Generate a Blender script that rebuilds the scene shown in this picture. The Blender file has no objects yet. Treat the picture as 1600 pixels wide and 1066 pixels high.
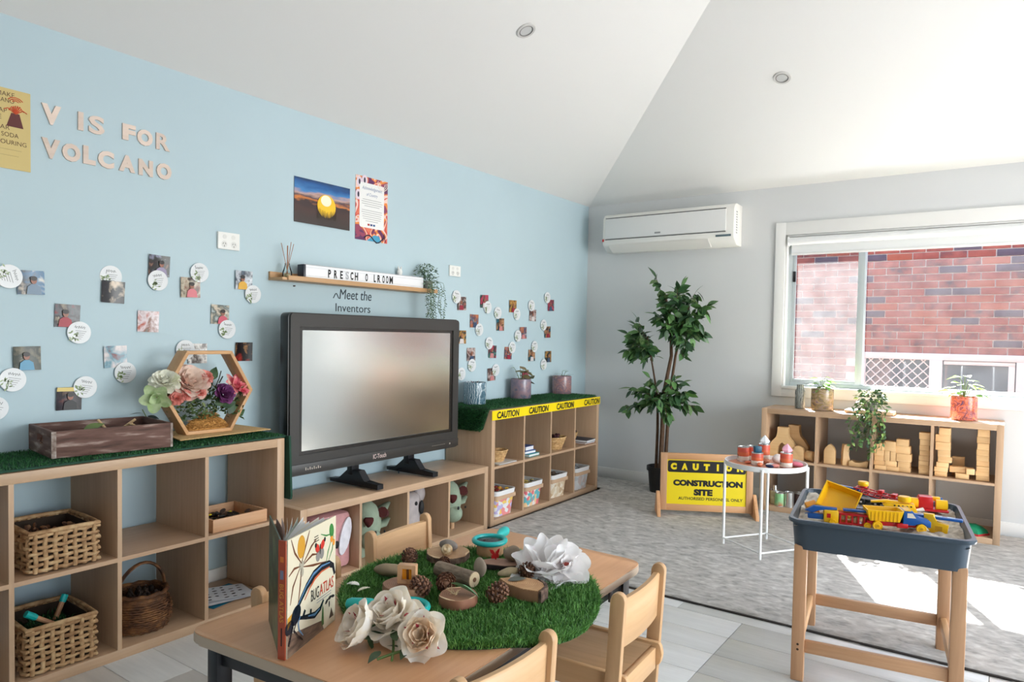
import bpy, bmesh, math, random
from mathutils import Vector, Matrix, Euler
random.seed(11)
SC = bpy.context.scene
COL = SC.collection
PI = math.pi
R = math.radians
cos, sin = math.cos, math.sin

# ------------------------------------------------------------------ camera
cd = bpy.data.cameras.new('camera')
cam = bpy.data.objects.new('camera', cd)
COL.objects.link(cam)
yaw, pit, rol = 0.6134, 0.0319, 0.0178
Fv = Vector((-sin(yaw)*cos(pit), cos(yaw)*cos(pit), -sin(pit)))
Rv = Vector((cos(yaw), sin(yaw), 0))
Uv = Rv.cross(Fv)
R2 = Rv*cos(rol) + Uv*sin(rol)
U2 = Uv*cos(rol) - Rv*sin(rol)
mw = Matrix((R2, U2, -Fv)).transposed().to_4x4()
mw.translation = (3.1091, -5.5673, 1.2514)
cam.matrix_world = mw
cd.sensor_width = 36
cd.lens = 36*1092.7/1600
cd.shift_x = -0.0006
cd.shift_y = 0.0167
cd.clip_start = 0.02
SC.camera = cam

# ------------------------------------------------------------------ sky, sun, daylight
SC.view_settings.view_transform = 'Standard'
SC.view_settings.look = 'None'
SC.view_settings.gamma = 1
SC.view_settings.use_curve_mapping = False
SC.view_settings.exposure = 0.77
w = bpy.data.worlds.new('world')
SC.world = w
w.use_nodes = True
nt = w.node_tree
sky = nt.nodes.new('ShaderNodeTexSky')
sky.sky_type = 'NISHITA'
sky.sun_disc = False
sky.sun_elevation = R(40.3)
sky.sun_rotation = R(-23.5)
bg = nt.nodes['Background']
nt.links.new(sky.outputs[0], bg.inputs[0])
bg.inputs[1].default_value = 0.5
sd = bpy.data.lights.new('sun', 'SUN')
sd.energy = 50
sd.angle = R(0.6)
sd.color = (1, .995, .99)
so = bpy.data.objects.new('sun', sd)
COL.objects.link(so)
sun_dir = Vector((.403*cos(R(40.3)), -.915*cos(R(40.3)), -sin(R(40.3))))
so.rotation_euler = sun_dir.to_track_quat('-Z', 'Y').to_euler()

def area(name, loc, rot, sx, sy, e, col=(1, 1, 1)):
    d = bpy.data.lights.new(name, 'AREA')
    d.shape = 'RECTANGLE'
    d.size, d.size_y, d.energy, d.color = sx, sy, e, col
    o = bpy.data.objects.new(name, d)
    COL.objects.link(o)
    o.location, o.rotation_euler = loc, rot
    d.spread = R(150)
# area lamps as daylight fill, outside doors assumed in the unseen right wall
area('daylight_fill_right', (6.26, -2.5, 1.25), (0, R(90), 0), 2.0, 2.8, 74, (.97, .985, 1))

area('foreground_fill', (6.26, -6.5, 1.25), (0, R(90), 0), 2.0, 1.5, 13, (1, .985, .96))  # lamp added to brighten the table; no such door is known

# ------------------------------------------------------------------ helpers
def lin(c):
    return tuple(((v/255)/12.92 if v/255 <= .04045 else ((v/255+.055)/1.055)**2.4) for v in c) + (1,)

MATS = {}
def newmat(name):
    m = bpy.data.materials.new(name)
    m.use_nodes = True
    MATS[name] = m
    nt = m.node_tree
    return m, nt, nt.nodes['Principled BSDF']

def N(nt, t, **kw):
    n = nt.nodes.new(t)
    for k, v in kw.items():
        setattr(n, k, v)
    return n

def pm(name, col, rough=.5, metal=0, var=0, vscale=20, bump=0, bscale=80, spec=.5, coat=0, rnd=0, sss=0, stretch=None):
    """plain surface with fine procedural colour variation and relief"""
    if name in MATS: return MATS[name]
    m, nt, b = newmat(name)
    b.inputs['Base Color'].default_value = lin(col)
    b.inputs['Roughness'].default_value = rough
    b.inputs['Metallic'].default_value = metal
    b.inputs['Specular IOR Level'].default_value = spec
    if coat: b.inputs['Coat Weight'].default_value = coat
    L = nt.links.new
    tc = N(nt, 'ShaderNodeTexCoord')
    src = tc.outputs['Object']
    if stretch:
        mp = N(nt, 'ShaderNodeMapping'); mp.inputs['Scale'].default_value = stretch
        L(src, mp.inputs[0]); src = mp.outputs[0]
    if var or rnd:
        no = N(nt, 'ShaderNodeTexNoise'); no.inputs['Scale'].default_value = vscale; no.inputs['Detail'].default_value = 5
        L(src, no.inputs['Vector'])
        hs = N(nt, 'ShaderNodeHueSaturation'); hs.inputs['Color'].default_value = lin(col)
        mr = N(nt, 'ShaderNodeMapRange')
        mr.inputs['From Min'].default_value = .25; mr.inputs['From Max'].default_value = .75
        mr.inputs['To Min'].default_value = 1-var; mr.inputs['To Max'].default_value = 1+var
        L(no.outputs['Fac'], mr.inputs[0])
        if rnd:
            oi = N(nt, 'ShaderNodeObjectInfo')
            m2 = N(nt, 'ShaderNodeMapRange'); m2.inputs['To Min'].default_value = 1-rnd; m2.inputs['To Max'].default_value = 1+rnd
            L(oi.outputs['Random'], m2.inputs[0])
            mu = N(nt, 'ShaderNodeMath', operation='MULTIPLY')
            L(mr.outputs[0], mu.inputs[0]); L(m2.outputs[0], mu.inputs[1]); L(mu.outputs[0], hs.inputs['Value'])
        else:
            L(mr.outputs[0], hs.inputs['Value'])
        L(hs.outputs[0], b.inputs['Base Color'])
    if bump:
        nb = N(nt, 'ShaderNodeTexNoise'); nb.inputs['Scale'].default_value = bscale; nb.inputs['Detail'].default_value = 4
        L(src, nb.inputs['Vector'])
        bp = N(nt, 'ShaderNodeBump'); bp.inputs['Strength'].default_value = bump; bp.inputs['Distance'].default_value = .002
        L(nb.outputs['Fac'], bp.inputs['Height']); L(bp.outputs[0], b.inputs['Normal'])
    return m

def wood(name, c1, c2, axis='X', scale=14, rough=.45, rnd=.08, knots=0, stretch=.06, spec=.4):
    if name in MATS: return MATS[name]
    m, nt, b = newmat(name)
    L = nt.links.new
    tc = N(nt, 'ShaderNodeTexCoord')
    mp = N(nt, 'ShaderNodeMapping')
    s = [1, 1, 1]; s['XYZ'.index(axis)] = stretch
    mp.inputs['Scale'].default_value = s
    oi = N(nt, 'ShaderNodeObjectInfo')
    va = N(nt, 'ShaderNodeVectorMath', operation='SCALE')
    L(oi.outputs['Random'], va.inputs['Scale']); va.inputs[0].default_value = (7, 5, 3)
    ad = N(nt, 'ShaderNodeVectorMath', operation='ADD')
    L(tc.outputs['Object'], ad.inputs[0]); L(va.outputs[0], ad.inputs[1])
    L(ad.outputs[0], mp.inputs[0])
    n1 = N(nt, 'ShaderNodeTexNoise'); n1.inputs['Scale'].default_value = scale; n1.inputs['Detail'].default_value = 6; n1.inputs['Roughness'].default_value = .65; n1.inputs['Distortion'].default_value = .6
    n2 = N(nt, 'ShaderNodeTexNoise'); n2.inputs['Scale'].default_value = scale*9; n2.inputs['Detail'].default_value = 3
    L(mp.outputs[0], n1.inputs['Vector']); L(mp.outputs[0], n2.inputs['Vector'])
    mx = N(nt, 'ShaderNodeMix', data_type='FLOAT'); mx.inputs[0].default_value = .35
    L(n1.outputs['Fac'], mx.inputs[2]); L(n2.outputs['Fac'], mx.inputs[3])
    cr = N(nt, 'ShaderNodeValToRGB')
    cr.color_ramp.elements[0].position = .3; cr.color_ramp.elements[0].color = lin(c2)
    cr.color_ramp.elements[1].position = .7; cr.color_ramp.elements[1].color = lin(c1)
    L(mx.outputs[0], cr.inputs[0])
    hs = N(nt, 'ShaderNodeHueSaturation')
    m2 = N(nt, 'ShaderNodeMapRange'); m2.inputs['To Min'].default_value = 1-rnd; m2.inputs['To Max'].default_value = 1+rnd
    L(oi.outputs['Random'], m2.inputs[0]); L(m2.outputs[0], hs.inputs['Value'])
    L(cr.outputs[0], hs.inputs['Color']); L(hs.outputs[0], b.inputs['Base Color'])
    b.inputs['Roughness'].default_value = rough
    b.inputs['Specular IOR Level'].default_value = spec
    bp = N(nt, 'ShaderNodeBump'); bp.inputs['Strength'].default_value = .12; bp.inputs['Distance'].default_value = .001
    L(mx.outputs[0], bp.inputs['Height']); L(bp.outputs[0], b.inputs['Normal'])
    return m

def ramp_mat(name, cols, scale=20, rough=.5, kind='noise', detail=3, dist=0, rnd=True, const=False, island=False, stretch=None, bump=0):
    """a print or mottled glaze: a few colours laid out by noise, shifted per object"""
    if name in MATS: return MATS[name]
    m, nt, b = newmat(name)
    L = nt.links.new
    tc = N(nt, 'ShaderNodeTexCoord')
    src = tc.outputs['Object']
    if stretch:
        mp = N(nt, 'ShaderNodeMapping'); mp.inputs['Scale'].default_value = stretch
        L(src, mp.inputs[0]); src = mp.outputs[0]
    if rnd:
        oi = N(nt, 'ShaderNodeObjectInfo')
        va = N(nt, 'ShaderNodeVectorMath', operation='SCALE'); va.inputs[0].default_value = (9, 4, 6)
        L(oi.outputs['Random'], va.inputs['Scale'])
        ad = N(nt, 'ShaderNodeVectorMath', operation='ADD')
        L(src, ad.inputs[0]); L(va.outputs[0], ad.inputs[1]); src = ad.outputs[0]
    if island:
        ge = N(nt, 'ShaderNodeNewGeometry'); fac = ge.outputs['Random Per Island']
    elif kind == 'noise':
        no = N(nt, 'ShaderNodeTexNoise'); no.inputs['Scale'].default_value = scale; no.inputs['Detail'].default_value = detail; no.inputs['Distortion'].default_value = dist
        L(src, no.inputs['Vector'])
        mr = N(nt, 'ShaderNodeMapRange'); mr.inputs['From Min'].default_value = .3; mr.inputs['From Max'].default_value = .7
        L(no.outputs['Fac'], mr.inputs[0]); fac = mr.outputs[0]
    elif kind == 'voronoi':
        no = N(nt, 'ShaderNodeTexVoronoi'); no.inputs['Scale'].default_value = scale
        L(src, no.inputs['Vector'])
        sp = N(nt, 'ShaderNodeSeparateColor'); L(no.outputs['Color'], sp.inputs[0]); fac = sp.outputs[0]
    elif kind == 'wave':
        no = N(nt, 'ShaderNodeTexWave'); no.inputs['Scale'].default_value = scale; no.inputs['Distortion'].default_value = dist; no.inputs['Detail'].default_value = detail
        L(src, no.inputs['Vector']); fac = no.outputs['Fac']
    cr = N(nt, 'ShaderNodeValToRGB')
    if const: cr.color_ramp.interpolation = 'CONSTANT'
    el = cr.color_ramp.elements
    while len(el) < len(cols): el.new(.5)
    for i, c in enumerate(cols):
        el[i].position = i/len(cols) if const else i/(len(cols)-1)
        el[i].color = lin(c)
    L(fac, cr.inputs[0]); L(cr.outputs[0], b.inputs['Base Color'])
    b.inputs['Roughness'].default_value = rough
    if bump:
        bp = N(nt, 'ShaderNodeBump'); bp.inputs['Strength'].default_value = bump; bp.inputs['Distance'].default_value = .003
        L(fac, bp.inputs['Height']); L(bp.outputs[0], b.inputs['Normal'])
    return m

def link(name, data, parent=None, loc=None, rot=None):
    o = bpy.data.objects.new(name, data)
    COL.objects.link(o)
    if parent is not None: o.parent = parent
    if loc is not None: o.location = loc
    if rot is not None: o.rotation_euler = rot
    return o

def tag(o, label=None, cat=None, group=None, kind=None):
    if label: o['label'] = label
    if cat: o['category'] = cat
    if group: o['group'] = group
    if kind: o['kind'] = kind
    return o

def thing(name, label, cat, loc=(0, 0, 0), rz=0, group=None, rot=None):
    o = link(name, None, None, loc, rot or (0, 0, rz))
    o.empty_display_size = .05
    return tag(o, label, cat, group)

def copy_tree(o, parent=None):
    c = o.copy()
    COL.objects.link(c)
    if parent is not None: c.parent = parent
    for ch in list(o.children): copy_tree(ch, c)
    return c

def rotm(rx=0, ry=0, rz=0): return Euler((rx, ry, rz)).to_matrix().to_4x4()

class MB:
    def __init__(s): s.b = bmesh.new()
    def box(s, cx, cy, cz, sx, sy, sz, bev=0, rot=None):
        M = Matrix.Translation((cx, cy, cz)) @ (rot if rot else Matrix()) @ Matrix.Diagonal((sx, sy, sz, 1))
        r = bmesh.ops.create_cube(s.b, size=1, matrix=M)
        if bev:
            es = list({e for v in r['verts'] for e in v.link_edges})
            bmesh.ops.bevel(s.b, geom=es, offset=bev, segments=2, affect='EDGES', profile=.5)
        return s
    def bx(s, x0, x1, y0, y1, z0, z1, bev=0):
        return s.box((x0+x1)/2, (y0+y1)/2, (z0+z1)/2, x1-x0, y1-y0, z1-z0, bev)
    def loft(s, rings, closed=True, cap0=True, cap1=True):
        V = [[s.b.verts.new(p) for p in r] for r in rings]
        n = len(rings[0])
        for a, c in zip(V[:-1], V[1:]):
            for i in range(n if closed else n-1):
                j = (i+1) % n
                s.b.faces.new((a[i], a[j], c[j], c[i]))
        if cap0 and closed: s.b.faces.new(V[0][::-1])
        if cap1 and closed: s.b.faces.new(V[-1])
        return s
    def lathe(s, prof, n=24, M=None, jit=None, cap0=True, cap1=True):
        rings = []
        for k, (r, z) in enumerate(prof):
            ring = []
            for i in range(n):
                a = 2*PI*i/n
                rr = r*(jit(a, z) if jit else 1)
                p = Vector((rr*cos(a), rr*sin(a), z))
                ring.append(M @ p if M else p)
            rings.append(ring)
        return s.loft(rings, True, cap0, cap1)
    def cyl(s, p0, p1, r, n=12, r1=None):
        return s.tube([p0, p1], [r, r if r1 is None else r1], n)
    def tube(s, pts, r, n=8, closed=False, flat=1):
        pts = [Vector(p) for p in pts]
        m = len(pts)
        rs = r if isinstance(r, (list, tuple)) else [r]*m
        rings = []
        up = None
        for i, p in enumerate(pts):
            if closed: t = pts[(i+1) % m]-pts[i-1]
            else: t = pts[min(i+1, m-1)]-pts[max(i-1, 0)]
            if t.length < 1e-9: t = Vector((0, 0, 1))
            t.normalize()
            if up is None: up = Vector((0, 0, 1)) if abs(t.z) < .9 else Vector((1, 0, 0))
            a = t.cross(up)
            if a.length < 1e-6: a = t.orthogonal()
            a.normalize(); c = a.cross(t).normalized(); up = c
            rings.append([p + a*cos(2*PI*k/n)*rs[i] + c*sin(2*PI*k/n)*rs[i]*flat for k in range(n)])
        if closed:
            V = [[s.b.verts.new(q) for q in rg] for rg in rings]
            for i in range(m):
                a, c = V[i], V[(i+1) % m]
                for k in range(n):
                    s.b.faces.new((a[k], a[(k+1) % n], c[(k+1) % n], c[k]))
        else: s.loft(rings)
        return s
    def ell(s, c, rad, rot=None, u=14, v=9):
        M = Matrix.Translation(c) @ (rot if rot else Matrix()) @ Matrix.Diagonal((*(rad if isinstance(rad, (tuple, list)) else (rad,)*3), 1))
        bmesh.ops.create_uvsphere(s.b, u_segments=u, v_segments=v, radius=1, matrix=M)
        return s
    def prism(s, poly, a0, a1, plane='xz', bev=0, M=None):
        def P(u, v, h):
            p = Vector((u, h, v)) if plane == 'xz' else (Vector((u, v, h)) if plane == 'xy' else Vector((h, u, v)))
            return M @ p if M else p
        A = [s.b.verts.new(P(u, v, a0)) for u, v in poly]
        B = [s.b.verts.new(P(u, v, a1)) for u, v in poly]
        n = len(poly)
        fs = [s.b.faces.new(A), s.b.faces.new(B[::-1])]
        for i in range(n):
            fs.append(s.b.faces.new((A[i], B[i], B[(i+1) % n], A[(i+1) % n])))
        if bev:
            es = list(set(fs[0].edges) | set(fs[1].edges))
            bmesh.ops.bevel(s.b, geom=es, offset=bev, segments=2, affect='EDGES', profile=.5)
        return s
    def ring(s, outer, inner, a0, a1, plane='xz'):
        def P(u, v, h): return (u, h, v) if plane == 'xz' else ((u, v, h) if plane == 'xy' else (h, u, v))
        n = len(outer)
        L = [[s.b.verts.new(P(u, v, h)) for u, v in lp] for lp, h in ((outer, a0), (outer, a1), (inner, a1), (inner, a0))]
        for q in range(4):
            a, c = L[q], L[(q+1) % 4]
            for i in range(n):
                j = (i+1) % n
                s.b.faces.new((a[i], a[j], c[j], c[i]))
        return s
    def sheet(s, f, nu, nv, thick=0):
        V = [[s.b.verts.new(f(i/nu, j/nv)) for j in range(nv+1)] for i in range(nu+1)]
        for i in range(nu):
            for j in range(nv):
                s.b.faces.new((V[i][j], V[i+1][j], V[i+1][j+1], V[i][j+1]))
        return s
    def mesh(s, name, mat, smooth=35, recalc=True, jitter=0):
        if recalc: bmesh.ops.recalc_face_normals(s.b, faces=s.b.faces[:])
        me = bpy.data.meshes.new(name)
        s.b.to_mesh(me); s.b.free()
        if smooth:
            me.polygons.foreach_set('use_smooth', [True]*len(me.polygons))
            me.set_sharp_from_angle(angle=R(smooth))
        if mat: me.materials.append(mat)
        return me
    def done(s, name, mat, parent=None, loc=None, rot=None, smooth=35, recalc=True):
        return link(name, s.mesh(name, mat, smooth, recalc), parent, loc, rot)

def rrect(w, h, r, n=4, cx=0, cy=0):
    out = []
    for (sx, sy, a0) in ((1, 1, 0), (-1, 1, 90), (-1, -1, 180), (1, -1, 270)):
        for k in range(n+1):
            a = R(a0+90*k/n)
            out.append((cx+sx*(w/2-r)+r*cos(a), cy+sy*(h/2-r)+r*sin(a)))
    return out

TXT = {}
def text_mesh(s, shear=0, bold=0, space=1):
    cu = bpy.data.curves.new('lettering', 'FONT')
    cu.body = s; cu.shear = shear; cu.offset = bold; cu.space_character = space
    cu.resolution_u = 3
    o = bpy.data.objects.new('lettering', cu)
    COL.objects.link(o)
    dg = bpy.context.evaluated_depsgraph_get()
    me = bpy.data.meshes.new_from_object(o.evaluated_get(dg))
    bpy.data.objects.remove(o); bpy.data.curves.remove(cu)
    return me

def letters(name, s, mat, parent, x, z, wd, ht, y=0, depth=0, shear=0, bold=0, space=1, M=None):
    """text standing upright, facing local -y, fitted in a box centred on x,z"""
    me = text_mesh(s, shear, bold, space)
    vs = [v.co.copy() for v in me.vertices]
    x0, x1 = min(v.x for v in vs), max(v.x for v in vs)
    y0, y1 = min(v.y for v in vs), max(v.y for v in vs)
    sx, sz = wd/(x1-x0), ht/(y1-y0)
    b = bmesh.new(); b.from_mesh(me); bpy.data.meshes.remove(me)
    for v in b.verts:
        p = Vector(((v.co.x-(x0+x1)/2)*sx+x, y, (v.co.y-(y0+y1)/2)*sz+z))
        v.co = M @ p if M else p
    if depth:
        bmesh.ops.remove_doubles(b, verts=b.verts[:], dist=1e-6)
        fs = b.faces[:]
        r = bmesh.ops.extrude_face_region(b, geom=fs)
        for g in r['geom']:
            if isinstance(g, bmesh.types.BMVert): g.co.y += depth
        bmesh.ops.recalc_face_normals(b, faces=b.faces[:])
    for f_ in b.faces: f_.smooth = False
    me = bpy.data.meshes.new(name); b.to_mesh(me); b.free()
    me.materials.append(mat)
    return link(name, me, parent)

def leaf_mesh(name, mat, L=1.0, W=.45, fold=.12, droop=.15, n=5):
    """a leaf lying along +x from its stalk, folded on its midrib"""
    m = MB()
    b = m.b
    rows = []
    for i in range(n+1):
        t = i/n
        wd = W*.5*sin(PI*min(1, max(0.02, t))**.8)*(1-.15*t)
        if i == n: wd = .003
        z = -droop*t*t
        rows.append([b.verts.new((t*L, -wd*L, (z+fold*wd)*L)), b.verts.new((t*L, 0, z*L)), b.verts.new((t*L, wd*L, (z+fold*wd)*L))])
    for a, c in zip(rows[:-1], rows[1:]):
        for k in (0, 1): b.faces.new((a[k], a[k+1], c[k+1], c[k]))
    me = m.mesh(name, mat, 60, False)
    return me

def add_leaf(bm, M, L, W, fold=.15, droop=.2, n=3):
    rows = []
    for i in range(n+1):
        t = i/n
        wd = W*.5*(sin(PI*t**.8) if 0 < t < 1 else .03)
        rows.append([bm.verts.new(M @ Vector((t*L, -wd, fold*wd-droop*t*t*L))), bm.verts.new(M @ Vector((t*L, 0, -droop*t*t*L))), bm.verts.new(M @ Vector((t*L, wd, fold*wd-droop*t*t*L)))])
    for a, c in zip(rows[:-1], rows[1:]):
        for k in (0, 1): bm.faces.new((a[k], a[k+1], c[k+1], c[k]))

def aim(p, d, roll=0):
    """matrix placing local +x along d at p"""
    d = Vector(d).normalized()
    q = d.to_track_quat('X', 'Z')
    return Matrix.Translation(p) @ q.to_matrix().to_4x4() @ rotm(roll)

# ------------------------------------------------------------------ shared materials
OAKX = wood('oak_veneer_along', (205, 172, 140), (183, 149, 118), 'X', 10, .42)
OAKZ = wood('oak_veneer_upright', (205, 172, 140), (183, 149, 118), 'Z', 10, .42)
OAKY = wood('oak_veneer_deep', (203, 170, 138), (181, 147, 116), 'Y', 10, .42)
BEECH = wood('beech', (222, 180, 134), (200, 156, 110), 'X', 9, .38)
BEECHZ = wood('beech_upright', (218, 176, 132), (194, 150, 106), 'Z', 9, .38)
BEECHY = wood('beech_cross', (224, 182, 136), (202, 158, 112), 'Y', 9, .38)
PINE = wood('pine', (218, 172, 132), (194, 146, 106), 'X', 12, .45)
PINEZ = wood('pine_upright', (212, 166, 126), (188, 140, 102), 'Z', 12, .45)
BLOCK = wood('block_wood', (236, 198, 146), (220, 172, 118), 'X', 12, .5, .1)
WHITE = pm('white_paint', (236, 235, 232), .4)
WHITEM = pm('white_metal', (240, 240, 238), .3)
BLACK = pm('black_plastic', (22, 22, 24), .35)
BLACKM = pm('black_steel', (26, 27, 32), .35, .2)
INK = pm('black_ink', (18, 18, 20), .6)
PAPER = pm('white_paper', (238, 238, 236), .55)
GREYTXT = pm('grey_print', (150, 150, 152), .6)
GRASS = ramp_mat('turf_blades', [(54, 98, 40), (76, 130, 54), (94, 150, 66), (126, 174, 90)], island=True, rough=.55)
GRASSD = ramp_mat('turf_blades_deep', [(14, 58, 30), (22, 76, 38), (34, 96, 46), (50, 112, 52)], island=True, rough=.55)
TURFB = pm('turf_backing', (34, 64, 36), .9)
SOIL = pm('potting_soil', (58, 42, 32), .95, var=.4, vscale=60, bump=.8, bscale=90)
STEM = pm('green_stem', (84, 110, 52), .6)
BROWNSTEM = pm('brown_stem', (92, 66, 46), .75, var=.25, vscale=30, bump=.5)
LEAFG = ramp_mat('leaf_green', [(36, 74, 36), (58, 104, 48), (92, 136, 66)], scale=14, rough=.42)
YEL = pm('yellow_plastic', (246, 190, 18), .32, rnd=.03)
RED = pm('red_plastic', (196, 28, 34), .32, rnd=.05)
BLU = pm('blue_plastic', (20, 84, 160), .32, rnd=.05)
TEAL = pm('turquoise_plastic', (22, 176, 172), .35)
GLASS = None
def make_glass():
    m = bpy.data.materials.new('clear_glass'); m.use_nodes = True
    nt = m.node_tree; nt.nodes.remove(nt.nodes['Principled BSDF'])
    t = N(nt, 'ShaderNodeBsdfTransparent'); t.inputs[0].default_value = (.95, .97, .96, 1)
    g = N(nt, 'ShaderNodeBsdfGlossy'); g.inputs['Roughness'].default_value = .02
    fr = N(nt, 'ShaderNodeFresnel'); fr.inputs[0].default_value = 1.3
    mx = N(nt, 'ShaderNodeMixShader')
    nt.links.new(fr.outputs[0], mx.inputs[0]); nt.links.new(t.outputs[0], mx.inputs[1]); nt.links.new(g.outputs[0], mx.inputs[2])
    nt.links.new(mx.outputs[0], nt.nodes['Material Output'].inputs[0])
    return m
GLASS = make_glass()
def dusty(name, dust, clear):
    """dusty pane or fly screen: mostly see-through, with a thin pale layer that scatters the sun"""
    m = bpy.data.materials.new(name); m.use_nodes = True
    nt = m.node_tree; nt.nodes.remove(nt.nodes['Principled BSDF'])
    L = nt.links.new
    t = N(nt, 'ShaderNodeBsdfTransparent'); t.inputs[0].default_value = (clear, clear, clear, 1)
    d = N(nt, 'ShaderNodeBsdfTranslucent'); d.inputs[0].default_value = (.9, .9, .9, 1)
    tc = N(nt, 'ShaderNodeTexCoord'); no = N(nt, 'ShaderNodeTexNoise'); no.inputs['Scale'].default_value = 9; no.inputs['Detail'].default_value = 6
    L(tc.outputs['Object'], no.inputs['Vector'])
    mr = N(nt, 'ShaderNodeMapRange'); mr.inputs['From Min'].default_value = .3; mr.inputs['From Max'].default_value = .7
    mr.inputs['To Min'].default_value = dust*.75; mr.inputs['To Max'].default_value = dust*1.3
    L(no.outputs['Fac'], mr.inputs[0])
    mx = N(nt, 'ShaderNodeMixShader')
    L(mr.outputs[0], mx.inputs[0]); L(t.outputs[0], mx.inputs[1]); L(d.outputs[0], mx.inputs[2])
    L(mx.outputs[0], nt.nodes['Material Output'].inputs[0])
    return m

def petal_mat(name, cols, scale=14, tr=.35):
    """thin cloth petal: mottled colour, part of the light passes through"""
    if name in MATS: return MATS[name]
    m = ramp_mat(name, cols, scale, .65)
    nt = m.node_tree; b = nt.nodes['Principled BSDF']; out = nt.nodes['Material Output']
    t = N(nt, 'ShaderNodeBsdfTranslucent')
    src = b.inputs['Base Color'].links[0].from_socket
    nt.links.new(src, t.inputs[0])
    mx = N(nt, 'ShaderNodeMixShader'); mx.inputs[0].default_value = tr
    nt.links.new(b.outputs[0], mx.inputs[1]); nt.links.new(t.outputs[0], mx.inputs[2]); nt.links.new(mx.outputs[0], out.inputs[0])
    return m
# ------------------------------------------------------------------ the room
HW = 2.424
SL = .43
BLUEP = pm('blue_wall_paint', (184, 205, 213), .6, var=.02, vscale=2, bump=.05, bscale=300)
GREYP = pm('grey_wall_paint', (216, 217, 217), .6, var=.02, vscale=2, bump=.05, bscale=300)
CEILP = pm('ceiling_paint', (236, 235, 232), .7, bump=.04, bscale=300)
def struct(o): o['kind'] = 'structure'; return o
struct(MB().bx(-.15, 0, -9, .25, -.2, HW+.05).done('wall_left', BLUEP))
wb = MB()
WX0, WX1, WZ0, WZ1 = 1.72, 3.95, .895, 2.05
wb.bx(-.15, WX0, 0, .22, -.2, HW+.05).bx(WX1, 6.35, 0, .22, -.2, HW+.05).bx(WX0, WX1, 0, .22, -.2, WZ0).bx(WX0, WX1, 0, .22, WZ1, HW+.05)
struct(wb.done('wall_back', GREYP))
ov = MB()
ov.bx(-.15, WX0, .221, .25, -.2, HW+.05).bx(WX1, 6.35, .221, .25, -.2, HW+.05).bx(WX0, WX1, .221, .25, -.2, WZ0).bx(WX0, WX1, .221, .25, WZ1, HW+.05)
struct(ov.done('trim_1', pm('outer_brick_skin', (112, 74, 62), .9, var=.2, vscale=12)))
wr = MB()
wr.bx(6.2, 6.35, -9, -7.3, 0, HW+.05).bx(6.2, 6.35, -5.7, -4.6, 0, HW+.05).bx(6.2, 6.35, -7.3, -5.7, 2.3, HW+.05).bx(6.2, 6.35, -.9, .22, 0, HW+.05).bx(6.2, 6.35, -4.6, -.9, 2.3, HW+.05)
struct(wr.done('wall_right', GREYP))
wq = MB()
wq.bx(-.15, 6.35, -9.15, -9, 0, HW-.021)
wq.prism([(-.15, HW-.02), (6.35, HW-.02), (3.1, HW+SL*3.1+.1)], -9.15, -9)
struct(wq.done('wall_rear', GREYP))
# hipped ceiling, 60 mm thick
ce = MB()
zr = HW+SL*3.1
P_ = lambda x, y, z: ce.b.verts.new((x, y, z))
for dz in (0, .06):
    a, b_, c, d, e, f = [P_(*q) for q in ((0, 0, HW+dz), (6.2, 0, HW+dz), (3.1, -3.1, zr+dz), (3.1, -9.1, zr+dz), (0, -9.1, HW+dz), (6.2, -9.1, HW+dz))]
    for fc in ((a, c, d, e), (a, b_, c), (b_, f, d, c)): ce.b.faces.new(fc)
struct(ce.done('ceiling', CEILP, smooth=0, recalc=False))
struct(MB().bx(-.9, 7, .22, .66, 2.36, 2.52).done('roof_eave', pm('eave_grey', (150, 148, 144), .7)))
struct(MB().bx(-.3, 6.5, -9.3, .25, -.25, -.012).done('floor', pm('floor_joint', (116, 112, 108), .8)))
fl = bpy.data.objects['floor']
PLANK = wood('grey_oak_plank', (222, 221, 218), (200, 199, 196), 'X', 7, .34, .022, stretch=.12)
pl = {}
def plank_mesh(L):
    k = round(L, 2)
    if k not in pl:
        m = MB(); m.box(0, 0, 0, L-.002, .186-.002, .012, .0012)
        pl[k] = m.mesh('floor_plank', PLANK)
    return pl[k]
row = 0
y = -6.2
while y < -2.2:
    x = -.2 - random.choice([0, .3, .6, .9])
    while x < 5.2:
        if x+1.2 > .0: link('floor_plank', plank_mesh(1.2), fl, (x+.6, y+.093, -.006))
        x += 1.2
    y += .186
# baseboards
struct(MB().bx(0, .014, -9, 0, 0, .095, .003).done('baseboard_left', WHITE))
struct(MB().bx(.014, 6.2, -.014, 0, 0, .095, .003).done('baseboard_back', WHITE))

# rug
U0 = random.uniform
RUGM = ramp_mat('rug_pile', [(150, 147, 143), (175, 171, 166), (190, 186, 181), (208, 205, 200)], 17, .95, detail=12, dist=.5, rnd=False, stretch=(1, 1.7, 1), bump=.5)
rg = MB()
def rugf(u, v):
    x = .43+3.94*u; yy = -2.39+2.33*v
    d = min(x-.43 if yy < -.48 else 1, 4.37-x, yy+2.39, .01-yy+.0)
    z = .016*min(1, max(0, d)/.02)**.5 if d < .02 else .016
    z += random.uniform(-.0018, .0018)
    ed = .006*sin(x*21)+.004*sin(x*47) if v == 0 else 0
    return (x, yy+ed, max(z, .001))
rg.sheet(rugf, 300, 190)
rg.sheet(lambda u, v: (.03+.4*u, -.472+.412*v, .016+U0(-.0018, .0018) if 0 < u < 1 else .014), 30, 30)
tag(rg.done('rug', RUGM, smooth=80), 'large grey mottled pile rug covering the floor up to the window wall', 'rug')
# dark binding under the near edge of the rug
bpy_rug = bpy.data.objects['rug']
MB().bx(.475, 4.36, -2.396, -2.385, .0005, .008).done('edge_binding', pm('rug_binding', (52, 46, 42), .9), bpy_rug)

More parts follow.
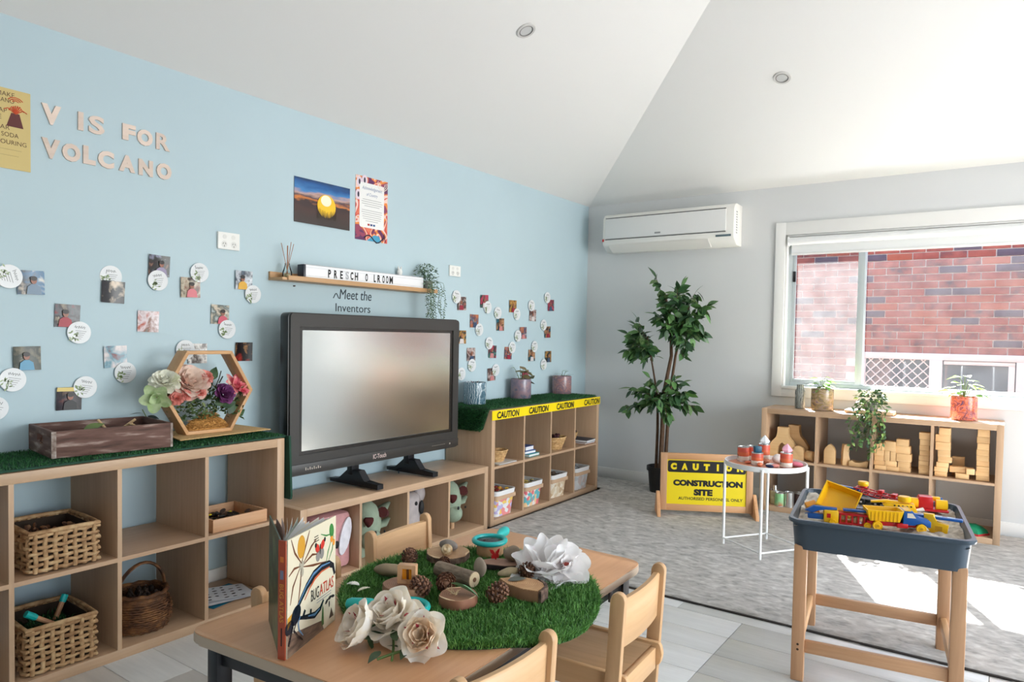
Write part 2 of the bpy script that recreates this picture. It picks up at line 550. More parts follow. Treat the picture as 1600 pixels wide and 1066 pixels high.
# ---- window
wn = struct(link('window_1', None))
ALU = pm('pale_aluminium', (196, 204, 206), .35, .3)
def wpart(name, mat, *boxes, bev=.002):
    m = MB()
    for q in boxes: m.bx(*q, bev)
    return m.done(name, mat, wn)
wpart('architrave', WHITE, (1.645, 1.718, -.02, 0, .826, 2.147))
wpart('architrave', WHITE, (1.718, WX1, -.02, 0, 2.052, 2.147))
wpart('architrave', WHITE, (1.718, WX1, -.02, 0, .826, .893))
wpart('architrave', WHITE, (WX1, WX1+.075, -.02, 0, .826, 2.147))
wpart('window_reveal', WHITE, (WX0, WX0+.012, -.005, .05, WZ0, WZ1), (WX0, WX1, -.005, .05, WZ1-.012, WZ1), (WX1-.012, WX1, -.005, .05, WZ0, WZ1))
wpart('window_sill', WHITE, (WX0, WX1, -.03, .05, WZ0-.008, WZ0+.012))
wpart('window_frame', ALU, (1.73, 1.762, .045, .12, .905, 2.04), (WX1-.03, WX1, .045, .12, .905, 2.04), (1.763, WX1-.031, .045, .12, .905, .935), (1.763, WX1-.031, .045, .12, 2.015, 2.04))
sash = wpart('sliding_sash', ALU, (1.763, 1.785, .05, .072, .936, 2.014), (2.215, 2.262, .05, .072, .936, 2.014), (1.786, 2.214, .05, .072, .936, .962), (1.786, 2.214, .05, .072, 1.99, 2.014))
wpart('fixed_mullion', ALU, (2.236, 2.266, .074, .115, .936, 2.014))
wpart('fixed_mullion', ALU, (3.36, 3.4, .074, .115, .936, 2.014))
MB().bx(1.766, 1.786, .036, .05, 1.70, 1.78, .003).done('latch', BLACK, sash)
MB().bx(1.785, 2.216, .060, .063, .962, 1.99).done('window_pane', dusty('dusty_glass', .008, .96), sash, smooth=0)
MB().bx(2.266, 3.36, .090, .093, .936, 2.014).done('window_pane', dusty('sunstruck_glass', .007, .95), wn, smooth=0)
MB().bx(3.4, WX1-.03, .090, .093, .936, 2.014).done('window_pane', MATS.get('x') or dusty('far_glass', .004, .95), wn, smooth=0)
wpart('screen_frame', ALU, (1.763, 1.775, .1, .112, .936, 2.014), (2.222, 2.236, .1, .112, .936, 2.014), bev=0)
MB().bx(1.775, 2.222, .105, .1055, .936, 2.014).done('fly_screen', dusty('fly_screen_mesh', .017, .82), wn, smooth=0)
# roller blind
rb = thing('roller_blind', 'white roller blind drawn up to the top of the window', 'blind', (0, 0, 0))
BLIND = pm('blind_fabric', (232, 233, 233), .7)
MB().cyl((1.74, -.002, 2.005), (WX1-.02, -.002, 2.005), .03, 20).done('rolled_fabric', BLIND, rb)
MB().bx(1.755, WX1-.03, .022, .024, 1.915, 2.01).done('hanging_fabric', BLIND, rb)
MB().bx(1.755, WX1-.03, .014, .03, 1.9, 1.918, .004).done('bottom_rail', WHITEM, rb)
MB().bx(1.734, 1.742, -.03, .03, 1.97, 2.038, .002).done('bracket', WHITEM, rb)

# ---- the house next door
nw = struct(link('wall_neighbour', None))
MORT = pm('mortar', (214, 206, 200), .95, var=.08, vscale=60)
MB().bx(-2, 7, 2.515, 2.7, -.2, 2.42).done('mortar_backing', MORT, nw)
BR = [ramp_mat('brick_red', [(122, 62, 54), (148, 78, 66), (160, 90, 76)], 9, .85, detail=6, bump=.3),
      ramp_mat('brick_speckled', [(86, 60, 64), (136, 72, 64), (156, 88, 76)], 12, .85, detail=6, bump=.3),
      ramp_mat('brick_orange', [(150, 78, 58), (168, 94, 70)], 9, .85, detail=6, bump=.3),
      ramp_mat('brick_blue', [(76, 68, 80), (98, 84, 94)], 9, .85, detail=6, bump=.3)]
bms = []
for m_ in BR:
    q = MB(); q.box(0, 0, 0, .221, .03, .063, .003); bms.append(q.mesh('brick', m_))
stuffb = [MB() for _ in BR]
r_ = 0
z = -.15
nb = 0
while z < 2.38:
    x = -1.95 + (.1155 if r_ % 2 else 0)
    while x < 6.9:
        inwin = 1.84 < x+.115 < 3.29 and z < 1.13
        k = random.choices([0, 1, 2, 3], [.5, .27, .12, .11])[0]
        if not inwin:
            if .85 < x+.11 < 3.75 and .66 < z < 2.3 and nb < 296:
                link('brick', bms[k], nw, (x+.11, 2.515, z+.032)); nb += 1
            else:
                stuffb[k].box(x+.11, 2.515, z+.032, .221, .03, .063)
        x += .231
    z += .0722; r_ += 1
for q, m_ in zip(stuffb, BR):
    tag(q.done('brick_courses', m_, nw, smooth=0), kind='stuff')
CREAM = pm('cream_frame', (226, 222, 216), .4)
n2 = struct(link('window_2', None))
def npart(name, mat, *bs):
    m = MB()
    for q in bs: m.bx(*q, .004)
    return m.done(name, mat, n2)
npart('window_frame', CREAM, (1.86, 3.27, 2.46, 2.52, 1.085, 1.15), (1.86, 1.93, 2.46, 2.52, .25, 1.085), (3.2, 3.27, 2.46, 2.52, .25, 1.085), (1.86, 3.27, 2.46, 2.52, .2, .25), (2.5, 2.61, 2.45, 2.52, .25, 1.085))
npart('sliding_sash', CREAM, (2.62, 3.19, 2.47, 2.5, 1.045, 1.08), (3.14, 3.19, 2.47, 2.5, .26, 1.045))
DKG = pm('dark_pane', (84, 98, 106), .06, spec=.8)
npart('window_pane', DKG, (1.93, 2.5, 2.505, 2.51, .25, 1.085))
npart('window_pane', DKG, (2.61, 3.2, 2.505, 2.51, .25, 1.085))
gm = MB()
s_ = .094
for k in range(-10, 8):
    for sg in (1, -1):
        x0 = 1.93+k*s_ if sg > 0 else 1.93+(k+10)*s_
        za, zb = .25, 1.085
        h = zb-za
        xa, xb = x0, x0+sg*h*.98
        t0, t1 = 0, 1
        lo, hi = 1.93, 2.5
        if sg > 0:
            t0 = max(0, (lo-xa)/(xb-xa)); t1 = min(1, (hi-xa)/(xb-xa))
        else:
            t0 = max(0, (hi-xa)/(xb-xa)); t1 = min(1, (lo-xa)/(xb-xa))
        if t1 > t0:
            gm.tube([(xa+(xb-xa)*t0, 2.48, za+h*t0), (xa+(xb-xa)*t1, 2.48, za+h*t1)], .0065, 5)
tag(gm.done('security_grille', CREAM, n2), kind='stuff')
struct(MB().bx(-3, 8, .22, 2.6, -.3, -.2).done('path', pm('concrete_path', (98, 98, 88), .9, var=.1, vscale=8)))

# ---- assumed unseen doors for the daylight lamps; the second is added for fill
for nm, x0, x1, y0, y1 in (('door_1', 6.22, 6.3, -4.6, -.9), ('added_door', 6.22, 6.3, -7.3, -5.7)):
    d = struct(link(nm, None))
    m = MB()
    lx, ly = x1-x0, y1-y0
    for i in range(5):
        t = i/4
        if lx < ly: m.bx(x0, x1, y0+t*(ly-.06), y0+t*(ly-.06)+.06, 0, 2.3)
        else: m.bx(x0+t*(lx-.06), x0+t*(lx-.06)+.06, y0, y1, 0, 2.3)
    m.bx(x0, x1, y0, y1, 2.24, 2.3).bx(x0, x1, y0, y1, 0, .06)
    m.done('door_frame', ALU, d)

# ---- downlights
def downlight(loc, rot, label):
    t = thing('downlight', label, 'ceiling light', loc, rot=rot, group='recessed ceiling downlights')
    MB().lathe([(.034, -.001), (.036, -.004), (.05, -.005), (.053, -.002), (.053, .002), (.034, .002)], 28).done('trim_ring', pm('satin_nickel', (206, 204, 200), .35), t)
    MB().lathe([(.0335, .0015), (.033, -.0012), (.026, -.0012), (.001, -.002)], 24).done('lens', pm('frosted_lens', (206, 206, 204), .3), t)
    MB().lathe([(.033, -.0035), (.037, -.0052), (.0385, -.0045), (.0345, -.0025)], 28, cap0=False, cap1=False).done('inner_ring', pm('grey_ring', (128, 126, 124), .4, .5), t)
downlight((1.001, -2.503, 2.852), (0, R(-23.27), 0), 'round recessed downlight in the long slope above the blue wall')
downlight((1.927, -1.051, 2.874), (R(-23.27), 0, 0), 'round recessed downlight in the hip slope above the window wall')

# ---- air conditioner
ac = thing('air_conditioner', 'white split-system air conditioner high on the grey wall beside the window', 'air conditioner', (.255, 0, 1.985))
W_ = 1.125
prof = [(0, .32), (-.13, .322), (-.175, .31), (-.2, .275), (-.203, .065), (-.19, .045), (-.12, .0), (0, .0)]
MB().prism(prof, 0, W_, 'yz', .006).done('body', pm('ac_shell', (238, 236, 230), .35), ac)
MB().bx(.025, W_-.06, -.212, -.2, .105, .275, .004).done('front_panel', pm('ac_panel', (226, 226, 224), .3), ac)
MB().bx(.028, W_-.062, -.2085, -.2, .2765, .282).bx(.028, W_-.062, -.2085, -.2, .097, .103).done('panel_shadow_gap', pm('dark_grey_gap', (96, 96, 96), .6), ac)
MB().prism([(-.204, .052), (-.192, .036), (-.125, -.006), (-.118, .0)], .06, W_-.2, 'yz').done('louvre', pm('ac_louvre', (234, 231, 224), .35), ac)
MB().bx(W_-.14, W_-.02, -.207, -.2, .062, .078, .002).done('display', pm('ac_display', (92, 110, 116), .2), ac)
MB().bx(.48, .53, -.2145, -.211, .122, .135, .001).done('badge', pm('grey_badge', (150, 150, 150), .3, .4), ac)
MB().bx(-.002, .012, -.2055, -.2, .085, .105).done('sticker', RED, ac)
m = MB()
for k in range(9): m.bx(W_-.001, W_+.0015, -.15, -.12, .09+k*.02, .1+k*.02)
tag(m.done('side_vent', pm('vent_grey', (170, 170, 168), .5), ac), kind='stuff')

# ------------------------------------------------------------------ cube shelving
def cube_shelf(label, cols, rows, loc, rz, group='oak veneer cube shelving', sc=(1, 1, 1)):
    W, H, D = .038*2+.335*cols+.016*(cols-1), .038*2+.335*rows+.016*(rows-1), .39
    t = thing('cube_shelf', label, 'shelf', loc, rz, group)
    t.scale = sc
    MB().bx(.038, W-.038, 0, D, H-.038, H, .0015).done('top_panel', OAKX, t)
    MB().bx(.038, W-.038, 0, D, 0, .038, .0015).done('bottom_panel', OAKX, t)
    sp = MB().bx(0, .038, 0, D, 0, H, .0015).mesh('side_panel', OAKZ)
    link('side_panel', sp, t); link('side_panel', sp, t, (W-.038, 0, 0))
    dv = MB().bx(0, .016, .002, D, .038, H-.038).mesh('divider', OAKZ)
    for c in range(1, cols): link('divider', dv, t, (.038+.351*c-.016, 0, 0))
    sh = MB().bx(0, .335, .002, D, 0, .016).mesh('shelf_board', OAKX)
    for r in range(1, rows):
        for c in range(cols): link('shelf_board', sh, t, (.038+.351*c, 0, .038+.351*r-.016))
    return t
SHL = cube_shelf('long oak cube shelf at the left, topped with the wooden crate and hexagon', 4, 2, (.411, -3.5456-1.465, 0), R(90))
SHT = cube_shelf('low single-row oak cube shelf carrying the television', 4, 1, (.423, -1.9991-1.465, 0), R(90))
SHR = cube_shelf('oak cube shelf with yellow caution tape along its top edge', 4, 2, (.40, -1.9388, 0), R(90))
SHB = cube_shelf('oak cube shelf of wooden blocks under the window', 4, 2, (1.674, -.365, .016), 0, sc=(.988, .9, .975))
# ------------------------------------------------------------------ things on the blue wall  (local x = along the wall, z = up, -y = into the room)
def onwall(name, label, cat, y, z, group=None, tilt=0, out=0):
    o = thing(name, label, cat, (out, y, z), group=group)
    o.rotation_euler = Euler((0, 0, R(90)))
    if tilt:
        o.rotation_euler = (Matrix.Rotation(R(90), 4, 'Z') @ Matrix.Rotation(tilt, 4, 'Y')).to_euler()
    return o

# wooden letters
LW_ = wood('letter_plywood', (232, 214, 202), (216, 196, 182), 'X', 10, .6)
LET = [('V', -4.346, 2.09, .07, .078, 'V of the short upper line'), ('I', -4.239, 2.093, .020, .074, 'I of the word IS'), ('S', -4.178, 2.092, .062, .074, 'S of the word IS'),
       ('F', -4.047, 2.094, .055, .068, 'F of the word FOR'), ('O', -3.979, 2.088, .068, .07, 'O of the word FOR'), ('R', -3.899, 2.088, .062, .072, 'R of the word FOR'),
       ('V', -4.348, 1.957, .066, .078, 'V beginning the word VOLCANO'), ('O', -4.274, 1.958, .068, .072, 'first O of the word VOLCANO'), ('L', -4.206, 1.962, .048, .074, 'L of the word VOLCANO'),
       ('C', -4.141, 1.959, .064, .072, 'C of the word VOLCANO'), ('A', -4.055, 1.96, .068, .07, 'A of the word VOLCANO'), ('N', -3.975, 1.958, .062, .07, 'N of the word VOLCANO'), ('O', -3.894, 1.959, .068, .072, 'O ending the word VOLCANO')]
for ch, y, z, wd, ht, ds in LET:
    o = letters('wooden_letter', ch, LW_, None, 0, 0, wd, ht, -.0065, .006, bold=.06 if ch not in 'RS' else .03)
    o.location = (0, y, z); o.rotation_euler = (0, 0, R(90))
    tag(o, 'pale wooden wall letter, the ' + ds, 'letter', 'wooden letters spelling V IS FOR VOLCANO')

# yellow volcano poster
t = onwall('poster', 'yellow handwritten volcano recipe poster at the left edge', 'poster', -4.56, 2.0)
MB().bx(-.142, .142, -.003, -.001, -.15, .15).done('sheet', pm('yellow_card', (208, 186, 122), .6), t)
for s, x1, z, wd, ht in (('MAKE', .089, .128, .058, .0165), ('CANO', .088, .105, .058, .0165), ('AP', .064, .066, .028, .0165), ('E', .046, .04, .01, .0165), ('LAR', .073, .004, .042, .0165), ('G SODA', .102, -.022, .078, .0165), ('OLOURING', .128, -.05, .115, .0165)):
    letters('handwriting', s, pm('brown_marker', (96, 72, 48), .7), t, x1-wd/2, z, wd, ht, -.0035)
m = MB(); m.bx(-.13, .112, -.0034, -.003, -.078, -.0765).bx(-.13, .102, -.0034, -.003, -.1, -.0985)
m.done('pencil_lines', pm('pencil', (176, 156, 104), .7), t)
MB().prism([(.062, .01), (.118, .01), (.105, .062), (.078, .062)], -.0038, -.003).done('volcano_drawing', pm('volcano_paint', (98, 48, 46), .7), t)
m = MB()
for k in range(9):
    a = R(30+k*15); r0 = random.uniform(.02, .034)
    m.tube([(.092, -.004, .06), (.092+r0*cos(a), -.004, .06+r0*sin(a)*1.2), (.092+1.5*r0*cos(a), -.004, .06+.7*r0*sin(a))], .0018, 4)
for k in range(3): m.tube([(.092+(.012+.008*k)*cos(R(q)), -.004, .1+(.01+.006*k)*sin(R(q))) for q in (30, 60, 90, 120, 150)], .0016, 4)
m.done('lava_drawing', pm('lava_paint', (214, 96, 60), .7), t)

# sunset print: flat printed areas
t = onwall('sunset_poster', 'landscape poster of a yellow sun low in a dark blue sky', 'poster', -3.0, 1.958)
SKYG, ntk, bb = newmat('sunset_print')
tc = N(ntk, 'ShaderNodeTexCoord'); sp = N(ntk, 'ShaderNodeSeparateXYZ'); ntk.links.new(tc.outputs['Object'], sp.inputs[0])
no = N(ntk, 'ShaderNodeTexNoise'); no.inputs['Scale'].default_value = 14; no.inputs['Detail'].default_value = 6
mpp = N(ntk, 'ShaderNodeMapping'); mpp.inputs['Scale'].default_value = (.5, 1, 2); ntk.links.new(tc.outputs['Object'], mpp.inputs[0]); ntk.links.new(mpp.outputs[0], no.inputs['Vector'])
ma = N(ntk, 'ShaderNodeMath', operation='MULTIPLY_ADD'); ma.inputs[1].default_value = .09; ntk.links.new(no.outputs['Fac'], ma.inputs[0]); ntk.links.new(sp.outputs['Z'], ma.inputs[2])
mr = N(ntk, 'ShaderNodeMapRange'); mr.inputs['From Min'].default_value = -.08; mr.inputs['From Max'].default_value = .165; ntk.links.new(ma.outputs[0], mr.inputs[0])
cr = N(ntk, 'ShaderNodeValToRGB'); ntk.links.new(mr.outputs[0], cr.inputs[0])
stops = [(0, (58, 52, 50)), (.34, (72, 50, 46)), (.5, (58, 42, 44)), (.54, (214, 128, 58)), (.6, (70, 60, 74)), (.68, (196, 160, 150)), (.76, (64, 130, 190)), (.9, (18, 86, 152)), (1, (20, 60, 104))]
el = cr.color_ramp.elements
while len(el) < len(stops): el.new(.5)
for e_, (p_, c_) in zip(el, stops): e_.position = p_; e_.color = lin(c_)
ntk.links.new(cr.outputs[0], bb.inputs['Base Color']); bb.inputs['Roughness'].default_value = .35
m = MB()
m.sheet(lambda u, v: (-.192+.384*u, -.004-.004*sin(PI*u)*(1-v), -.12+.24*v), 12, 4)
m.sheet(lambda u, v: (-.192+.384*u, -.002-.004*sin(PI*u)*(1-v), -.12+.24*v), 12, 4)
m.done('sheet', SKYG, t, smooth=60)
def disc(m, x, z, rx, rz, y, th=.0006, n=28, M=None):
    return m.prism([(x+rx*cos(2*PI*k/n), z+rz*sin(2*PI*k/n)) for k in range(n)], y, y+th, 'xz', M=M)
disc(MB(), .02, -.01, .064, .064, -.0095).done('printed_sun', pm('print_sun_yellow', (248, 198, 40), .35), t)
disc(MB(), .016, .02, .036, .03, -.0102).done('printed_sun_glow', pm('print_sun_white', (252, 246, 214), .35), t)
m = MB()
for k in range(26): m.prism([(-.045+k*.0052+random.uniform(-.002, .002), -.082), (-.04+k*.0052, -.082), (-.042+k*.0052, -.052+.02*abs(k-13)/13+random.uniform(0, .016))], -.0104, -.0098)
m.done('printed_grass', pm('print_dark_grass', (64, 52, 44), .35), t)

# country poster
t = onwall('acknowledgement_poster', 'portrait poster with a swirling red, orange and purple border and white text panel', 'poster', -2.636, 1.985)
PB = ramp_mat('swirl_print', [(96, 44, 92), (150, 60, 90), (236, 140, 62), (240, 206, 196), (214, 84, 72), (226, 120, 90)], 9, .4, 'noise', 1, 1.2, rnd=False, const=True)
MB().bx(-.128, .128, -.003, -.001, -.186, .186).done('sheet', PB, t)
MB().prism(rrect(.196, .262, .014, 4, 0, .02), -.0038, -.003).done('text_panel', PAPER, t)
letters('heading', 'Acknowledgement', pm('blue_grey_print', (112, 128, 166), .6), t, 0, .118, .16, .026, -.0042, shear=.35)
letters('heading', 'of Country', pm('blue_grey_print', (112, 128, 166), .6), t, 0, .083, .09, .024, -.0042, shear=.35)
m = MB()
for k, wd in enumerate((.15, .168, .16, .12, 0, .16, .164, .15, .15, .14, .1)):
    if wd: m.bx(-wd/2, wd/2, -.0041, -.0037, .053-k*.0125, .0555-k*.0125)
tag(m.done('small_print', GREYTXT, t), kind='stuff')
for k, c in enumerate(((176, 40, 44), (40, 60, 120), (40, 90, 140))):
    MB().bx(-.034+k*.022, -.018+k*.022, -.0042, -.0037, -.097, -.086).done('printed_flag', pm('flag_ink_%d' % k, c, .6), t)
m = MB()
for cx, cz in ((-.1, .15), (-.108, .075), (-.06, .165)):
    disc(m, cx, cz, .022, .03, -.0036)
m.done('printed_petal', pm('pale_lilac_print', (226, 208, 220), .5), t)
m = MB()
for cx, cz in ((-.1, .15), (-.108, .075), (-.06, .165)): disc(m, cx, cz, .007, .016, -.0042)
m.tube([(-.06+.02*k, -.004, -.172+.02*sin(k*.9)) for k in range(9)], .004, 4).tube([(.09, -.004, -.17), (.1, -.004, -.13), (.112, -.004, -.18)], .003, 4)
m.done('printed_outline', pm('print_navy', (44, 44, 66), .5), t)
MB().prism([(-.04+.04*k, -.186) for k in range(4)]+[(.06, -.15), (.02, -.148)], -.0036, -.003).done('printed_pool', pm('print_sky_blue', (70, 160, 196), .5), t)
m = MB()
for rr in (.018, .03, .042): m.tube([(.085+rr*cos(R(a)), -.0035, .16+rr*.8*sin(R(a))) for a in range(150, 391, 24)], .0025, 4)
m.done('printed_arc', pm('print_white', (244, 226, 216), .5), t)

# power outlets
def outlet(y, z, wd, ht, label):
    t = onwall('power_outlet', label, 'power outlet', y, z, 'white double power outlets')
    pw = pm('outlet_white', (238, 238, 234), .35)
    MB().box(0, -.006, 0, wd, .012, ht, .002).done('face_plate', pw, t)
    for s in (-1, 1):
        MB().lathe([(.0105, 0), (.0105, .0012), (.001, .0012)], 14, Matrix.Translation((s*wd*.2, -.012, ht*.24)) @ rotm(PI/2)).done('switch', pm('switch_white', (224, 224, 220), .3), t)
        MB().lathe([(.016, 0), (.016, .0006), (.001, .0006)], 18, Matrix.Translation((s*wd*.22, -.0121, -ht*.2)) @ rotm(PI/2)).done('socket', pm('switch_white', (224, 224, 220), .3), t)
        m = MB()
        m.box(s*wd*.22-.006, -.0129, -ht*.16, .0022, .001, .008, rot=rotm(0, .5)).box(s*wd*.22+.006, -.0129, -ht*.16, .0022, .001, .008, rot=rotm(0, -.5)).box(s*wd*.22, -.0129, -ht*.31, .0022, .001, .008)
        m.done('pin_slots', pm('slot_grey', (70, 70, 70), .6), t)
outlet(-3.576, 1.686, .116, .082, 'white double power outlet above the loose photos, left of the ledge')
outlet(-1.868, 1.688, .116, .072, 'white double power outlet right of the hanging plant')

# photos and name cards
def photo_mat(i, cols, sc=38): return ramp_mat('photo_print_%02d' % i, cols, 20, .3, 'noise', 3, .35, True)
SKIN = pm('print_skin', (150, 96, 76), .4)
PHL = [(-4.42, 1.425, [(232, 226, 214), (70, 120, 160), (90, 96, 104), (210, 196, 180)], (112, 134, 156), 'square photo of a child in grey under a blue screen, beside a white card'),
 (-4.114, 1.407, [(214, 196, 176), (26, 28, 34), (40, 36, 44), (90, 140, 164)], None, 'square dark photo with pale blue highlights hanging under a half-hidden round card'),
 (-3.916, 1.536, [(176, 130, 104), (44, 36, 40), (46, 50, 48), (150, 150, 176)], (150, 140, 170), 'square dark photo topmost of the left cluster, round card over its lower half'),
 (-3.77, 1.449, [(62, 46, 36), (190, 180, 160), (120, 70, 54), (36, 52, 36)], (214, 120, 130), 'square brown photo of a child in pink, round card on its upper right corner'),
 (-3.492, 1.503, [(126, 150, 170), (60, 70, 84), (200, 206, 214), (30, 30, 34)], (222, 170, 60), 'square photo of a smiling child in orange on a grey blue background'),
 (-4.29, 1.3, [(190, 176, 150), (44, 32, 38), (84, 90, 96), (130, 34, 44)], (158, 22, 44), 'square photo of a child in a dark red top'),
 (-3.964, 1.286, [(176, 84, 62), (222, 210, 214), (130, 76, 52), (110, 150, 150)], None, 'square reddish photo with a white loop, no card beside it'),
 (-3.618, 1.329, [(196, 206, 206), (88, 96, 90), (214, 200, 180), (70, 74, 78)], (204, 84, 104), 'square photo of a child in a coral pink top'),
 (-4.434, 1.13, [(206, 196, 170), (56, 60, 48), (36, 48, 40), (110, 104, 84)], (84, 150, 184), 'square garden photo of a child in a light blue top'),
 (-4.104, 1.132, [(236, 232, 230), (216, 206, 206), (120, 160, 176), (130, 60, 60)], None, 'square very pale photo with a card on its lower right corner'),
 (-3.733, 1.142, [(226, 222, 218), (84, 70, 66), (240, 236, 232), (60, 56, 56)], None, 'square black and white looking photo just above the wooden hexagon'),
 (-3.488, 1.148, [(160, 44, 34), (30, 20, 22), (22, 20, 24), (196, 140, 90)], None, 'square near-black photo with red, right of the hexagon top'),
 (-4.286, 0.964, [(90, 70, 60), (34, 30, 36), (52, 44, 54), (110, 66, 60)], (20, 20, 26), 'square dark photo with a yellow strip along its top, above the crate')]
for i, (y, z, cols, shirt, lab) in enumerate(PHL):
    t = onwall('photo_print', lab, 'photo', y, z, 'square photos stuck on the blue wall', random.uniform(-.04, .04), .001+.0004*i % .002)
    m = MB()
    cu = random.uniform(.002, .006)
    f = lambda u, v: (-.047+.094*u, -.001-cu*(2*u-1)**2-.002*v*v, -.0465+.093*v)
    m.sheet(f, 6, 6); m.sheet(lambda u, v: tuple(Vector(f(u, v))+Vector((0, .0008, 0))), 6, 6)
    m.done('print_sheet', photo_mat(i, cols), t, smooth=60)
    if i == 12: MB().bx(-.046, .046, -.0024-cu, -.0018-cu, .03, .046).done('printed_strip', pm('print_yellow_strip', (216, 190, 104), .4), t)
    if shirt:
        x0 = random.uniform(-.008, .014)
        disc(MB(), x0, .008, .0105, .0135, -.0072-cu*.1).done('printed_face', SKIN, t)
        MB().prism([(x0-.026, -.045), (x0+.026, -.045), (x0+.022, -.016), (x0+.008, -.006), (x0-.008, -.006), (x0-.022, -.016)], -.0068-cu*.1, -.0062-cu*.1).done('printed_clothing', pm('print_cloth_%d' % i, shirt, .4), t)
        disc(MB(), x0, .016, .012, .009, -.0076-cu*.1).done('printed_hair', pm('print_hair', (34, 26, 26), .4), t)
CARD = pm('laminated_card', (222, 224, 226), .35)
SPRIG = ramp_mat('sprig_print', [(206, 214, 196), (130, 152, 96), (96, 124, 62)], 60, .3)
PENL = pm('pen_black', (46, 46, 50), .5)
def name_card(y, z, label, small=False, rot=0, out=.008):
    t = onwall('name_card', label, 'card', y, z, 'round white name cards stuck on the blue wall', rot, 0)
    MB().lathe([(.001, 0), (.0445, 0), (.0455, .0004), (.0445, .0012), (.001, .0012)], 36, Matrix.Translation((0, -out, 0)) @ rotm(PI/2)).done('card_disc', CARD, t)
    m = MB()
    for k in range(16):
        a = random.uniform(180, 262); r_ = random.uniform(.012, .036)
        add_leaf(m.b, Matrix.Translation((r_*cos(R(a))-.002, -out-.0016, r_*sin(R(a)))) @ rotm(PI/2) @ rotm(0, 0, random.uniform(0, 6)), .016, .007, 0, 0, 2)
    tag(m.done('printed_sprig', SPRIG, t, smooth=0, recalc=False), kind='stuff')
    m = MB()
    pts = [(-.02+.04*k/14, -out-.0018, .022+.006*sin(k*2.3+y*40)*(1 if k else 2)) for k in range(15)]
    m.tube(pts, .0007, 4)
    for k in range(5): m.bx(-.016+.004*(k % 2), .026-.004*k, -out-.0018, -out-.0015, .006-.008*k, .0072-.008*k)
    tag(m.done('handwriting', PENL if not small else GREYTXT, t), kind='stuff')
CL = [(-4.494, 1.443, 'round white card turned sideways at the left edge, left of the blue-screen photo'), (-4.12, 1.473, 'round white card half hidden behind the top of a dark photo'), (-3.923, 1.47, 'round white card over the lower half of the topmost dark photo'), (-3.726, 1.521, 'round white card on the upper right corner of the brown photo'),
      (-3.44, 1.437, 'round white card left of the ledge, at the corner of the smiling child photo'), (-4.248, 1.233, 'round white card under the dark red top photo'), (-3.582, 1.258, 'round white card under the coral pink top photo'), (-4.483, 1.049, 'round white card under the garden photo'),
      (-4.064, 1.063, 'round white card at the lower right corner of the very pale photo'), (-3.794, 1.16, 'round white card just above the left shoulder of the hexagon'), (-4.225, 1.008, 'round white card on the corner of the yellow-strip photo above the crate'), (-4.542, .943, 'round white card cut off by the left edge above the turf')]
for i, (y, z, lab) in enumerate(CL): name_card(y, z, lab, rot=R(75) if i == 0 else random.uniform(-.2, .2), out=.0005 if i == 1 else .009)
PHR = [(-1.784, 1.47, 'nearest the trailing ledge plant, under its round card'), (-1.527, 1.498, 'with pink figure on green, second of its top row'), (-1.641, 1.352, 'blue and orange, right of the television top corner'), (-1.326, 1.334, 'dark with turquoise top edge, above the middle pot, left of centre'), (-1.166, 1.478, 'dark green, third of the top row above the caution shelf'),
       (-.888, 1.418, 'pale brown, under its round card'), (-.617, 1.51, 'topmost of those near the room corner'), (-1.02, 1.275, 'brown with a red figure, card on its left'), (-.663, 1.287, 'dark red, near the room corner in the middle row'), (-1.779, 1.236, 'partly hidden behind the television side'),
       (-1.672, 1.114, 'grey with white figure, above the marbled pot'), (-1.419, 1.131, 'green with pink figure, card on its upper left'), (-1.218, 1.118, 'brown grey, card on its upper right'), (-.892, 1.097, 'black and white, right of the tall leafy pot plant'), (-.645, 1.083, 'brown, lowest near the room corner'), (-1.426, .962, 'lowest of all, between the two big pots'), (-.982, .93, 'behind the leaves of the middle pot')]
PALS = [[(110, 70, 60), (200, 180, 176), (60, 50, 48), (150, 90, 80)], [(40, 90, 70), (190, 60, 90), (40, 40, 44), (90, 150, 140)], [(80, 120, 160), (190, 110, 60), (60, 70, 100), (200, 180, 170)], [(40, 120, 140), (30, 28, 34), (190, 140, 100), (60, 50, 40)], [(34, 52, 46), (190, 140, 70), (30, 34, 40), (70, 90, 90)]]
for i, (y, z, lab) in enumerate(PHR):
    t = onwall('photo_print', 'small wall photo '+lab, 'photo', y, z, 'small photos above the caution shelf', random.uniform(-.05, .05), .001)
    m = MB(); f = lambda u, v: (-.047+.094*u, -.001-.004*(2*u-1)**2, -.0465+.093*v)
    m.sheet(f, 5, 3); m.sheet(lambda u, v: tuple(Vector(f(u, v))+Vector((0, .0008, 0))), 5, 3)
    m.done('print_sheet', ramp_mat('photo_mix_%d' % (i % 5), PALS[i % 5], 22, .3, 'noise', 3, .4, True), t, smooth=60)
    x0 = random.uniform(-.01, .01)
    disc(MB(), x0, .008, .01, .013, -.0062).done('printed_face', SKIN, t)
    MB().prism([(x0-.024, -.045), (x0+.024, -.045), (x0+.018, -.012), (x0-.018, -.012)], -.006, -.0054).done('printed_clothing', pm('print_shirt_%d' % (i % 4), [(150, 40, 60), (214, 206, 206), (60, 80, 110), (200, 130, 130)][i % 4], .4), t)
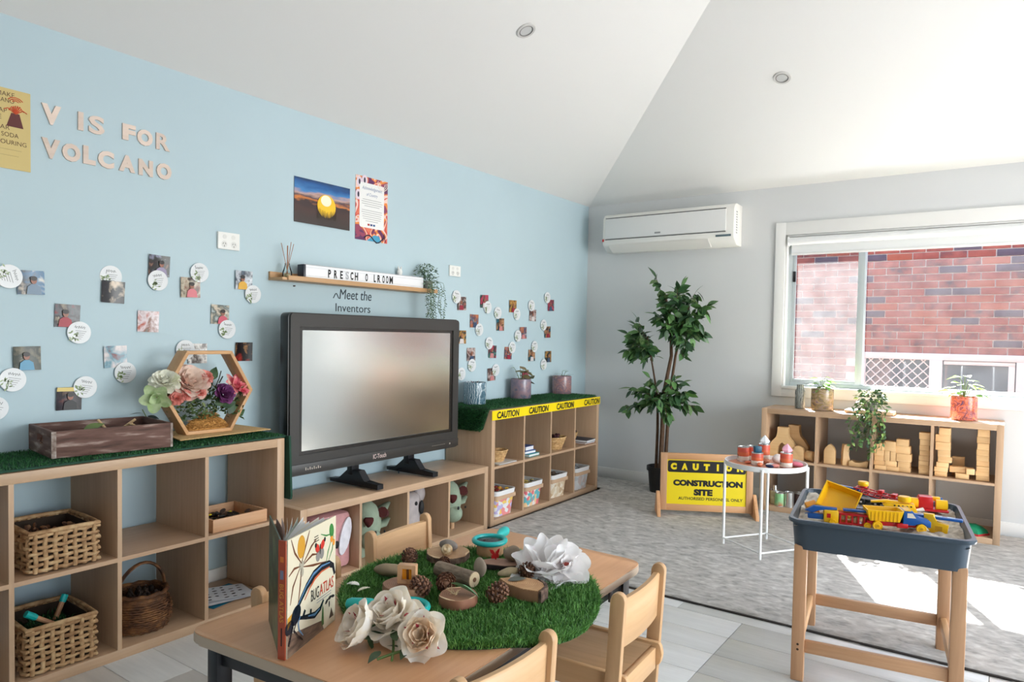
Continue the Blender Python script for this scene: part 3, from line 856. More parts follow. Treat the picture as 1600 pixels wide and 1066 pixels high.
CR_ = [(-1.846, 1.513, 'upper left of the photo nearest the hanging plant'), (-1.488, 1.456, 'at the lower right of the second photo in the top row'), (-1.363, 1.42, 'above the dark turquoise-edged photo'), (-1.584, 1.291, 'below the blue and orange photo'), (-1.114, 1.419, 'below the dark green photo'), (-.912, 1.495, 'above the pale brown photo'), (-.678, 1.571, 'topmost near the room corner'),
       (-1.095, 1.251, 'left of the photo with a red figure'), (-.727, 1.344, 'upper left of the dark red photo'), (-1.663, 1.036, 'below the grey photo above the marbled pot'), (-1.464, 1.194, 'upper left of the green and pink photo'), (-1.169, 1.161, 'upper right of the brown grey photo'), (-.857, 1.168, 'upper right of the black and white photo'), (-.715, 1.02, 'lowest near the room corner'), (-1.376, .994, 'between the two big pots, right of the lowest photo'), (-1.78, .978, 'just beside the television frame above the turf')]
for y, z, lab in CR_: name_card(y, z, 'small round card '+lab, True, random.uniform(-.2, .2))
# decal
t = onwall('wall_decal', 'dark lettering reading Meet the Inventors above the television', 'decal', -2.77, 1.43)
DEC = pm('decal_slate', (44, 58, 68), .6)
letters('lettering', 'Meet the', DEC, t, .018, .042, .245, .056, -.0012, .001, shear=.12)
letters('lettering', 'Inventors', DEC, t, .0, -.035, .265, .046, -.0012, .001)
m = MB(); m.tube([(-.15+.004*k, -.0012, .03+.014*sin(k*.55-1.2)) for k in range(13)], .0025, 5); m.done('flourish', DEC, t)
# nail
tag(MB().cyl((0, -3.189, 1.496), (.012, -3.189, 1.496), .004, 8).done('wall_nail', pm('nail', (90, 80, 74), .4, .7)), 'small dark nail in the blue wall below the ledge', 'nail')

# ---- picture ledge and what stands on it
LED = wood('ledge_oak', (206, 166, 122), (182, 140, 98), 'X', 9, .45)
t = thing('picture_ledge', 'slim oak picture ledge on the blue wall above the television', 'shelf', (0, -3.345, 1.515), R(90))
LL = 1.17
MB().bx(0, LL, -.115, 0, 0, .014, .001).done('shelf_board', LED, t)
MB().bx(0, LL, -.014, 0, .014, .045, .001).done('back_board', LED, t)
MB().bx(.03, LL, -.125, -.113, 0, .024, .001).done('front_lip', LED, t)
lb = thing('light_box', 'long white letter light box on the ledge reading PRESCH O LROOM', 'light box', (.045, -3.2, 1.5293), R(90))
BW = .92
MB().bx(0, BW, -.052, 0, 0, .078, .002).done('case', pm('dark_case', (30, 34, 50), .4), lb)
MB().bx(.012, BW-.004, -.0545, -.051, .005, .0765, .001).done('front_panel', pm('opal_panel', (240, 241, 244), .35), lb)
MB().bx(.004, BW, -.052, 0, .0782, .0792).done('top_face', pm('opal_panel', (240, 241, 244), .35), lb)
m = MB(); m.bx(.012, BW-.004, -.0556, -.0545, .02, .0216).bx(.012, BW-.004, -.0556, -.0545, .062, .0634)
m.done('letter_rail', pm('clear_rail', (214, 216, 220), .2), lb)
for ch, xa, xb in (('P', 462, 478), ('R', 497, 515), ('E', 533, 549), ('S', 566, 586), ('C', 596, 613), ('H', 623, 643), ('O', 690, 706), ('L', 746, 758), ('R', 770, 790), ('O', 803, 819), ('O', 828, 844), ('M', 853, 876)):
    x = .158+((xa+xb)/2-462)/416*.491; wd = (xb-xa)/416*.491
    letters('letter_tile', ch, INK if ch != 'S' else pm('letter_reflection', (176, 178, 184), .3), lb, x, .041, wd, .044, -.0562, bold=.03)  # reflection on the S tile is put into its pale colour
df = thing('reed_diffuser', 'glass reed diffuser with thin brown reeds at the left end of the ledge', 'diffuser', (.06, -3.275, 1.5293))
MB().lathe([(.001, 0), (.024, 0), (.026, .004), (.024, .03), (.016, .055), (.012, .07), (.013, .075), (.010, .075), (.009, .068), (.014, .05), (.021, .028), (.022, .005), (.001, .003)], 20, cap0=False, cap1=False).done('bottle', GLASS, df)
MB().lathe([(.001, .0035), (.0215, .006), (.021, .02), (.001, .02)], 18).done('oil', pm('amber_oil', (176, 160, 120), .15), df)
rm = [(-.045, .01, .175), (-.012, .015, .165), (.008, .02, .185), (.03, .012, .178), (.018, -.02, .17)]
for q in rm:
    MB().cyl((-q[1]*.3, -q[0]*.25, .006), (q[1], q[0], q[2]), .0016, 6).done('reed', pm('reed_brown', (164, 108, 70), .7), df)
fg = thing('figurine', 'tiny white ornament behind the light box on the ledge', 'ornament', (.026, -2.42, 1.5293))
MB().lathe([(.001, 0), (.014, 0), (.012, .03), (.01, .075), (.015, .09), (.018, .105), (.014, .118), (.006, .126), (.001, .128)], 14).done('body', pm('white_ceramic', (236, 234, 230), .25), fg)
MB().ell((0, .012, .128), (.006, .004, .012)).ell((0, -.012, .128), (.006, .004, .012)).done('ears', pm('white_ceramic', (236, 234, 230), .25), fg)
hp = thing('trailing_plant', 'grey-green string plant trailing from the right end of the ledge', 'plant', (.07, -2.225, 1.5293))
MB().lathe([(.001, 0), (.036, 0), (.043, .06), (.040, .06), (.034, .05), (.001, .05)], 18).done('pot', pm('grey_pot', (128, 130, 126), .6), hp)
lm = MB()
for k in range(230):
    a = random.uniform(0, 2*PI); h = random.uniform(0.03, .17); rr = random.uniform(.01, .075)*(1-abs(h-.08)*3.2)
    px = max(-.062, rr*cos(a)); lm_p = (px, rr*1.1*sin(a), h)
    add_leaf(lm.b, aim(lm_p, (px+.001, rr*sin(a), random.uniform(-.03, .05)), random.uniform(-1, 1)), random.uniform(.018, .028), .013, .1, .3, 2)
sm = MB()
for s in range(11):
    x0, y0 = random.uniform(.0, .062), random.uniform(-.085, .09)
    ln = random.uniform(.13, .3) if -.03 < y0 else random.uniform(.2, .3)
    pts = [(x0*.6, y0*.5, .07), (x0+.03, y0*.9, .05)]+[(x0+.036+.004*sin(q*1.7+s), y0+.008*sin(q+s), .03-ln*q/9) for q in range(10)]
    sm.tube(pts, .0011, 4)
    for q in range(30):
        f = q/30; z = .03-ln*f; sd_ = 1 if q % 2 else -1
        add_leaf(lm.b, aim((x0+.036, y0+.008*sin(f*9+s), z), (random.uniform(-.3, .5), sd_, -.5), random.uniform(-1, 1)), .016, .010, .1, .2, 2)
tag(lm.done('foliage', ramp_mat('string_leaf', [(70, 96, 82), (98, 124, 104), (128, 148, 126)], island=True, rough=.5), hp, smooth=0, recalc=False), kind='stuff')
tag(sm.done('trailing_stems', STEM, hp), kind='stuff')

# ------------------------------------------------------------------ television
tv = thing('television', 'large black touch-screen television on two feet on the low shelf', 'television', (.25, -3.395, .535), R(90))
TW, TH = 1.29, .808
TVF = pm('tv_frame', (54, 52, 50), .4)
o_ = rrect(TW, TH, .02, 4, TW/2, TH/2)
i_ = rrect(TW-.11, TH-.165, .003, 4, TW/2, .1+(TH-.165)/2)
MB().ring(o_, i_, 0, .03).done('bezel', TVF, tv)
MB().prism(rrect(TW+.012, TH+.01, .024, 4, TW/2, TH/2), .012, .075, bev=.004).done('housing', pm('tv_housing', (16, 18, 18), .3), tv)
MB().ring(rrect(TW-.108, TH-.163, .003, 4, TW/2, .1+(TH-.165)/2), rrect(TW-.15, TH-.2, .003, 4, TW/2, .1+(TH-.165)/2), .006, .0118).done('inner_border', pm('tv_inner', (34, 32, 30), .25), tv)
m_, ntk, bb = newmat('matte_screen')
bb.inputs['Base Color'].default_value = lin((190, 193, 190)); bb.inputs['Roughness'].default_value = .2; bb.inputs['Metallic'].default_value = 1
MB().bx(.07, TW-.07, .0085, .0105, .115, TH-.08).done('screen', m_, tv)
MB().bx(.0, TW, -.006, .0, .006, .056, .002).done('bottom_bar', TVF, tv)
letters('brand_lettering', 'IC-Touch', pm('pinkish_silver', (206, 184, 178), .35), tv, .60, .03, .1, .026, -.0068, bold=.02)
m = MB()
for k in range(8): m.bx(.09+.013*k, .095+.013*k, -.0075, -.006, .022, .03 if k % 2 else .036)
for k in range(9): m.bx(1.04+.014*k, 1.044+.014*k, -.0075, -.006, .03, .033)
m.bx(1.2, 1.21, -.0075, -.006, .024, .034)
tag(m.done('control_marks', pm('silver_mark', (190, 178, 166), .4), tv), kind='stuff')
for yo in (.455, .895):
    ft = MB()
    ft.prism([(-.165, -.115), (.215, -.115), (.215, -.095), (.14, -.09), (.07, -.03), (-.02, -.03), (-.06, -.085), (-.165, -.088)], yo-.022, yo+.022, 'yz', .003)
    f = ft.done('foot', BLACKM, tv)
    MB().bx(yo-.026, yo+.026, .03, .07, -.06, .06, .003).done('post', BLACKM, f)
MB().tube([(.98, .06, .03), (.97, .09, -.02), (.93, .11, -.07), (.86, .1, -.1), (.83, .07, -.112)], .0035, 8).done('power_cable', BLACK, tv)
# ------------------------------------------------------------------ turf
def blades(name, pts, mat, parent, h=(.010, .018), wd=.0022, frame=None, lean=.55):
    """artificial turf: bent three-triangle blades, one joined part"""
    vs, fs = [], []
    for p in pts:
        a = random.uniform(0, 2*PI); ln = random.uniform(*h); le = random.uniform(.1, lean)*ln
        dx, dy = cos(a), sin(a)
        b_ = random.uniform(0, 2*PI); px, py = cos(b_)*wd/2, sin(b_)*wd/2
        x, y, z = p
        q = [(-px, -py, 0), (px, py, 0), (px*.8+dx*le*.4, py*.8+dy*le*.4, ln*.6), (-px*.8+dx*le*.4, -py*.8+dy*le*.4, ln*.6), (dx*le, dy*le, ln*(1-.25*le/ln))]
        k = len(vs)
        for v in q:
            if frame: v = frame @ Vector(v)
            vs.append((x+v[0], y+v[1], z+v[2]))
        fs += [(k, k+1, k+2, k+3), (k+3, k+2, k+4)]
    me = bpy.data.meshes.new(name); me.from_pydata(vs, [], fs); me.materials.append(mat)
    return tag(link(name, me, parent), kind='stuff')

U = random.uniform
# left shelf mat
t = thing('grass_mat', 'dark green grass mat on the left shelf, one end hanging beside the television', 'grass mat', (0, 0, .765))
m = MB(); m.bx(.03, .405, -5.0, -3.535, .0005, .007)
m.prism([(.03, .007), (.43, .007), (.445, -.27), (.44, -.285), (.1, -.285)], -3.537, -3.526, 'xz')
m.done('backing', pm('turf_backing_deep', (24, 66, 48), .85), t)
pts = [(U(.032, .404), U(-4.85, -3.54), .006) for _ in range(16000)]
blades('turf', pts, GRASSD, t, (.008, .014), .0024)
# right shelf mat
t = thing('grass_mat', 'green artificial grass mat on the caution shelf, flopped over its near end', 'grass mat', (0, 0, .765))
m = MB(); m.bx(.012, .385, -1.95, -.49, .0005, .007)
m.prism([(.012, .005), (.385, .005), (.372, -.03), (.335, -.13), (.32, -.138), (.012, -.15)], -1.956, -1.946, 'xz')
m.done('backing', TURFB, t)
pts = [(U(.014, .386), U(-1.95, -.5), .006) for _ in range(17000)]
blades('turf', pts, GRASSD, t, (.010, .017), .0026)
pts = []
while len(pts) < 5200:
    x, z = U(.012, .384), U(-.145, .004)
    if x < .385+z*.42: pts.append((x, -1.955, z))
fr = Matrix(((1, 0, 0), (0, 0, -1), (0, 1, 0)))
blades('turf_flap', pts, GRASSD, t, (.012, .022), .0026, fr)
# caution tape
t = thing('caution_tape', 'yellow tape printed CAUTION four times along the shelf top edge', 'tape', (.402, -1.9388, .70), R(90))
MB().sheet(lambda u, v: (-.005+1.475*u, -.0025-.002*sin(u*9)**2, .004-.006*(1-u)+.062*v), 40, 2).done('tape_strip', pm('tape_yellow', (248, 216, 16), .35), t, smooth=80)
for x in (.175, .55, .915, 1.33):
    letters('lettering', 'CAUTION', INK, t, x, .034-.006*(1-x/1.465), .255, .046, -.0055, bold=.03, shear=.15)

# ---- pine cone builder (one mesh: core and spiral scales)
CONE = ramp_mat('pine_cone', [(58, 36, 28), (92, 58, 42), (128, 86, 62), (150, 108, 82)], island=True, rough=.7)
def cone_mesh(r=.026, h=.055, n=70):
    m = MB()
    m.ell((0, 0, h*.5), (r*.6, r*.6, h*.46), u=10, v=8)
    for i in range(n):
        tt = i/n; a = i*2.39996
        z = h*(.04+.92*tt); rr = r*sin(PI*(.12+.80*tt))**.75
        d = Vector((cos(a), sin(a), .25+.9*tt))
        M = aim((rr*.45*cos(a), rr*.45*sin(a), z-.003), d)
        w_, l_ = r*.36*(1-.4*tt), rr*.72
        v = [m.b.verts.new(M @ Vector(q)) for q in ((0, -w_*.4, 0), (0, w_*.4, 0), (l_*.8, w_*.75, .0008), (l_*1.05, 0, .0025), (l_*.8, -w_*.75, .0008), (l_*.85, 0, -.0028))]
        for f in ((0, 1, 2, 3), (0, 3, 4), (0, 4, 5), (0, 5, 1), (1, 5, 2), (2, 5, 3), (3, 5, 4)):
            m.b.faces.new([v[q] for q in f])
    return m.mesh('pine_cone', CONE, 30)
CM = [cone_mesh(), cone_mesh(.028, .05, 76), cone_mesh(.024, .052, 64)]
CMS = cone_mesh(.03, .055, 80)
def pine_cone(k, loc, rot, sc, label, group='pine cones on the round turf'):
    return tag(link('pine_cone', CM[k], None, loc, rot), label, 'pine cone', group) if not sc else (lambda o: (setattr(o, 'scale', (sc,)*3), tag(o, label, 'pine cone', group))[1])(link('pine_cone', CM[k], None, loc, rot))

# ---- wooden crate on the left shelf
CRW = ramp_mat('worn_brown_wood', [(70, 48, 40), (96, 66, 56), (110, 80, 70), (168, 146, 136)], 16, .75, detail=8, rnd=True, stretch=(.5, .5, 3), bump=.4)
t = thing('crate', 'worn dark brown wooden crate of natural odds and ends on the turf', 'crate', (.20, -4.247, .779), R(83))
# local x along the shelf (length .41), y toward the wall
LX, LY, H = .42, .30, .098
m = MB(); m.bx(-LX/2, LX/2, -LY/2, -LY/2+.012, 0, H, .002); m.done('side_board', CRW, t)
m = MB(); m.bx(-LX/2, LX/2, LY/2-.012, LY/2, 0, H, .002); m.done('side_board', CRW, t)
for s in (-1, 1):
    m = MB(); x = s*(LX/2-.006)
    m.bx(x-.006, x+.006, -LY/2+.0125, LY/2-.0125, 0, H*.5, .001).bx(x-.006, x+.006, -LY/2+.0125, LY/2-.0125, H*.76, H, .001).bx(x-.006, x+.006, -LY/2+.0125, -.035, H*.5, H*.76).bx(x-.006, x+.006, .035, LY/2-.0125, H*.5, H*.76)
    m.done('end_board', CRW, t)
MB().bx(-LX/2+.012, LX/2-.012, -LY/2+.012, LY/2-.012, .002, .012).done('base_board', CRW, t)
MB().bx(-.004, .004, -LY/2+.0125, LY/2-.0125, .012, H*.8).done('partition', CRW, t)
for xa, xb in ((-LX/2-.0012, -LX/2+.014), (LX/2-.008, LX/2+.0012)): MB().bx(xa, xb, -LY/2-.0012, -LY/2+.001, 0.001, H-.001).done('whitewashed_corner', ramp_mat('worn_whitewash', [(96, 74, 64), (150, 134, 124), (196, 186, 178)], 40, .8, bump=.3), t)
for i, (x, y, k) in enumerate(((.20, -4.40, 0), (.24, -4.365, 1), (.13, -4.35, 2), (.16, -4.28, 0))):
    pine_cone(k, (x, y, .815), (R(70), R(30*i), R(50*i)), 1.15, ('brown pine cone in the left end of the crate', 'brown pine cone beside the green leaf in the crate', 'pine cone at the back of the crate', 'pine cone by the partition of the crate')[i], 'pine cones in the wooden crate')
o = link('fallen_leaf', leaf_mesh('fallen_leaf', pm('dull_green', (104, 122, 68), .6), .075, .55, .1, .1), None, (.235, -4.33, .862), (R(35), R(-20), R(70)))
tag(o, 'flat green leaf lying on the crate contents', 'leaf')
for i, (a, b_) in enumerate((((.26, -4.235, .81), (.20, -4.262, .892)), ((.17, -4.19, .82), (.235, -4.135, .886)), ((.19, -4.10, .83), (.25, -4.16, .872)))):
    tag(MB().tube([a, tuple((Vector(a)+Vector(b_))/2+Vector((0, .004, .003))), b_], [.007, .006, .005], 8).done('stick', pm('pale_twig', (204, 170, 128), .7, var=.2, vscale=40)), ('pale cut stick leaning out of the crate near its middle', 'pale stick crossing the crate to the right', 'short stick at the right of the crate')[i], 'stick', 'sticks in the wooden crate')

# ---- woven mat and hexagon
STRAW = ramp_mat('straw_weave', [(180, 138, 86), (206, 166, 110), (224, 190, 136)], 260, .8, 'noise', 2, 0, False, stretch=(3, .4, 1), bump=.5)
tag(MB().prism([(.305, -3.985), (.285, -3.53), (.02, -3.545), (.04, -3.93)], .787, .792, 'xy', .0015).done('woven_mat', STRAW), 'tan woven straw place mat under the wooden hexagon', 'place mat')
hx = thing('hexagon_planter', 'wooden hexagon frame filled with artificial flowers and straw on the left shelf', 'flower arrangement', (.212, -3.795, .7925), R(88))
S_ = .212; HH = S_*.866
HXW = wood('hexagon_oak', (212, 166, 118), (188, 140, 94), 'X', 10, .5)
for k in range(6):
    a0, a1 = R(60*k), R(60*k+60)
    so_, si = S_, S_-.017
    poly = [(so_*cos(a0), so_*sin(a0)), (so_*cos(a1), so_*sin(a1)), (si*cos(a1), si*sin(a1)), (si*cos(a0), si*sin(a0))]
    MB().prism([(u, v+HH) for u, v in poly], 0, .085, 'xz', .0008).done('frame_board', HXW, hx)
m = MB()
for _ in range(1100):
    r_ = U(0, 1)**.5; a = U(0, 2*PI)
    x = .105*r_*cos(a)+.01; y = .042+.036*r_*sin(a); z = .02+.075*(1-r_**1.6)*U(.55, 1.05)*(1 if x < .06 else .6)
    d = Vector((U(-1, 1), U(-1, 1), U(-.35, .35))).normalized()*U(.008, .018)
    m.tube([Vector((x, y, z))-d, Vector((x, y, z+.003)), Vector((x, y, z))+d], .0011, 3)
m.ell((.01, .042, .018), (.1, .034, .055), u=16, v=8)
tag(m.done('straw', ramp_mat('straw_fibre', [(150, 100, 44), (190, 136, 68), (220, 172, 100)], island=True, rough=.8), hx, smooth=0), kind='stuff')

def petal_sheet(b, M, H, W, cup=.3, bulge=.15, curl=.25, ruf=0, nu=4, nv=4, point=0):
    V = []
    for j in range(nv+1):
        v = j/nv
        wd = W*(sin(PI*min(.88, .16+.62*v)) if not point else sin(PI*(.14+.76*v))**.7)
        row = []
        for i in range(nu+1):
            u = 2*i/nu-1
            y = bulge*H*sin(PI*v*.75)-cup*W*u*u*(.4+.6*v)+curl*H*max(0, v-.6)**2*3+ruf*U(-1, 1)*v*H
            z = H*(v-.12*u*u*v*(1+2*point))
            row.append(b.verts.new(M @ Vector((wd*u, y, z))))
        V.append(row)
    for j in range(nv):
        for i in range(nu):
            b.faces.new((V[j][i], V[j][i+1], V[j+1][i+1], V[j+1][i]))
def bloom(m, M, r, rings, W=.6, cup=.35, ruf=.02, point=0):
    """rings of (count, tilt from upright in degrees, height factor)"""
    for q, (n, tilt, hf) in enumerate(rings):
        for k in range(n):
            a = 2*PI*(k+.37*q)/n+U(-.15, .15)
            T = M @ Matrix.Rotation(a, 4, 'Z') @ Matrix.Translation((0, r*.06*(q+.5), 0)) @ Matrix.Rotation(-R(tilt+U(-6, 6)), 4, 'X')
            petal_sheet(m.b, T, r*hf, r*W*(.55+.45*min(1, q/2)), cup, .12, .25, ruf, point=point)
ROSE = [(3, 2, .75), (4, 12, .85), (5, 28, .95), (6, 50, 1.0), (6, 72, .95)]
FULL = [(5, 5, .7), (7, 20, .85), (8, 42, .95), (9, 66, 1.0), (8, 86, .95)]
def mounted_flower(name, parent, loc, d, r, mat, rings=ROSE, W=.6, **k):
    m = MB()
    bloom(m, Matrix.Translation(loc) @ Vector(d).to_track_quat('Z', 'Y').to_matrix().to_4x4(), r, rings, W, **k)
    return m.done(name, mat, parent, smooth=70, recalc=False)
PEACH = petal_mat('peach_petal', [(238, 214, 198), (246, 226, 212), (240, 196, 184)], 18, .25)
CORAL = petal_mat('coral_petal', [(232, 142, 130), (242, 172, 160)], 18, .25)
PURP = petal_mat('purple_petal', [(84, 34, 82), (120, 56, 112), (150, 86, 140)], 20, .25)
CREAM_P = petal_mat('cream_petal', [(240, 238, 216), (246, 244, 232), (226, 230, 190)], 16, .25)
PINKP = petal_mat('pink_cream_petal', [(212, 74, 100), (236, 130, 140), (240, 224, 196)], 22, .25)
LIME = petal_mat('lime_petal', [(170, 196, 130), (204, 220, 174), (136, 168, 96)], 18, .25)
fl_ = [('white_carnation', (-.205, -.005, .235), (-.35, -.5, .8), .054, CREAM_P, FULL, .5), ('lime_hellebore', (-.245, -.02, .175), (-.55, -.7, -.2), .062, LIME, [(3, 25, .6), (5, 60, 1.0)], .55),
       ('peach_rose', (-.08, .035, .225), (.0, -.75, .6), .076, PEACH, FULL, .6), ('coral_bloom', (-.155, -.005, .165), (-.3, -.8, .3), .026, CORAL, FULL, .5), ('coral_bloom', (-.05, -.012, .185), (.1, -.9, .3), .022, CORAL, FULL, .5), ('coral_bloom', (-.115, -.01, .178), (.1, -.9, .4), .022, CORAL, FULL, .5), ('coral_bloom', (-.01, .03, .25), (.1, -.6, .8), .034, CORAL, FULL, .5),
       ('purple_rose', (.06, -.012, .172), (.1, -.9, .4), .042, PURP, ROSE, .62), ('pink_lily', (.13, .02, .2), (.2, -.7, .6), .062, PINKP, [(3, 25, .8), (6, 60, 1.0)], .42), ('pink_lily', (.165, .01, .185), (.4, -.8, .2), .04, PINKP, [(3, 25, .8), (6, 60, 1.0)], .42)]
for nm, loc, d, r, mt, rg_, W in fl_: mounted_flower(nm, hx, loc, d, r, mt, rg_, W)
HLEAF = ramp_mat('dark_flower_leaf', [(30, 56, 36), (48, 80, 44), (78, 104, 56)], 20, .5)
lme = leaf_mesh('leaf', HLEAF, .075, .62, .12, .15)
for loc, rot, s in (((.02, .03, .235), (R(60), R(-55), R(20)), 1.0), ((.06, .0, .115), (R(80), R(-20), R(-30)), .8), ((.085, -.01, .08), (R(80), R(-60), 0), .85), ((.13, .0, .07), (R(90), R(-20), R(10)), .8), ((.02, .0, .13), (R(80), R(-10), R(-10)), .8)):
    o = link('leaf', lme, hx, loc, rot); o.scale = (s,)*3
m = MB()
for _ in range(520):
    x = U(-.16, .16); z = U(.06, .2)-.25*max(0, abs(x)-.12)
    add_leaf(m.b, aim((x, U(.005, .075), z), (U(-1, 1), U(-1, .2), U(-.2, 1)), U(-2, 2)), U(.018, .034), .013, .1, .3, 2)
tag(m.done('greenery', ramp_mat('mixed_greenery', [(34, 54, 34), (62, 88, 48), (96, 118, 66), (120, 130, 80)], island=True, rough=.6), hx, smooth=0, recalc=False), kind='stuff')
MB().tube([(.045, .035, .2), (.06, .03, .24), (.07, .03, .275)], .0025, 5).tube([(.06, .03, .22), (.078, .03, .25)], .003, 5).tube([(-.2, .01, .19), (-.16, .03, .1), (-.12, .04, .05)], .003, 5).done('stem', pm('dark_stem', (40, 44, 38), .7), hx)
t = thing('leaf_sprig', 'dark two-leaf sprig poking up behind the right end of the crate', 'leaf', (.07, -3.99, .79))
MB().tube([(0, 0, 0), (.0, -.01, .07), (.005, -.035, .115)], .002, 5).done('stem', STEM, t)
dl_ = leaf_mesh('leaf', pm('very_dark_leaf', (22, 34, 28), .5), .05, .6, .1, .1)
link('leaf', dl_, t, (.004, -.035, .1), (0, 0, R(250))); link('leaf', dl_, t, (.004, -.012, .085), (R(20), R(10), R(40)))

# ---- seagrass baskets
SEA = ramp_mat('seagrass', [(146, 108, 72), (182, 144, 102), (208, 176, 132)], 30, .8, rnd=True, bump=.5)
def seagrass(label, loc, rz, wd, dp, ht, rows):
    t = thing('seagrass_basket', label, 'basket', loc, rz, 'open-weave seagrass baskets in the left shelf')
    shade_ = MB(); e = .012
    shade_.bx(-wd/2+e, wd/2-e, e, e+.003, .006, ht-.012).bx(-wd/2+e, wd/2-e, dp-e-.003, dp-e, .006, ht-.012).bx(-wd/2+e, -wd/2+e+.003, e, dp-e, .006, ht-.012).bx(wd/2-e-.003, wd/2-e, e, dp-e, .006, ht-.012).bx(-wd/2+e, wd/2-e, e, dp-e, .002, .008)
    shade_.done('gap_shade_box', pm('basket_gap_shade', (58, 44, 32), .95), t)  # dark inner box colours in the shade behind the open weave
    per = []
    nx, ny = 7, 5
    for i in range(nx): per.append((-wd/2+wd*i/nx, 0, 0, -1))
    for i in range(ny): per.append((wd/2, dp*i/ny, 1, 0))
    for i in range(nx): per.append((wd/2-wd*i/nx, dp, 0, 1))
    for i in range(ny): per.append((-wd/2, dp-dp*i/ny, -1, 0))
    for k in range(rows):
        z = .012+(ht-.03)*k/(rows-1)
        pts = []
        for i, (x, y, nx_, ny_) in enumerate(per):
            x2, y2 = per[(i+1) % len(per)][:2]
            s = 1 if (i+k) % 2 else -1
            pts.append((x+nx_*.002*s, y+ny_*.002*s, z+U(-.002, .002)))
            pts.append(((x+x2)/2+nx_*.006*s, (y+y2)/2+ny_*.006*s, z+U(-.002, .002)))
        MB().tube(pts, [U(.0055, .0078) for _ in pts], 7, True).done('weave_strand', SEA, t, smooth=60)
    sm_ = MB().tube([(0, 0, .004), (.002, -.003, ht*.3), (-.002, .001, ht*.6), (.001, -.003, ht-.008)], [.0085, .0075, .0085, .007], 7).mesh('stake', SEA, 60)
    for i, (x, y, nx_, ny_) in enumerate(per):
        x2, y2 = per[(i+1) % len(per)][:2]
        link('stake', sm_, t, ((x*.5+x2*.5)-(nx_*.002), (y*.5+y2*.5)-(ny_*.002), 0))
    MB().tube([(-wd/2, 0, ht-.006), (0, -.002, ht-.004), (wd/2, 0, ht-.006), (wd/2+.002, dp/2, ht-.004), (wd/2, dp, ht-.006), (0, dp, ht-.004), (-wd/2, dp, ht-.006), (-wd/2-.002, dp/2, ht-.004)], .0085, 8, True).done('rim', SEA, t, smooth=60)
    return t
seagrass('seagrass basket of brown pieces in the upper left cube', (.385, -4.455, .391), R(88), .22, .26, .15, 7)
t = thing('basket_filling', 'brown seed pods heaped in the upper seagrass basket', 'seed pods', (.26, -4.455, .47))
m = MB()
for _ in range(60): m.ell((U(-.1, .1), U(-.085, .085), U(.0, .05)), (U(.008, .016), U(.006, .01), .007), rotm(U(0, 3), U(0, 3), U(0, 3)), 7, 5)
m.done('pods', ramp_mat('seed_pod', [(70, 44, 30), (110, 72, 46), (140, 100, 66)], island=True, rough=.8), t)
t['kind'] = 'stuff'
seagrass('seagrass basket holding turquoise-tipped brushes in the lower left cube', (.392, -4.468, .038), R(88), .22, .26, .17, 8)
for i, (a, b_) in enumerate((((.33, -4.43, .15), (.33, -4.56, .245)), ((.24, -4.44, .14), (.21, -4.385, .235)))):
    t = thing('brush', ('wooden brush with a turquoise end sticking out left of the lower basket', 'short wooden brush with a turquoise end at the back of the lower basket')[i], 'brush', (0, 0, 0), group='brushes in the lower basket')
    A, B = Vector(a), Vector(b_)
    MB().cyl(A, A+(B-A)*.75, .009, 10).done('handle', pm('tan_handle', (188, 138, 100), .5), t)
    MB().tube([A+(B-A)*.75, A+(B-A)*.8, B], [.010, .012, .012], 10).done('end_cap', TEAL, t)
t = thing('turf_scraps', 'green turf scraps in the lower seagrass basket', 'turf', (.26, -4.468, .16)); t['kind'] = 'stuff'
pts = [(U(-.09, .09), U(-.08, .08), U(-.03, .0)) for _ in range(900)]
blades('turf', pts, GRASSD, t, (.015, .03), .004, None, 1.5)
m = MB(); m.ell((0, 0, -.03), (.1, .09, .035)); m.done('mound', TURFB, t)

# ---- round wicker basket with hoop handle
t = thing('wicker_basket', 'dark round wicker basket with a hoop handle in the lower middle cube', 'basket', (.255, -4.125, .038))
WIC = ramp_mat('dark_wicker', [(62, 38, 22), (104, 66, 38), (146, 100, 58)], 26, .7, rnd=True, bump=.4)
m = MB()
for k in range(17):
    z = .006+.0085*k; r_ = .088+.028*sin(PI*min(1, .15+k/19))
    pts = []
    for i in range(44):
        a = 2*PI*i/44
        s = .003*(1 if (i+k) % 2 else -1)
        pts.append(((r_+s)*cos(a), (r_+s)*sin(a), z+U(-.0015, .0015)))
    m.tube(pts, U(.0036, .0048), 5, True)
m.lathe([(.001, .003), (.088, .004), (.11, .07), (.098, .135), (.096, .135), (.107, .07), (.085, .008), (.001, .007)], 30, cap0=False, cap1=False)
tag(m.done('woven_wall', WIC, t, smooth=60), kind='stuff')
pts = []
for i in range(30):
    a = 2*PI*i/30; pts.append((.1*cos(a), .1*sin(a), .147+.003*sin(i*2.1)))
MB().tube(pts, .009, 7, True).done('rim', WIC, t)
pts = [(.02*sin(R(a)*1), -.1*cos(R(a)), .13+.135*sin(R(a))) for a in range(0, 181, 12)]
MB().tube(pts, .0065, 7).tube([(p[0]+.006, p[1], p[2]+.002*sin(i)) for i, p in enumerate(pts)], .005, 6).done('handle', WIC, t)
m = MB()
for _ in range(45):
    a, r_ = U(0, 6.28), U(0, .08)
    m.ell((r_*cos(a), r_*sin(a), .125+U(0, .02)), (.014, .01, .008), rotm(U(0, 3), U(0, 3), 0), 7, 5)
tag(m.done('filling', ramp_mat('dark_pods', [(34, 26, 22), (64, 48, 38)], island=True, rough=.8), t), kind='stuff')

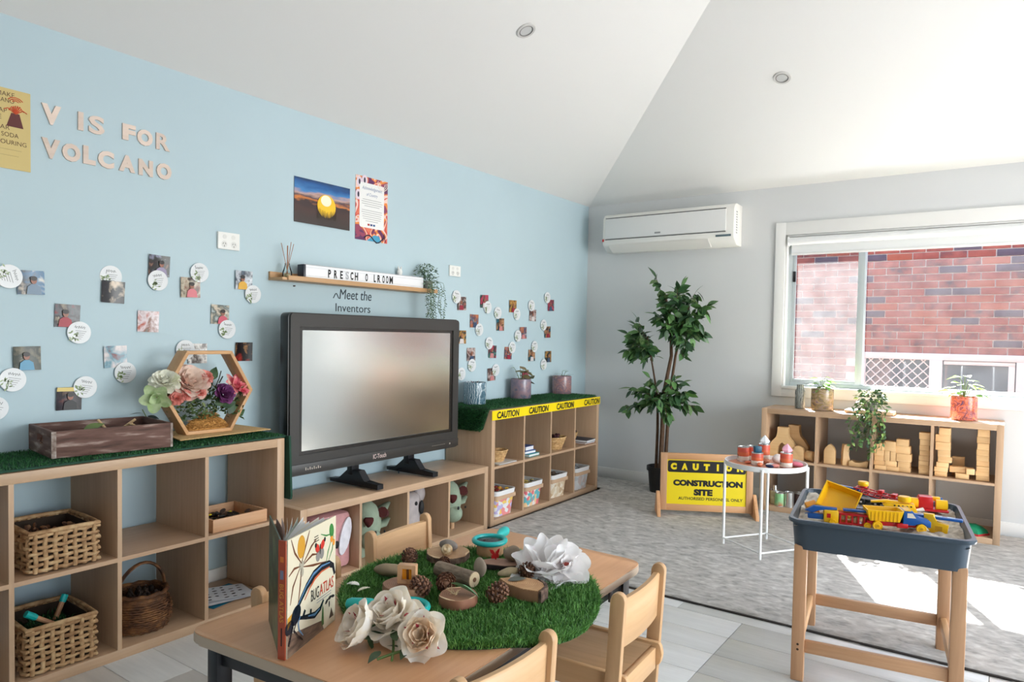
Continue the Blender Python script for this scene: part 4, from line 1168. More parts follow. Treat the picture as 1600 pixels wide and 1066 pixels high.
# ---- wooden tray with loose parts
t = thing('wooden_tray', 'shallow pine tray of dark and coloured loose parts in the upper right cube', 'tray', (.39, -3.755, .391), R(90))
TX, TY, TZ = .265, .25, .055
MB().bx(-TX/2, TX/2, 0, .010, 0, TZ, .001).done('side_board', PINE, t); MB().bx(-TX/2, TX/2, TY-.01, TY, 0, TZ, .001).done('side_board', PINE, t)
for s in (-1, 1): MB().bx(s*TX/2-.005-.005*s, s*TX/2+.005-.005*s, .01, TY-.01, 0, TZ, .001).done('end_board', PINE, t)
MB().bx(-TX/2+.01, TX/2-.01, .01, TY-.01, .001, .007).done('base_board', PINE, t)
lp = [MB().lathe([(.001, 0), (.013, 0), (.015, .003), (.013, .006), (.001, .006)], 12).mesh('loose_part', pm(n_, c_, .5)) for n_, c_ in (('part_black', (34, 28, 26)), ('part_brown', (82, 58, 42)), ('part_yellow', (214, 190, 40)), ('part_red', (170, 44, 34)))]
for i in range(60):
    k = random.choices([0, 1, 2, 3], [.55, .3, .1, .05])[0]
    x, y, z = U(-.105, .1), U(.03, .21), .012+.0005*i
    p_ = Matrix.Translation((.39, -3.755, .391)) @ rotm(0, 0, R(90)) @ Vector((x, y, min(z, .045)))
    tag(link('loose_part', lp[k], None, p_, (U(-.5, .5), U(-.5, .5), U(0, 3))), ('black disc among the loose parts in the pine tray', 'brown disc among the loose parts in the pine tray', 'yellow disc among the loose parts in the pine tray', 'red disc among the loose parts in the pine tray')[k], 'counter', ('black discs in the pine tray', 'brown discs in the pine tray', 'yellow discs in the pine tray', 'red discs in the pine tray')[k])

# ---- papers
for i, (x, y, a, c, lab) in enumerate(((.22, -3.74, 100, (28, 120, 150), 'teal folder lowest of the papers in the lower right cube'), (.235, -3.745, 78, (228, 230, 234), 'blank white sheet in the middle of the papers in the lower right cube'), (.215, -3.765, 68, (222, 226, 232), 'worksheet printed with rows of dark insect shapes, top of the papers'))):
    o = thing('paper_sheet', lab, 'paper', (x, y, .039+.006*i), R(a), 'papers in the lower right cube')
    m = MB(); f = lambda u, v: (-.125+.25*u, -.09+.18*v, .001+.004*sin(u*2+i)*v+.002*i)
    m.sheet(f, 8, 6); m.sheet(lambda u, v: tuple(Vector(f(u, v))-Vector((0, 0, .0008))), 8, 6)
    m.done('sheet', pm('sheet_%d' % i, c, .6), o)
    if i == 2:
        m = MB()
        for r_ in range(5):
            for q in range(7):
                if random.random() < .88:
                    x_, y_ = -.105+.035*q, -.068+.034*r_
                    u, v = (x_+.125)/.25, (y_+.09)/.18
                    m.ell((x_, y_, f(u, v)[2]+.0006), (U(.007, .013), U(.004, .007), .0004), rotm(0, 0, U(-.5, .5)), 8, 4)
        tag(m.done('printed_insects', INK, o), kind='stuff')

# ------------------------------------------------------------------ soft toys in the low shelf
def plush_mat(n, c): return pm(n, c, .95, var=.12, vscale=26, bump=.6, bscale=160)
PG = plush_mat('plush_green', (150, 164, 142)); PK = plush_mat('plush_pink', (206, 152, 152)); PGR = plush_mat('plush_grey', (176, 166, 164)); MAR = plush_mat('plush_maroon', (92, 40, 38)); PW = plush_mat('plush_white', (232, 230, 236))
def toy(name, label, cat, y): return thing(name, label, cat, (.33, y, .038), R(90))
t = toy('plush_bag', 'pink plush toy with white ear and black eye in the low shelf', 'soft toy', -3.215)
m = MB(); m.box(0, .03, .148, .25, .12, .29, .028); o = m.done('body', PK, t)
m = MB(); m.prism([(.075+.034*sin(q)*1.0+.022*cos(q), .17+.095*cos(q)) for q in [2*PI*k/22 for k in range(22)]], -.042, -.031, bev=.004); m.done('ear', PW, t)
MB().ell((.024, -.034, .135), (.013, .008, .02)).done('eye', INK, t)
def dino(label, y, flip, x0=0):
    t = toy('plush_dinosaur', label, 'soft toy', y)
    m = MB(); m.ell((-.055+x0, .05, .17), (.09, .075, .13)); m.ell((-.07+x0, .0, .1), (.062, .06, .055)); m.done('body', PG, t, smooth=80)
    m = MB()
    for s, dz in ((1, 0), (1, -.09)):
        m.tube([(.02+x0, .06, .2+dz*.6), (.075+x0, .05, .235+dz), (.115+x0, .045, .26+dz)], [.05, .038, .012], 10, flat=.45)
    m.done('frill', PG, t, smooth=80)
    m = MB(); m.tube([(.0+x0, -.02, .235), (.045+x0, -.0, .215)], [.03, .02], 10); m.tube([(-.13+x0, -.02, .22), (-.1+x0, -.03, .2)], [.012, .03], 10)
    m.done('horn', MAR, t, smooth=80)
    MB().ell((-.085+x0, -.055, .145), (.009, .006, .011)).done('eye', INK, t); MB().ell((-.02+x0, -.058, .14), (.006, .005, .008)).done('eye', INK, t)
    return t, x0
t, _ = dino('green plush dinosaur with maroon horns in the second cube of the low shelf', -2.86, 1, 0)
MB().ell((-.06, -.064, .085), (.006, .004, .008)).ell((-.03, -.062, .088), (.006, .004, .008)).done('nostril', MAR, t)
m = MB(); m.tube([(-.1, .05, .0), (-.1, .05, .07)], [.03, .035], 10).tube([(-.02, .05, .0), (-.02, .05, .07)], [.03, .035], 10); m.done('leg', PG, t)
t = toy('plush_koala', 'grey plush koala with long black nose in the low shelf', 'soft toy', -2.555)
m = MB(); m.box(-.06, .03, .15, .16, .11, .29, .045); m.done('body', PGR, t, smooth=80)
MB().ell((.06, .05, .262), (.045, .03, .055)).done('ear', PGR, t)
MB().ell((-.002, -.03, .205), (.018, .012, .042)).done('nose', INK, t)
MB().ell((-.045, -.028, .235), (.01, .006, .012)).done('eye', INK, t)
t, _ = dino('green plush dinosaur on pale legs in the right cube of the low shelf', -2.185, 1, .02)
m = MB(); m.tube([(-.035, .02, 0), (-.035, .02, .055)], [.014, .016], 10).tube([(-.1, .02, 0), (-.1, .02, .055)], [.014, .016], 10); m.done('foot', pm('plush_tan', (206, 168, 130), .9), t)

# ------------------------------------------------------------------ caution shelf contents
def pot(name, label, loc, r, h, mat, taper=1.0):
    t = thing(name, label, 'plant pot', loc)
    MB().lathe([(.001, 0), (r*.97*taper, 0), (r*taper, .006), (r, h-.006), (r*.98, h), (r*.93, h), (r*.92, h-.02), (r*.9, h-.03), (.001, h-.03)], 32, cap0=False, cap1=False).done('pot', mat, t)
    MB().lathe([(.001, h-.022), (r*.915, h-.025)], 24, cap0=False, cap1=False).done('soil', SOIL, t, smooth=0)
    return t
MB1 = ramp_mat('marble_teal', [(70, 100, 116), (104, 134, 148), (88, 118, 132), (206, 216, 220)], 8, .22, 'wave', 5, 7, rnd=False, stretch=(3, 3, 4))
MB2 = ramp_mat('marble_mauve', [(112, 108, 124), (134, 118, 132), (150, 124, 130), (98, 104, 122)], 22, .22, rnd=False, detail=6)
MB3 = ramp_mat('marble_rose', [(140, 106, 108), (168, 124, 120), (124, 104, 116), (186, 146, 136)], 30, .22, rnd=False, detail=6)
Z_ = .776
p1 = pot('potted_plant', 'teal grey marbled pot with a tiny dark red plant, nearest the television', (.125, -1.775, Z_), .078, .152, MB1)
p2 = pot('potted_plant', 'mauve grey glazed pot with a coin-leaved plant in the middle of the turf', (.105, -1.185, Z_), .079, .15, MB2)
p3 = pot('potted_plant', 'rosy glazed pot with a few arrow leaves at the far end of the turf', (.10, -.575, Z_), .08, .15, MB3)
DRL = leaf_mesh('leaf', pm('maroon_leaf', (88, 46, 50), .5), .05, .5)
for a, e in ((10, -60), (95, -30), (190, -55), (250, -20), (300, -40)): link('leaf', DRL, p1, (0, 0, .125), (0, R(e), R(a)))
MB().tube([(0, 0, .12), (0, 0, .15)], .003, 6).done('stem', STEM, p1)
RL = leaf_mesh('leaf', ramp_mat('olive_leaf', [(86, 92, 44), (112, 106, 56), (126, 104, 70)], 14, .45), .068, .95, .05, .1)
for i, (x, y, z) in enumerate(((.0, -.075, .21), (.02, -.04, .20), (.0, -.015, .245), (.01, .015, .225), (.02, .04, .205), (.03, .075, .165), (.0, -.055, .18), (.03, .0, .18), (.03, .05, .13), (.02, .07, .19))):
    MB().tube([(0, y*.15, .12), (x*.5, y*.6, (z+.12)/2+.02), (x, y, z)], .0017, 5).done('stem', STEM, p2)
    link('leaf', RL, p2, (x, y, z), (U(-.5, .5), U(-.3, .5), R(U(-60, 60))))
MB().tube([(0, -.05, .2), (0, -.1, .24), (.0, -.13, .235)], .0015, 5).done('stem', STEM, p2)
AL = leaf_mesh('leaf', LEAFG, .075, .42, .12, .1)
for x, y, z, a in ((.0, .01, .19, 70), (.01, -.03, .165, 250), (.02, .04, .155, 60), (.0, -.07, .145, 270), (.02, .02, .18, 95)):
    MB().tube([(0, 0, .12), (x, y*.6, z-.01), (x, y, z)], .0017, 5).done('stem', STEM, p3)
    link('leaf', AL, p3, (x, y, z), (0, -.15, R(a)))
def bowl(label, y, r, h, fill, loc_x=.30):
    t = thing('straw_bowl', label, 'basket', (loc_x, y, .391), group='small straw baskets in the caution shelf')
    m = MB()
    for k in range(8):
        z = .005+h*k/8; rr = r*(.62+.38*k/7)
        m.tube([((rr+.0015*(-1)**(i+k))*cos(2*PI*i/26)*.8, (rr+.0015*(-1)**(i+k))*sin(2*PI*i/26), z) for i in range(26)], h/14, 5, True)
    m.lathe([(.001, .004), (r*.6, .004), (r*.97, h*.95), (r*.94, h*.95), (r*.56, .01), (.001, .01)], 26, Matrix.Diagonal((.8, 1, 1, 1)), cap0=False, cap1=False)
    tag(m.done('coiled_wall', STRAW2, t, smooth=60), kind='stuff')
    if fill:
        m = MB()
        for _ in range(30): m.ell((U(-.5, .5)*r, U(-.6, .6)*r, h*U(.75, 1.15)), (.013, .011, .009), rotm(U(0, 3), U(0, 3), 0), 7, 5)
        tag(m.done('filling', ramp_mat('dark_berries', [(52, 22, 26), (84, 36, 40), (40, 28, 30)], island=True, rough=.6), t), kind='stuff')
    return t
STRAW2 = ramp_mat('straw_coil', [(176, 132, 84), (206, 166, 112), (226, 190, 140)], 60, .8, bump=.4)
bowl('small straw basket in the nearest upper cube', -1.75, .085, .085, False)
bowl('straw basket heaped with dark red pieces in the third upper cube', -1.0, .1, .095, True)
t3 = bowl('straw basket with purple tufts at the back of the far upper cube', -.655, .085, .085, True, .22)
m = MB()
for _ in range(14): m.tube([(U(-.03, .03), U(-.03, .03), .08), (U(-.05, .05), U(-.05, .05), U(.13, .17))], [.006, .003], 5)
tag(m.done('purple_tufts', pm('plum', (84, 50, 84), .7), t3), kind='stuff')
for i, (x, y, z, sx, sy, sz, c, lab, a) in enumerate(((.27, -1.385, .391, .2, .15, .018, (60, 168, 160), 'teal book lowest of the small pile in the second upper cube', 3), (.26, -1.395, .4095, .18, .13, .02, (24, 86, 150), 'blue book in the middle of the pile in the second upper cube', -4), (.26, -1.39, .43, .15, .11, .03, (28, 74, 150), 'blue boxed set on top of the pile in the second upper cube', 2), (.29, -.58, .391, .2, .19, .014, (196, 120, 70), 'orange book lowest in the far upper cube', 0), (.3, -.58, .4055, .2, .2, .02, (34, 54, 78), 'dark blue book lying on the orange one in the far upper cube', 4), (.32, -1.74, .3915, .1, .2, .006, (214, 212, 208), 'pale papers under the straw basket in the nearest upper cube', 0))):
    if i == 5: x = .345
    t = thing('book', lab, 'book' if i != 5 else 'paper', (x, y, z), R(a))
    MB().bx(-sx/2, sx/2, -sy/2, sy/2, 0, .002).bx(-sx/2, sx/2, -sy/2, sy/2, sz-.002, sz).bx(-sx/2, -sx/2+.002, -sy/2, sy/2, .002, sz-.002).done('cover', pm('book_cover_%d' % i, c, .45), t)
    MB().bx(-sx/2+.003, sx/2-.004, -sy/2+.004, sy/2-.004, .0021, sz-.0021).done('pages', PAPER, t)
TUBS = [('first', [(240, 150, 150), (250, 214, 110), (200, 190, 230), (240, 240, 240)], 'flower-filled'), ('second', [(236, 120, 130), (110, 190, 200), (246, 210, 160), (240, 230, 230)], 'pink and blue'), ('third', [(226, 206, 176), (206, 176, 140), (240, 228, 210)], 'beige patterned'), ('fourth', [(196, 198, 200), (214, 214, 216), (206, 190, 186)], 'clear grey')]
for i, (nm, cols, ds) in enumerate(TUBS):
    y = -1.9388+.038+.351*i+.155
    t = thing('storage_tub', 'white-lidded %s storage tub in the %s lower cube of the caution shelf' % (ds, nm), 'tub', (.27, y, .038), R(90), 'storage tubs in the caution shelf')
    def rr_(w_, d_, z, r_=.03): return [(u, v, z) for u, v in rrect(w_, d_, r_, 4)]
    MB().loft([rr_(.19, .20, 0), rr_(.215, .225, .12)]).done('body', ramp_mat('tub_print_%d' % i, cols, 34, .35, 'voronoi', const=True), t)
    MB().ring(rrect(.24, .25, .03), rrect(.2, .21, .025), .118, .142, 'xy').done('band', pm('tan_band', (206, 170, 138), .45), t)
    MB().loft([rr_(.225, .235, .143), rr_(.232, .242, .172)], True, True, False).ring(rrect(.232, .242, .03), rrect(.214, .224, .026), .168, .174, 'xy').done('lid_tray', pm('white_tub', (238, 237, 236), .35), t)
    m = MB()
    for _ in range(26): m.ell((U(-.085, .085), U(-.09, .09), .152+U(0, .012)), (.016, .016, .008), rotm(U(-.4, .4), U(-.4, .4), 0), 8, 5)
    tag(m.done('contents', ramp_mat('tub_contents_%d' % i, [[(240, 200, 60), (200, 60, 60), (60, 50, 50)], [(240, 210, 90), (80, 90, 100)], [(120, 100, 84), (90, 80, 70)], [(200, 200, 200), (150, 150, 150)]][i], island=True, rough=.5), t), kind='stuff')
# ------------------------------------------------------------------ children's table
TT = .53
tb = thing('activity_table', 'low rectangular wood-topped table with black steel frame in the foreground', 'table', (0, 0, 0))
Q = [(1.548, -3.472), (2.178, -3.49), (2.205, -4.60), (1.515, -4.655)]
def round_poly(P, r, n=6):
    out = []
    for i, p in enumerate(P):
        p = Vector(p); a = (Vector(P[i-1])-p).normalized(); b = (Vector(P[(i+1) % len(P)])-p).normalized()
        p0, p1 = p+a*r, p+b*r
        for k in range(n+1):
            t = k/n
            out.append(tuple(p0*(1-t)**2+p*2*t*(1-t)+p1*t*t))
    return out
TOPW = wood('table_laminate', (216, 164, 122), (198, 144, 102), 'Y', 11, .36, 0, spec=.5)
P1 = round_poly(Q, .055)
cx, cy = 1.86, -4.06
MB().prism([(cx+(x-cx)*.996, cy+(y-cy)*.998) for x, y in P1], TT-.004, TT, 'xy', .001).done('table_top', TOPW, tb)
MB().prism(P1, TT-.027, TT-.003, 'xy', .004).done('edge_band', pm('edge_band', (180, 160, 138), .4), tb)
ins = [(1.60, -3.53), (2.125, -3.545), (2.15, -4.545), (1.575, -4.60)]
m = MB()
for i in range(4):
    a, b_ = Vector(ins[i]+(TT-.055,)), Vector(ins[(i+1) % 4]+(TT-.055,))
    d = b_-a
    M = Matrix.Rotation(math.atan2(d.y, d.x), 4, 'Z')
    c = (a+b_)/2
    m.box(c.x, c.y, c.z, d.length+.02, .025, .055, .003, M)
m.done('frame', BLACKM, tb)
lg = MB().box(0, 0, (TT-.03)/2, .042, .042, TT-.03, .004).mesh('leg', BLACKM)
for x, y in ins: link('leg', lg, tb, (x, y, 0))
bpl = MB()
MB().box(2.148, -3.66, TT-.055, .006, .02, .06, .001).done('bracket', pm('steel_bracket', (90, 92, 98), .3, .6), tb)

# ---- chairs (local: sitter faces -x, back posts at x = 0)
def make_chair(label, loc, rz):
    t = thing('child_chair', label, 'chair', loc, rz, 'small beech chairs around the low table')
    def post(hgt, x0, x1, w_=.042):
        p = []
        for k in range(9): a = PI*k/8; p.append((x1+w_/2*cos(a), hgt-w_/2+w_/2*sin(a)))
        return p+[(x0-w_/2, 0), (x0+w_/2, 0)]
    bp = MB().prism(post(.565, -.03, .0), -.011, .011, 'xz', .004).mesh('leg', BEECHZ)
    link('leg', bp, t, (0, .152, 0)); link('leg', bp, t, (0, -.152, 0))
    fp = MB().bx(-.02, .02, -.011, .011, 0, .262, .004).mesh('leg', BEECHZ)
    link('leg', fp, t, (-.285, .145, 0)); link('leg', fp, t, (-.285, -.145, 0))
    m = MB()
    rings = []
    for j in range(13):
        y = -.141+.282*j/12
        xo = .004+.012*(1-(y/.141)**2)
        rings.append([(xo-.022, y, .405), (xo-.008, y, .40), (xo-.004, y, .405), (xo+.002, y, .533), (xo-.003, y, .538), (xo-.018, y, .536)])
    m.loft(rings)
    m.done('backrest', BEECHY, t, smooth=50)
    for s in (-1, 1):
        p = [(-.315, .261)] + [(.012+.014*cos(a), .295+.034*sin(a)) for a in [R(-90+22.5*k) for k in range(9)]] + [(-.315, .329)]
        MB().prism(p, s*.129-.009, s*.129+.009, 'xz', .003).done('side_rail', BEECH, t)
    for k in range(3):
        y0 = -.1195+.0797*k
        m = MB(); m.sheet(lambda u, v: (-.315+.31*u, y0+.0785*v, .322-.006*sin(PI*u)*sin(PI*(y0+.0785*v+.1195)/.239)), 8, 4)
        m.sheet(lambda u, v: (-.315+.31*u, y0+.0785*v, .305), 8, 4)
        # close the rim
        m.bx(-.315, -.005, y0, y0+.0785, .304, .3145)
        m.done('seat_plank', BEECH, t, smooth=40)
    MB().bx(-.012, .008, -.1195, .1195, .25, .315, .003).done('apron', BEECHY, t)
    MB().bx(-.315, -.297, -.1195, .1195, .255, .304, .003).done('apron', BEECHY, t)
    return t
make_chair('beech child chair at the far right corner of the low table, seat in view', (2.272, -3.718, 0), R(3))
make_chair('nearest beech child chair, only its back showing at the bottom edge', (2.246, -4.342, 0), R(-4))
make_chair('beech child chair beyond the table, in front of the low shelf', (1.318, -3.724, 0), R(184))
make_chair('beech child chair mostly hidden behind the standing bug book', (1.462, -4.282, 0), R(190))

# ---- round turf mat on the table
MC, MR = (1.913, -4.05), .352
def droop(x): return -max(0, x-2.19)**1.2*.55
t = thing('grass_mat', 'round green artificial grass mat lying on the low table', 'grass mat', (0, 0, TT))
m = MB()
f = lambda u, v: (MC[0]+MR*u*cos(2*PI*v), MC[1]+MR*u*sin(2*PI*v), .012+droop(MC[0]+MR*u*cos(2*PI*v)))
for h in (0, .0105):
    m.sheet(lambda u, v: tuple(Vector(f(u, v))-Vector((0, 0, .0005+h))), 10, 48)
rim = [(Vector(f(1, k/48))-Vector((0, 0, .0005)), Vector(f(1, k/48))-Vector((0, 0, .011))) for k in range(49)]
m.sheet(lambda u, v: tuple(rim[int(round(u*48))][int(round(v))]), 48, 1)
m.done('backing', TURFB, t, smooth=60, recalc=False)
pts = []
for _ in range(36000):
    a, r_ = U(0, 2*PI), U(0, 1)**.5*MR*1.005
    x, y = MC[0]+r_*cos(a), MC[1]+r_*sin(a)
    pts.append((x, y, .0115+droop(x)))
blades('turf', pts, GRASS, t, (.012, .022), .0021, None, .8)
pts = []
for _ in range(8000):
    a, r_ = U(0, 2*PI), MR*U(.985, 1.008)
    x, y = MC[0]+r_*cos(a), MC[1]+r_*sin(a)
    pts.append((x, y, U(.001, .011)+droop(x)))
blades('turf_fringe', pts, GRASS, t, (.014, .028), .0022, None, 1.2)
Z0 = TT+.0215   # top of the turf backing

BARK = ramp_mat('bark', [(54, 40, 34), (92, 70, 58), (132, 106, 90)], 40, .9, rnd=True, bump=.8)
def rings_mat(name, c1, c2, c3):
    if name in MATS: return MATS[name]
    m, nt, b = newmat(name)
    tc = N(nt, 'ShaderNodeTexCoord'); wv = N(nt, 'ShaderNodeTexWave', wave_type='RINGS', rings_direction='Z')
    wv.inputs['Scale'].default_value = 60; wv.inputs['Distortion'].default_value = 3; wv.inputs['Detail'].default_value = 3
    no = N(nt, 'ShaderNodeTexNoise'); no.inputs['Scale'].default_value = 30; no.inputs['Detail'].default_value = 6
    nt.links.new(tc.outputs['Object'], wv.inputs['Vector']); nt.links.new(tc.outputs['Object'], no.inputs['Vector'])
    mx = N(nt, 'ShaderNodeMix', data_type='FLOAT'); mx.inputs[0].default_value = .72
    nt.links.new(wv.outputs['Fac'], mx.inputs[2]); nt.links.new(no.outputs['Fac'], mx.inputs[3])
    cr = N(nt, 'ShaderNodeValToRGB'); e = cr.color_ramp.elements
    e[0].position = .25; e[0].color = lin(c1); e[1].position = .8; e[1].color = lin(c3); q = e.new(.55); q.color = lin(c2)
    nt.links.new(mx.outputs[0], cr.inputs[0]); nt.links.new(cr.outputs[0], b.inputs['Base Color']); b.inputs['Roughness'].default_value = .6
    return m
RW1 = rings_mat('end_grain_tan', (158, 118, 82), (186, 144, 106), (206, 168, 128))
RW2 = rings_mat('end_grain_brown', (128, 88, 62), (152, 108, 80), (178, 134, 104))
SAP = pm('pale_sapwood', (226, 196, 156), .6, var=.1, vscale=60)
def slice_(label, loc, r, h, mat, bark, rx=1, ry=1, seed=0, sap=False, group='round wood slices on the turf'):
    rnd = random.Random(seed)
    ph = [rnd.uniform(0, 6) for _ in range(4)]
    jit = lambda a, z: 1+.03*sin(2*a+ph[0])+.02*sin(5*a+ph[1])+.012*sin(9*a+ph[2])
    t = thing('wood_slice', label, 'wood slice', loc, U(0, 3), group)
    S = Matrix.Diagonal((rx, ry, 1, 1))
    MB().lathe([(.001, h), (r*.97, h), (r*.985, h-.001), (r*.97, h-.004), (.001, h-.004)], 48, S, jit, False, False).done('end_grain', mat, t)
    MB().lathe([(.001, 0), (r*.96, 0), (r, .003), (r, h-.003), (r*.985, h-.0012), (r*.9, h-.0045), (.001, h-.0045)], 48, S, lambda a, z: jit(a, z)*(1+(.012*sin(31*a+ph[3]) if bark is BARK else 0)), False, False).done('bark_edge', bark, t)
    if sap:
        for a0, a1 in ((.3, 1.6), (2.6, 3.8), (4.6, 5.3)):
            m = MB(); o2 = []; i2 = []
            for k in range(9):
                a = a0+(a1-a0)*k/8; ww = .09*sin(PI*k/8)+.004
                o2.append((r*.975*jit(a, 0)*cos(a)*rx, r*.975*jit(a, 0)*sin(a)*ry)); i2.append((r*(.975-ww)*jit(a, 0)*cos(a)*rx, r*(.975-ww)*jit(a, 0)*sin(a)*ry))
            m.prism(o2+i2[::-1], h, h+.0006, 'xy')
            m.done('pale_rim', SAP, t)
    return t
SIDE = pm('slice_side', (150, 108, 78), .7, var=.15, vscale=30, stretch=(1, 1, .2))
slice_('wide bark-edged wood slice carrying a grey stone, far left of the turf', (1.706, -3.906, Z0), .069, .022, RW1, BARK, 1, 1, 1, True)
slice_('small thick wood slice under the turquoise magnifier at the far edge of the turf', (1.785, -3.792, Z0), .043, .032, RW1, pm('slice_side_tan', (190, 146, 106), .7, var=.15, vscale=30), 1, .8, 2)
slice_('brown wood slice holding a small wooden window block', (1.813, -4.209, Z0), .058, .031, RW2, SIDE, 1, 1, 3)
slice_('reddish wood slice with a green skeleton leaf, middle of the turf front', (1.966, -4.17, Z0), .050, .026, RW2, pm('slice_side_red', (142, 92, 68), .7, var=.15, vscale=30), 1, 1, 4, True)
# half-log dish
t = thing('wood_slice', 'boat-shaped wood piece with a dark feather-like leaf on it', 'wood slice', (2.062, -4.018, Z0), R(35))
p = [(-.062, .036), (-.03, .046), (.01, .046), (.042, .03), (.06, .002), (.062, -.026), (.042, -.06), (.0, -.044), (-.038, -.01)]
MB().prism(p, .0, .0305, 'xy', .002).done('block', pm('slice_side', (150, 108, 78)), t)
MB().prism([(x*.97, y*.97) for x, y in p], .0306, .0325, 'xy').done('end_grain', rings_mat('end_grain_gold', (166, 118, 76), (196, 148, 102), (216, 176, 130)), t)
MB().prism([(.043, .031), (.061, .002), (.063, -.026), (.043, -.061), (.05, -.064), (.07, -.028), (.069, .003), (.047, .036)], .0, .034, 'xy', .003).done('bark_edge', BARK, t)
tag(link('dark_leaf', leaf_mesh('dark_leaf', pm('slate_leaf', (84, 86, 76), .5), .055, .5, .15, .1), None, (2.025, -4.03, Z0+.0345), (R(8), R(-6), R(55))), 'dark grey leaf on the boat-shaped wood piece', 'leaf')
# dark bark slab with butterfly and pebble
t = thing('wood_slice', 'flat dark-edged bark slab under a red butterfly and pebble', 'wood slice', (1.885, -3.872, Z0), R(25))
p = [(-.06, -.03), (-.065, .0), (-.03, .028), (.03, .034), (.07, .02), (.065, -.025), (.02, -.038)]
MB().prism(p, 0, .016, 'xy', .004).done('bark_edge', pm('charred_bark', (44, 34, 34), .85, var=.3, vscale=50, bump=.8, bscale=60), t)
MB().prism([(x*.95, y*.95) for x, y in p], .0162, .018, 'xy').done('end_grain', pm('slab_top', (164, 128, 108), .7, var=.15, vscale=40), t)
t = thing('toy_butterfly', 'tiny red toy butterfly on the dark bark slab', 'toy', (1.862, -3.866, Z0+.0185), R(60))
for s in (-1, 1):
    m = MB(); m.prism([(.0, .004), (s*.016, .02), (s*.02, .03), (s*.008, .028), (0, .014)], -.0008, .0008, 'xz', M=rotm(0, 0, s*.5)).prism([(0, .003), (s*.014, .002), (s*.013, .014), (0, .01)], -.0008, .0008, 'xz', M=rotm(0, 0, s*.5))
    m.done('wing', RED, t)
MB().tube([(0, 0, 0), (0, 0, .012), (0, -.003, .026)], [.0025, .003, .0015], 7).done('body', RED, t)
# stones and pebbles
def stone(name, label, loc, rad, rot, c, var=.15, group='stones on the turf', seed=0, cat='stone'):
    m = MB(); m.ell((0, 0, 0), rad, None, 18, 12)
    rn = random.Random(seed); ph = [rn.uniform(0, 6) for _ in range(6)]
    for v in m.b.verts:
        d = v.co.normalized()
        v.co *= 1+.05*sin(3*d.x+ph[0])*sin(2.5*d.y+ph[1])+.05*sin(4*d.z+ph[2]+2*d.x)
    return tag(m.done(name, pm('stone_%d_%d_%d' % c, c, .65, var=var, vscale=30, bump=.15, bscale=120), None, loc, rot, 80), label, cat, group)
stone('stone', 'smooth grey oval stone on the widest wood slice', (1.697, -3.893, Z0+.037), (.031, .018, .0165), (0, R(6), R(8)), (134, 124, 116), seed=1)
stone('stone', 'long flat tan stone at the left edge of the turf', (1.692, -4.142, Z0+.024), (.053, .023, .017), (0, 0, R(30)), (146, 126, 98), seed=2)
stone('stone', 'upright flat grey-brown stone beside the log', (1.883, -3.972, Z0+.026), (.03, .013, .024), (R(-25), R(35), R(-30)), (148, 132, 114), seed=3)
stone('stone', 'chunky brown pebble on the dark bark slab', (1.910, -3.845, Z0+.040), (.029, .025, .0235), (0, 0, .4), (138, 120, 102), seed=4)
stone('stone', 'pale mottled stone between pine cone and boat-shaped wood', (1.950, -3.922, Z0+.0125), (.034, .017, .0125), (0, R(-10), R(35)), (196, 176, 140), .25, seed=5)
stone('stone', 'small round speckled stone behind the white flower', (1.905, -3.765, Z0+.016), (.018, .017, .016), (0, 0, .4), (158, 138, 116), .3, seed=6)
# gum nut on the slice
t = thing('gum_nut', 'round pale gum nut lying against the grey stone', 'seed pod', (1.728, -3.938, Z0+.0395), R(30))
MB().lathe([(.001, -.016), (.013, -.012), (.018, 0), (.014, .013), (.006, .017), (.001, .015)], 18, rotm(R(60))).done('nut', ramp_mat('gum_nut', [(150, 110, 70), (206, 176, 134), (236, 220, 190)], 60, .7), t)
MB().tube([(0, .014, -.008), (.004, .024, -.016)], [.004, .003], 6).done('stalk', BROWNSTEM, t)
# shells
for i, (x, y, c, rz, lab) in enumerate(((1.684, -4.28, (236, 232, 222), .4, 'white ribbed shell at the left edge of the turf'), (1.735, -4.28, (232, 222, 196), 1.4, 'cream oval shell next to the white one'))):
    m = MB()
    m.sheet(lambda u, v: ((.02 if i == 0 else .021)*(v)*cos(R(20+140*u)), (.02 if i == 0 else .014)*v*sin(R(20+140*u)), .009*sin(PI*(.5*v+.5))*(1-.3*abs(2*u-1))+.0012*(1 if int(u*14) % 2 else 0)*v), 14, 8)
    m.sheet(lambda u, v: ((.02 if i == 0 else .021)*(v)*cos(R(20+140*u)), (.02 if i == 0 else .014)*v*sin(R(20+140*u)), -.001+.009*sin(PI*(.5*v+.5))*(1-.3*abs(2*u-1))), 14, 8)
    tag(m.done('shell', pm('shell_%d' % i, c, .4), None, (x, y, Z0+.014), (R(20), 0, rz), 60, False), lab, 'shell', 'shells on the turf')
# pine cones on the turf
for k, loc, rot, s, lab in ((0, (1.659, -4.035, Z0+.002), (0, R(10), 0), .98, 'pine cone standing alone at the left edge of the turf'), (1, (1.873, -4.110, Z0+.024), (R(80), 0, R(40)), 1.0, 'pine cone leaning on the front of the log'), (2, (1.905, -4.19, Z0+.026), (R(70), 0, R(-60)), 1.1, 'pine cone left of the slice with the skeleton leaf'), (0, (2.038, -4.138, Z0+.025), (R(75), R(10), R(150)), 1.05, 'pine cone right of the slice with the skeleton leaf'), (1, (1.984, -3.915, Z0+.022), (R(80), 0, R(100)), .9, 'pine cone half under the white flower'), (2, (1.757, -3.972, Z0+.018), (R(80), 0, R(20)), .75, 'small pine cone at the front of the widest slice')):
    if k == 2 and s == 1.1: loc = (1.888, -4.192, Z0+.025)
    pine_cone(k, loc, rot, s, lab)
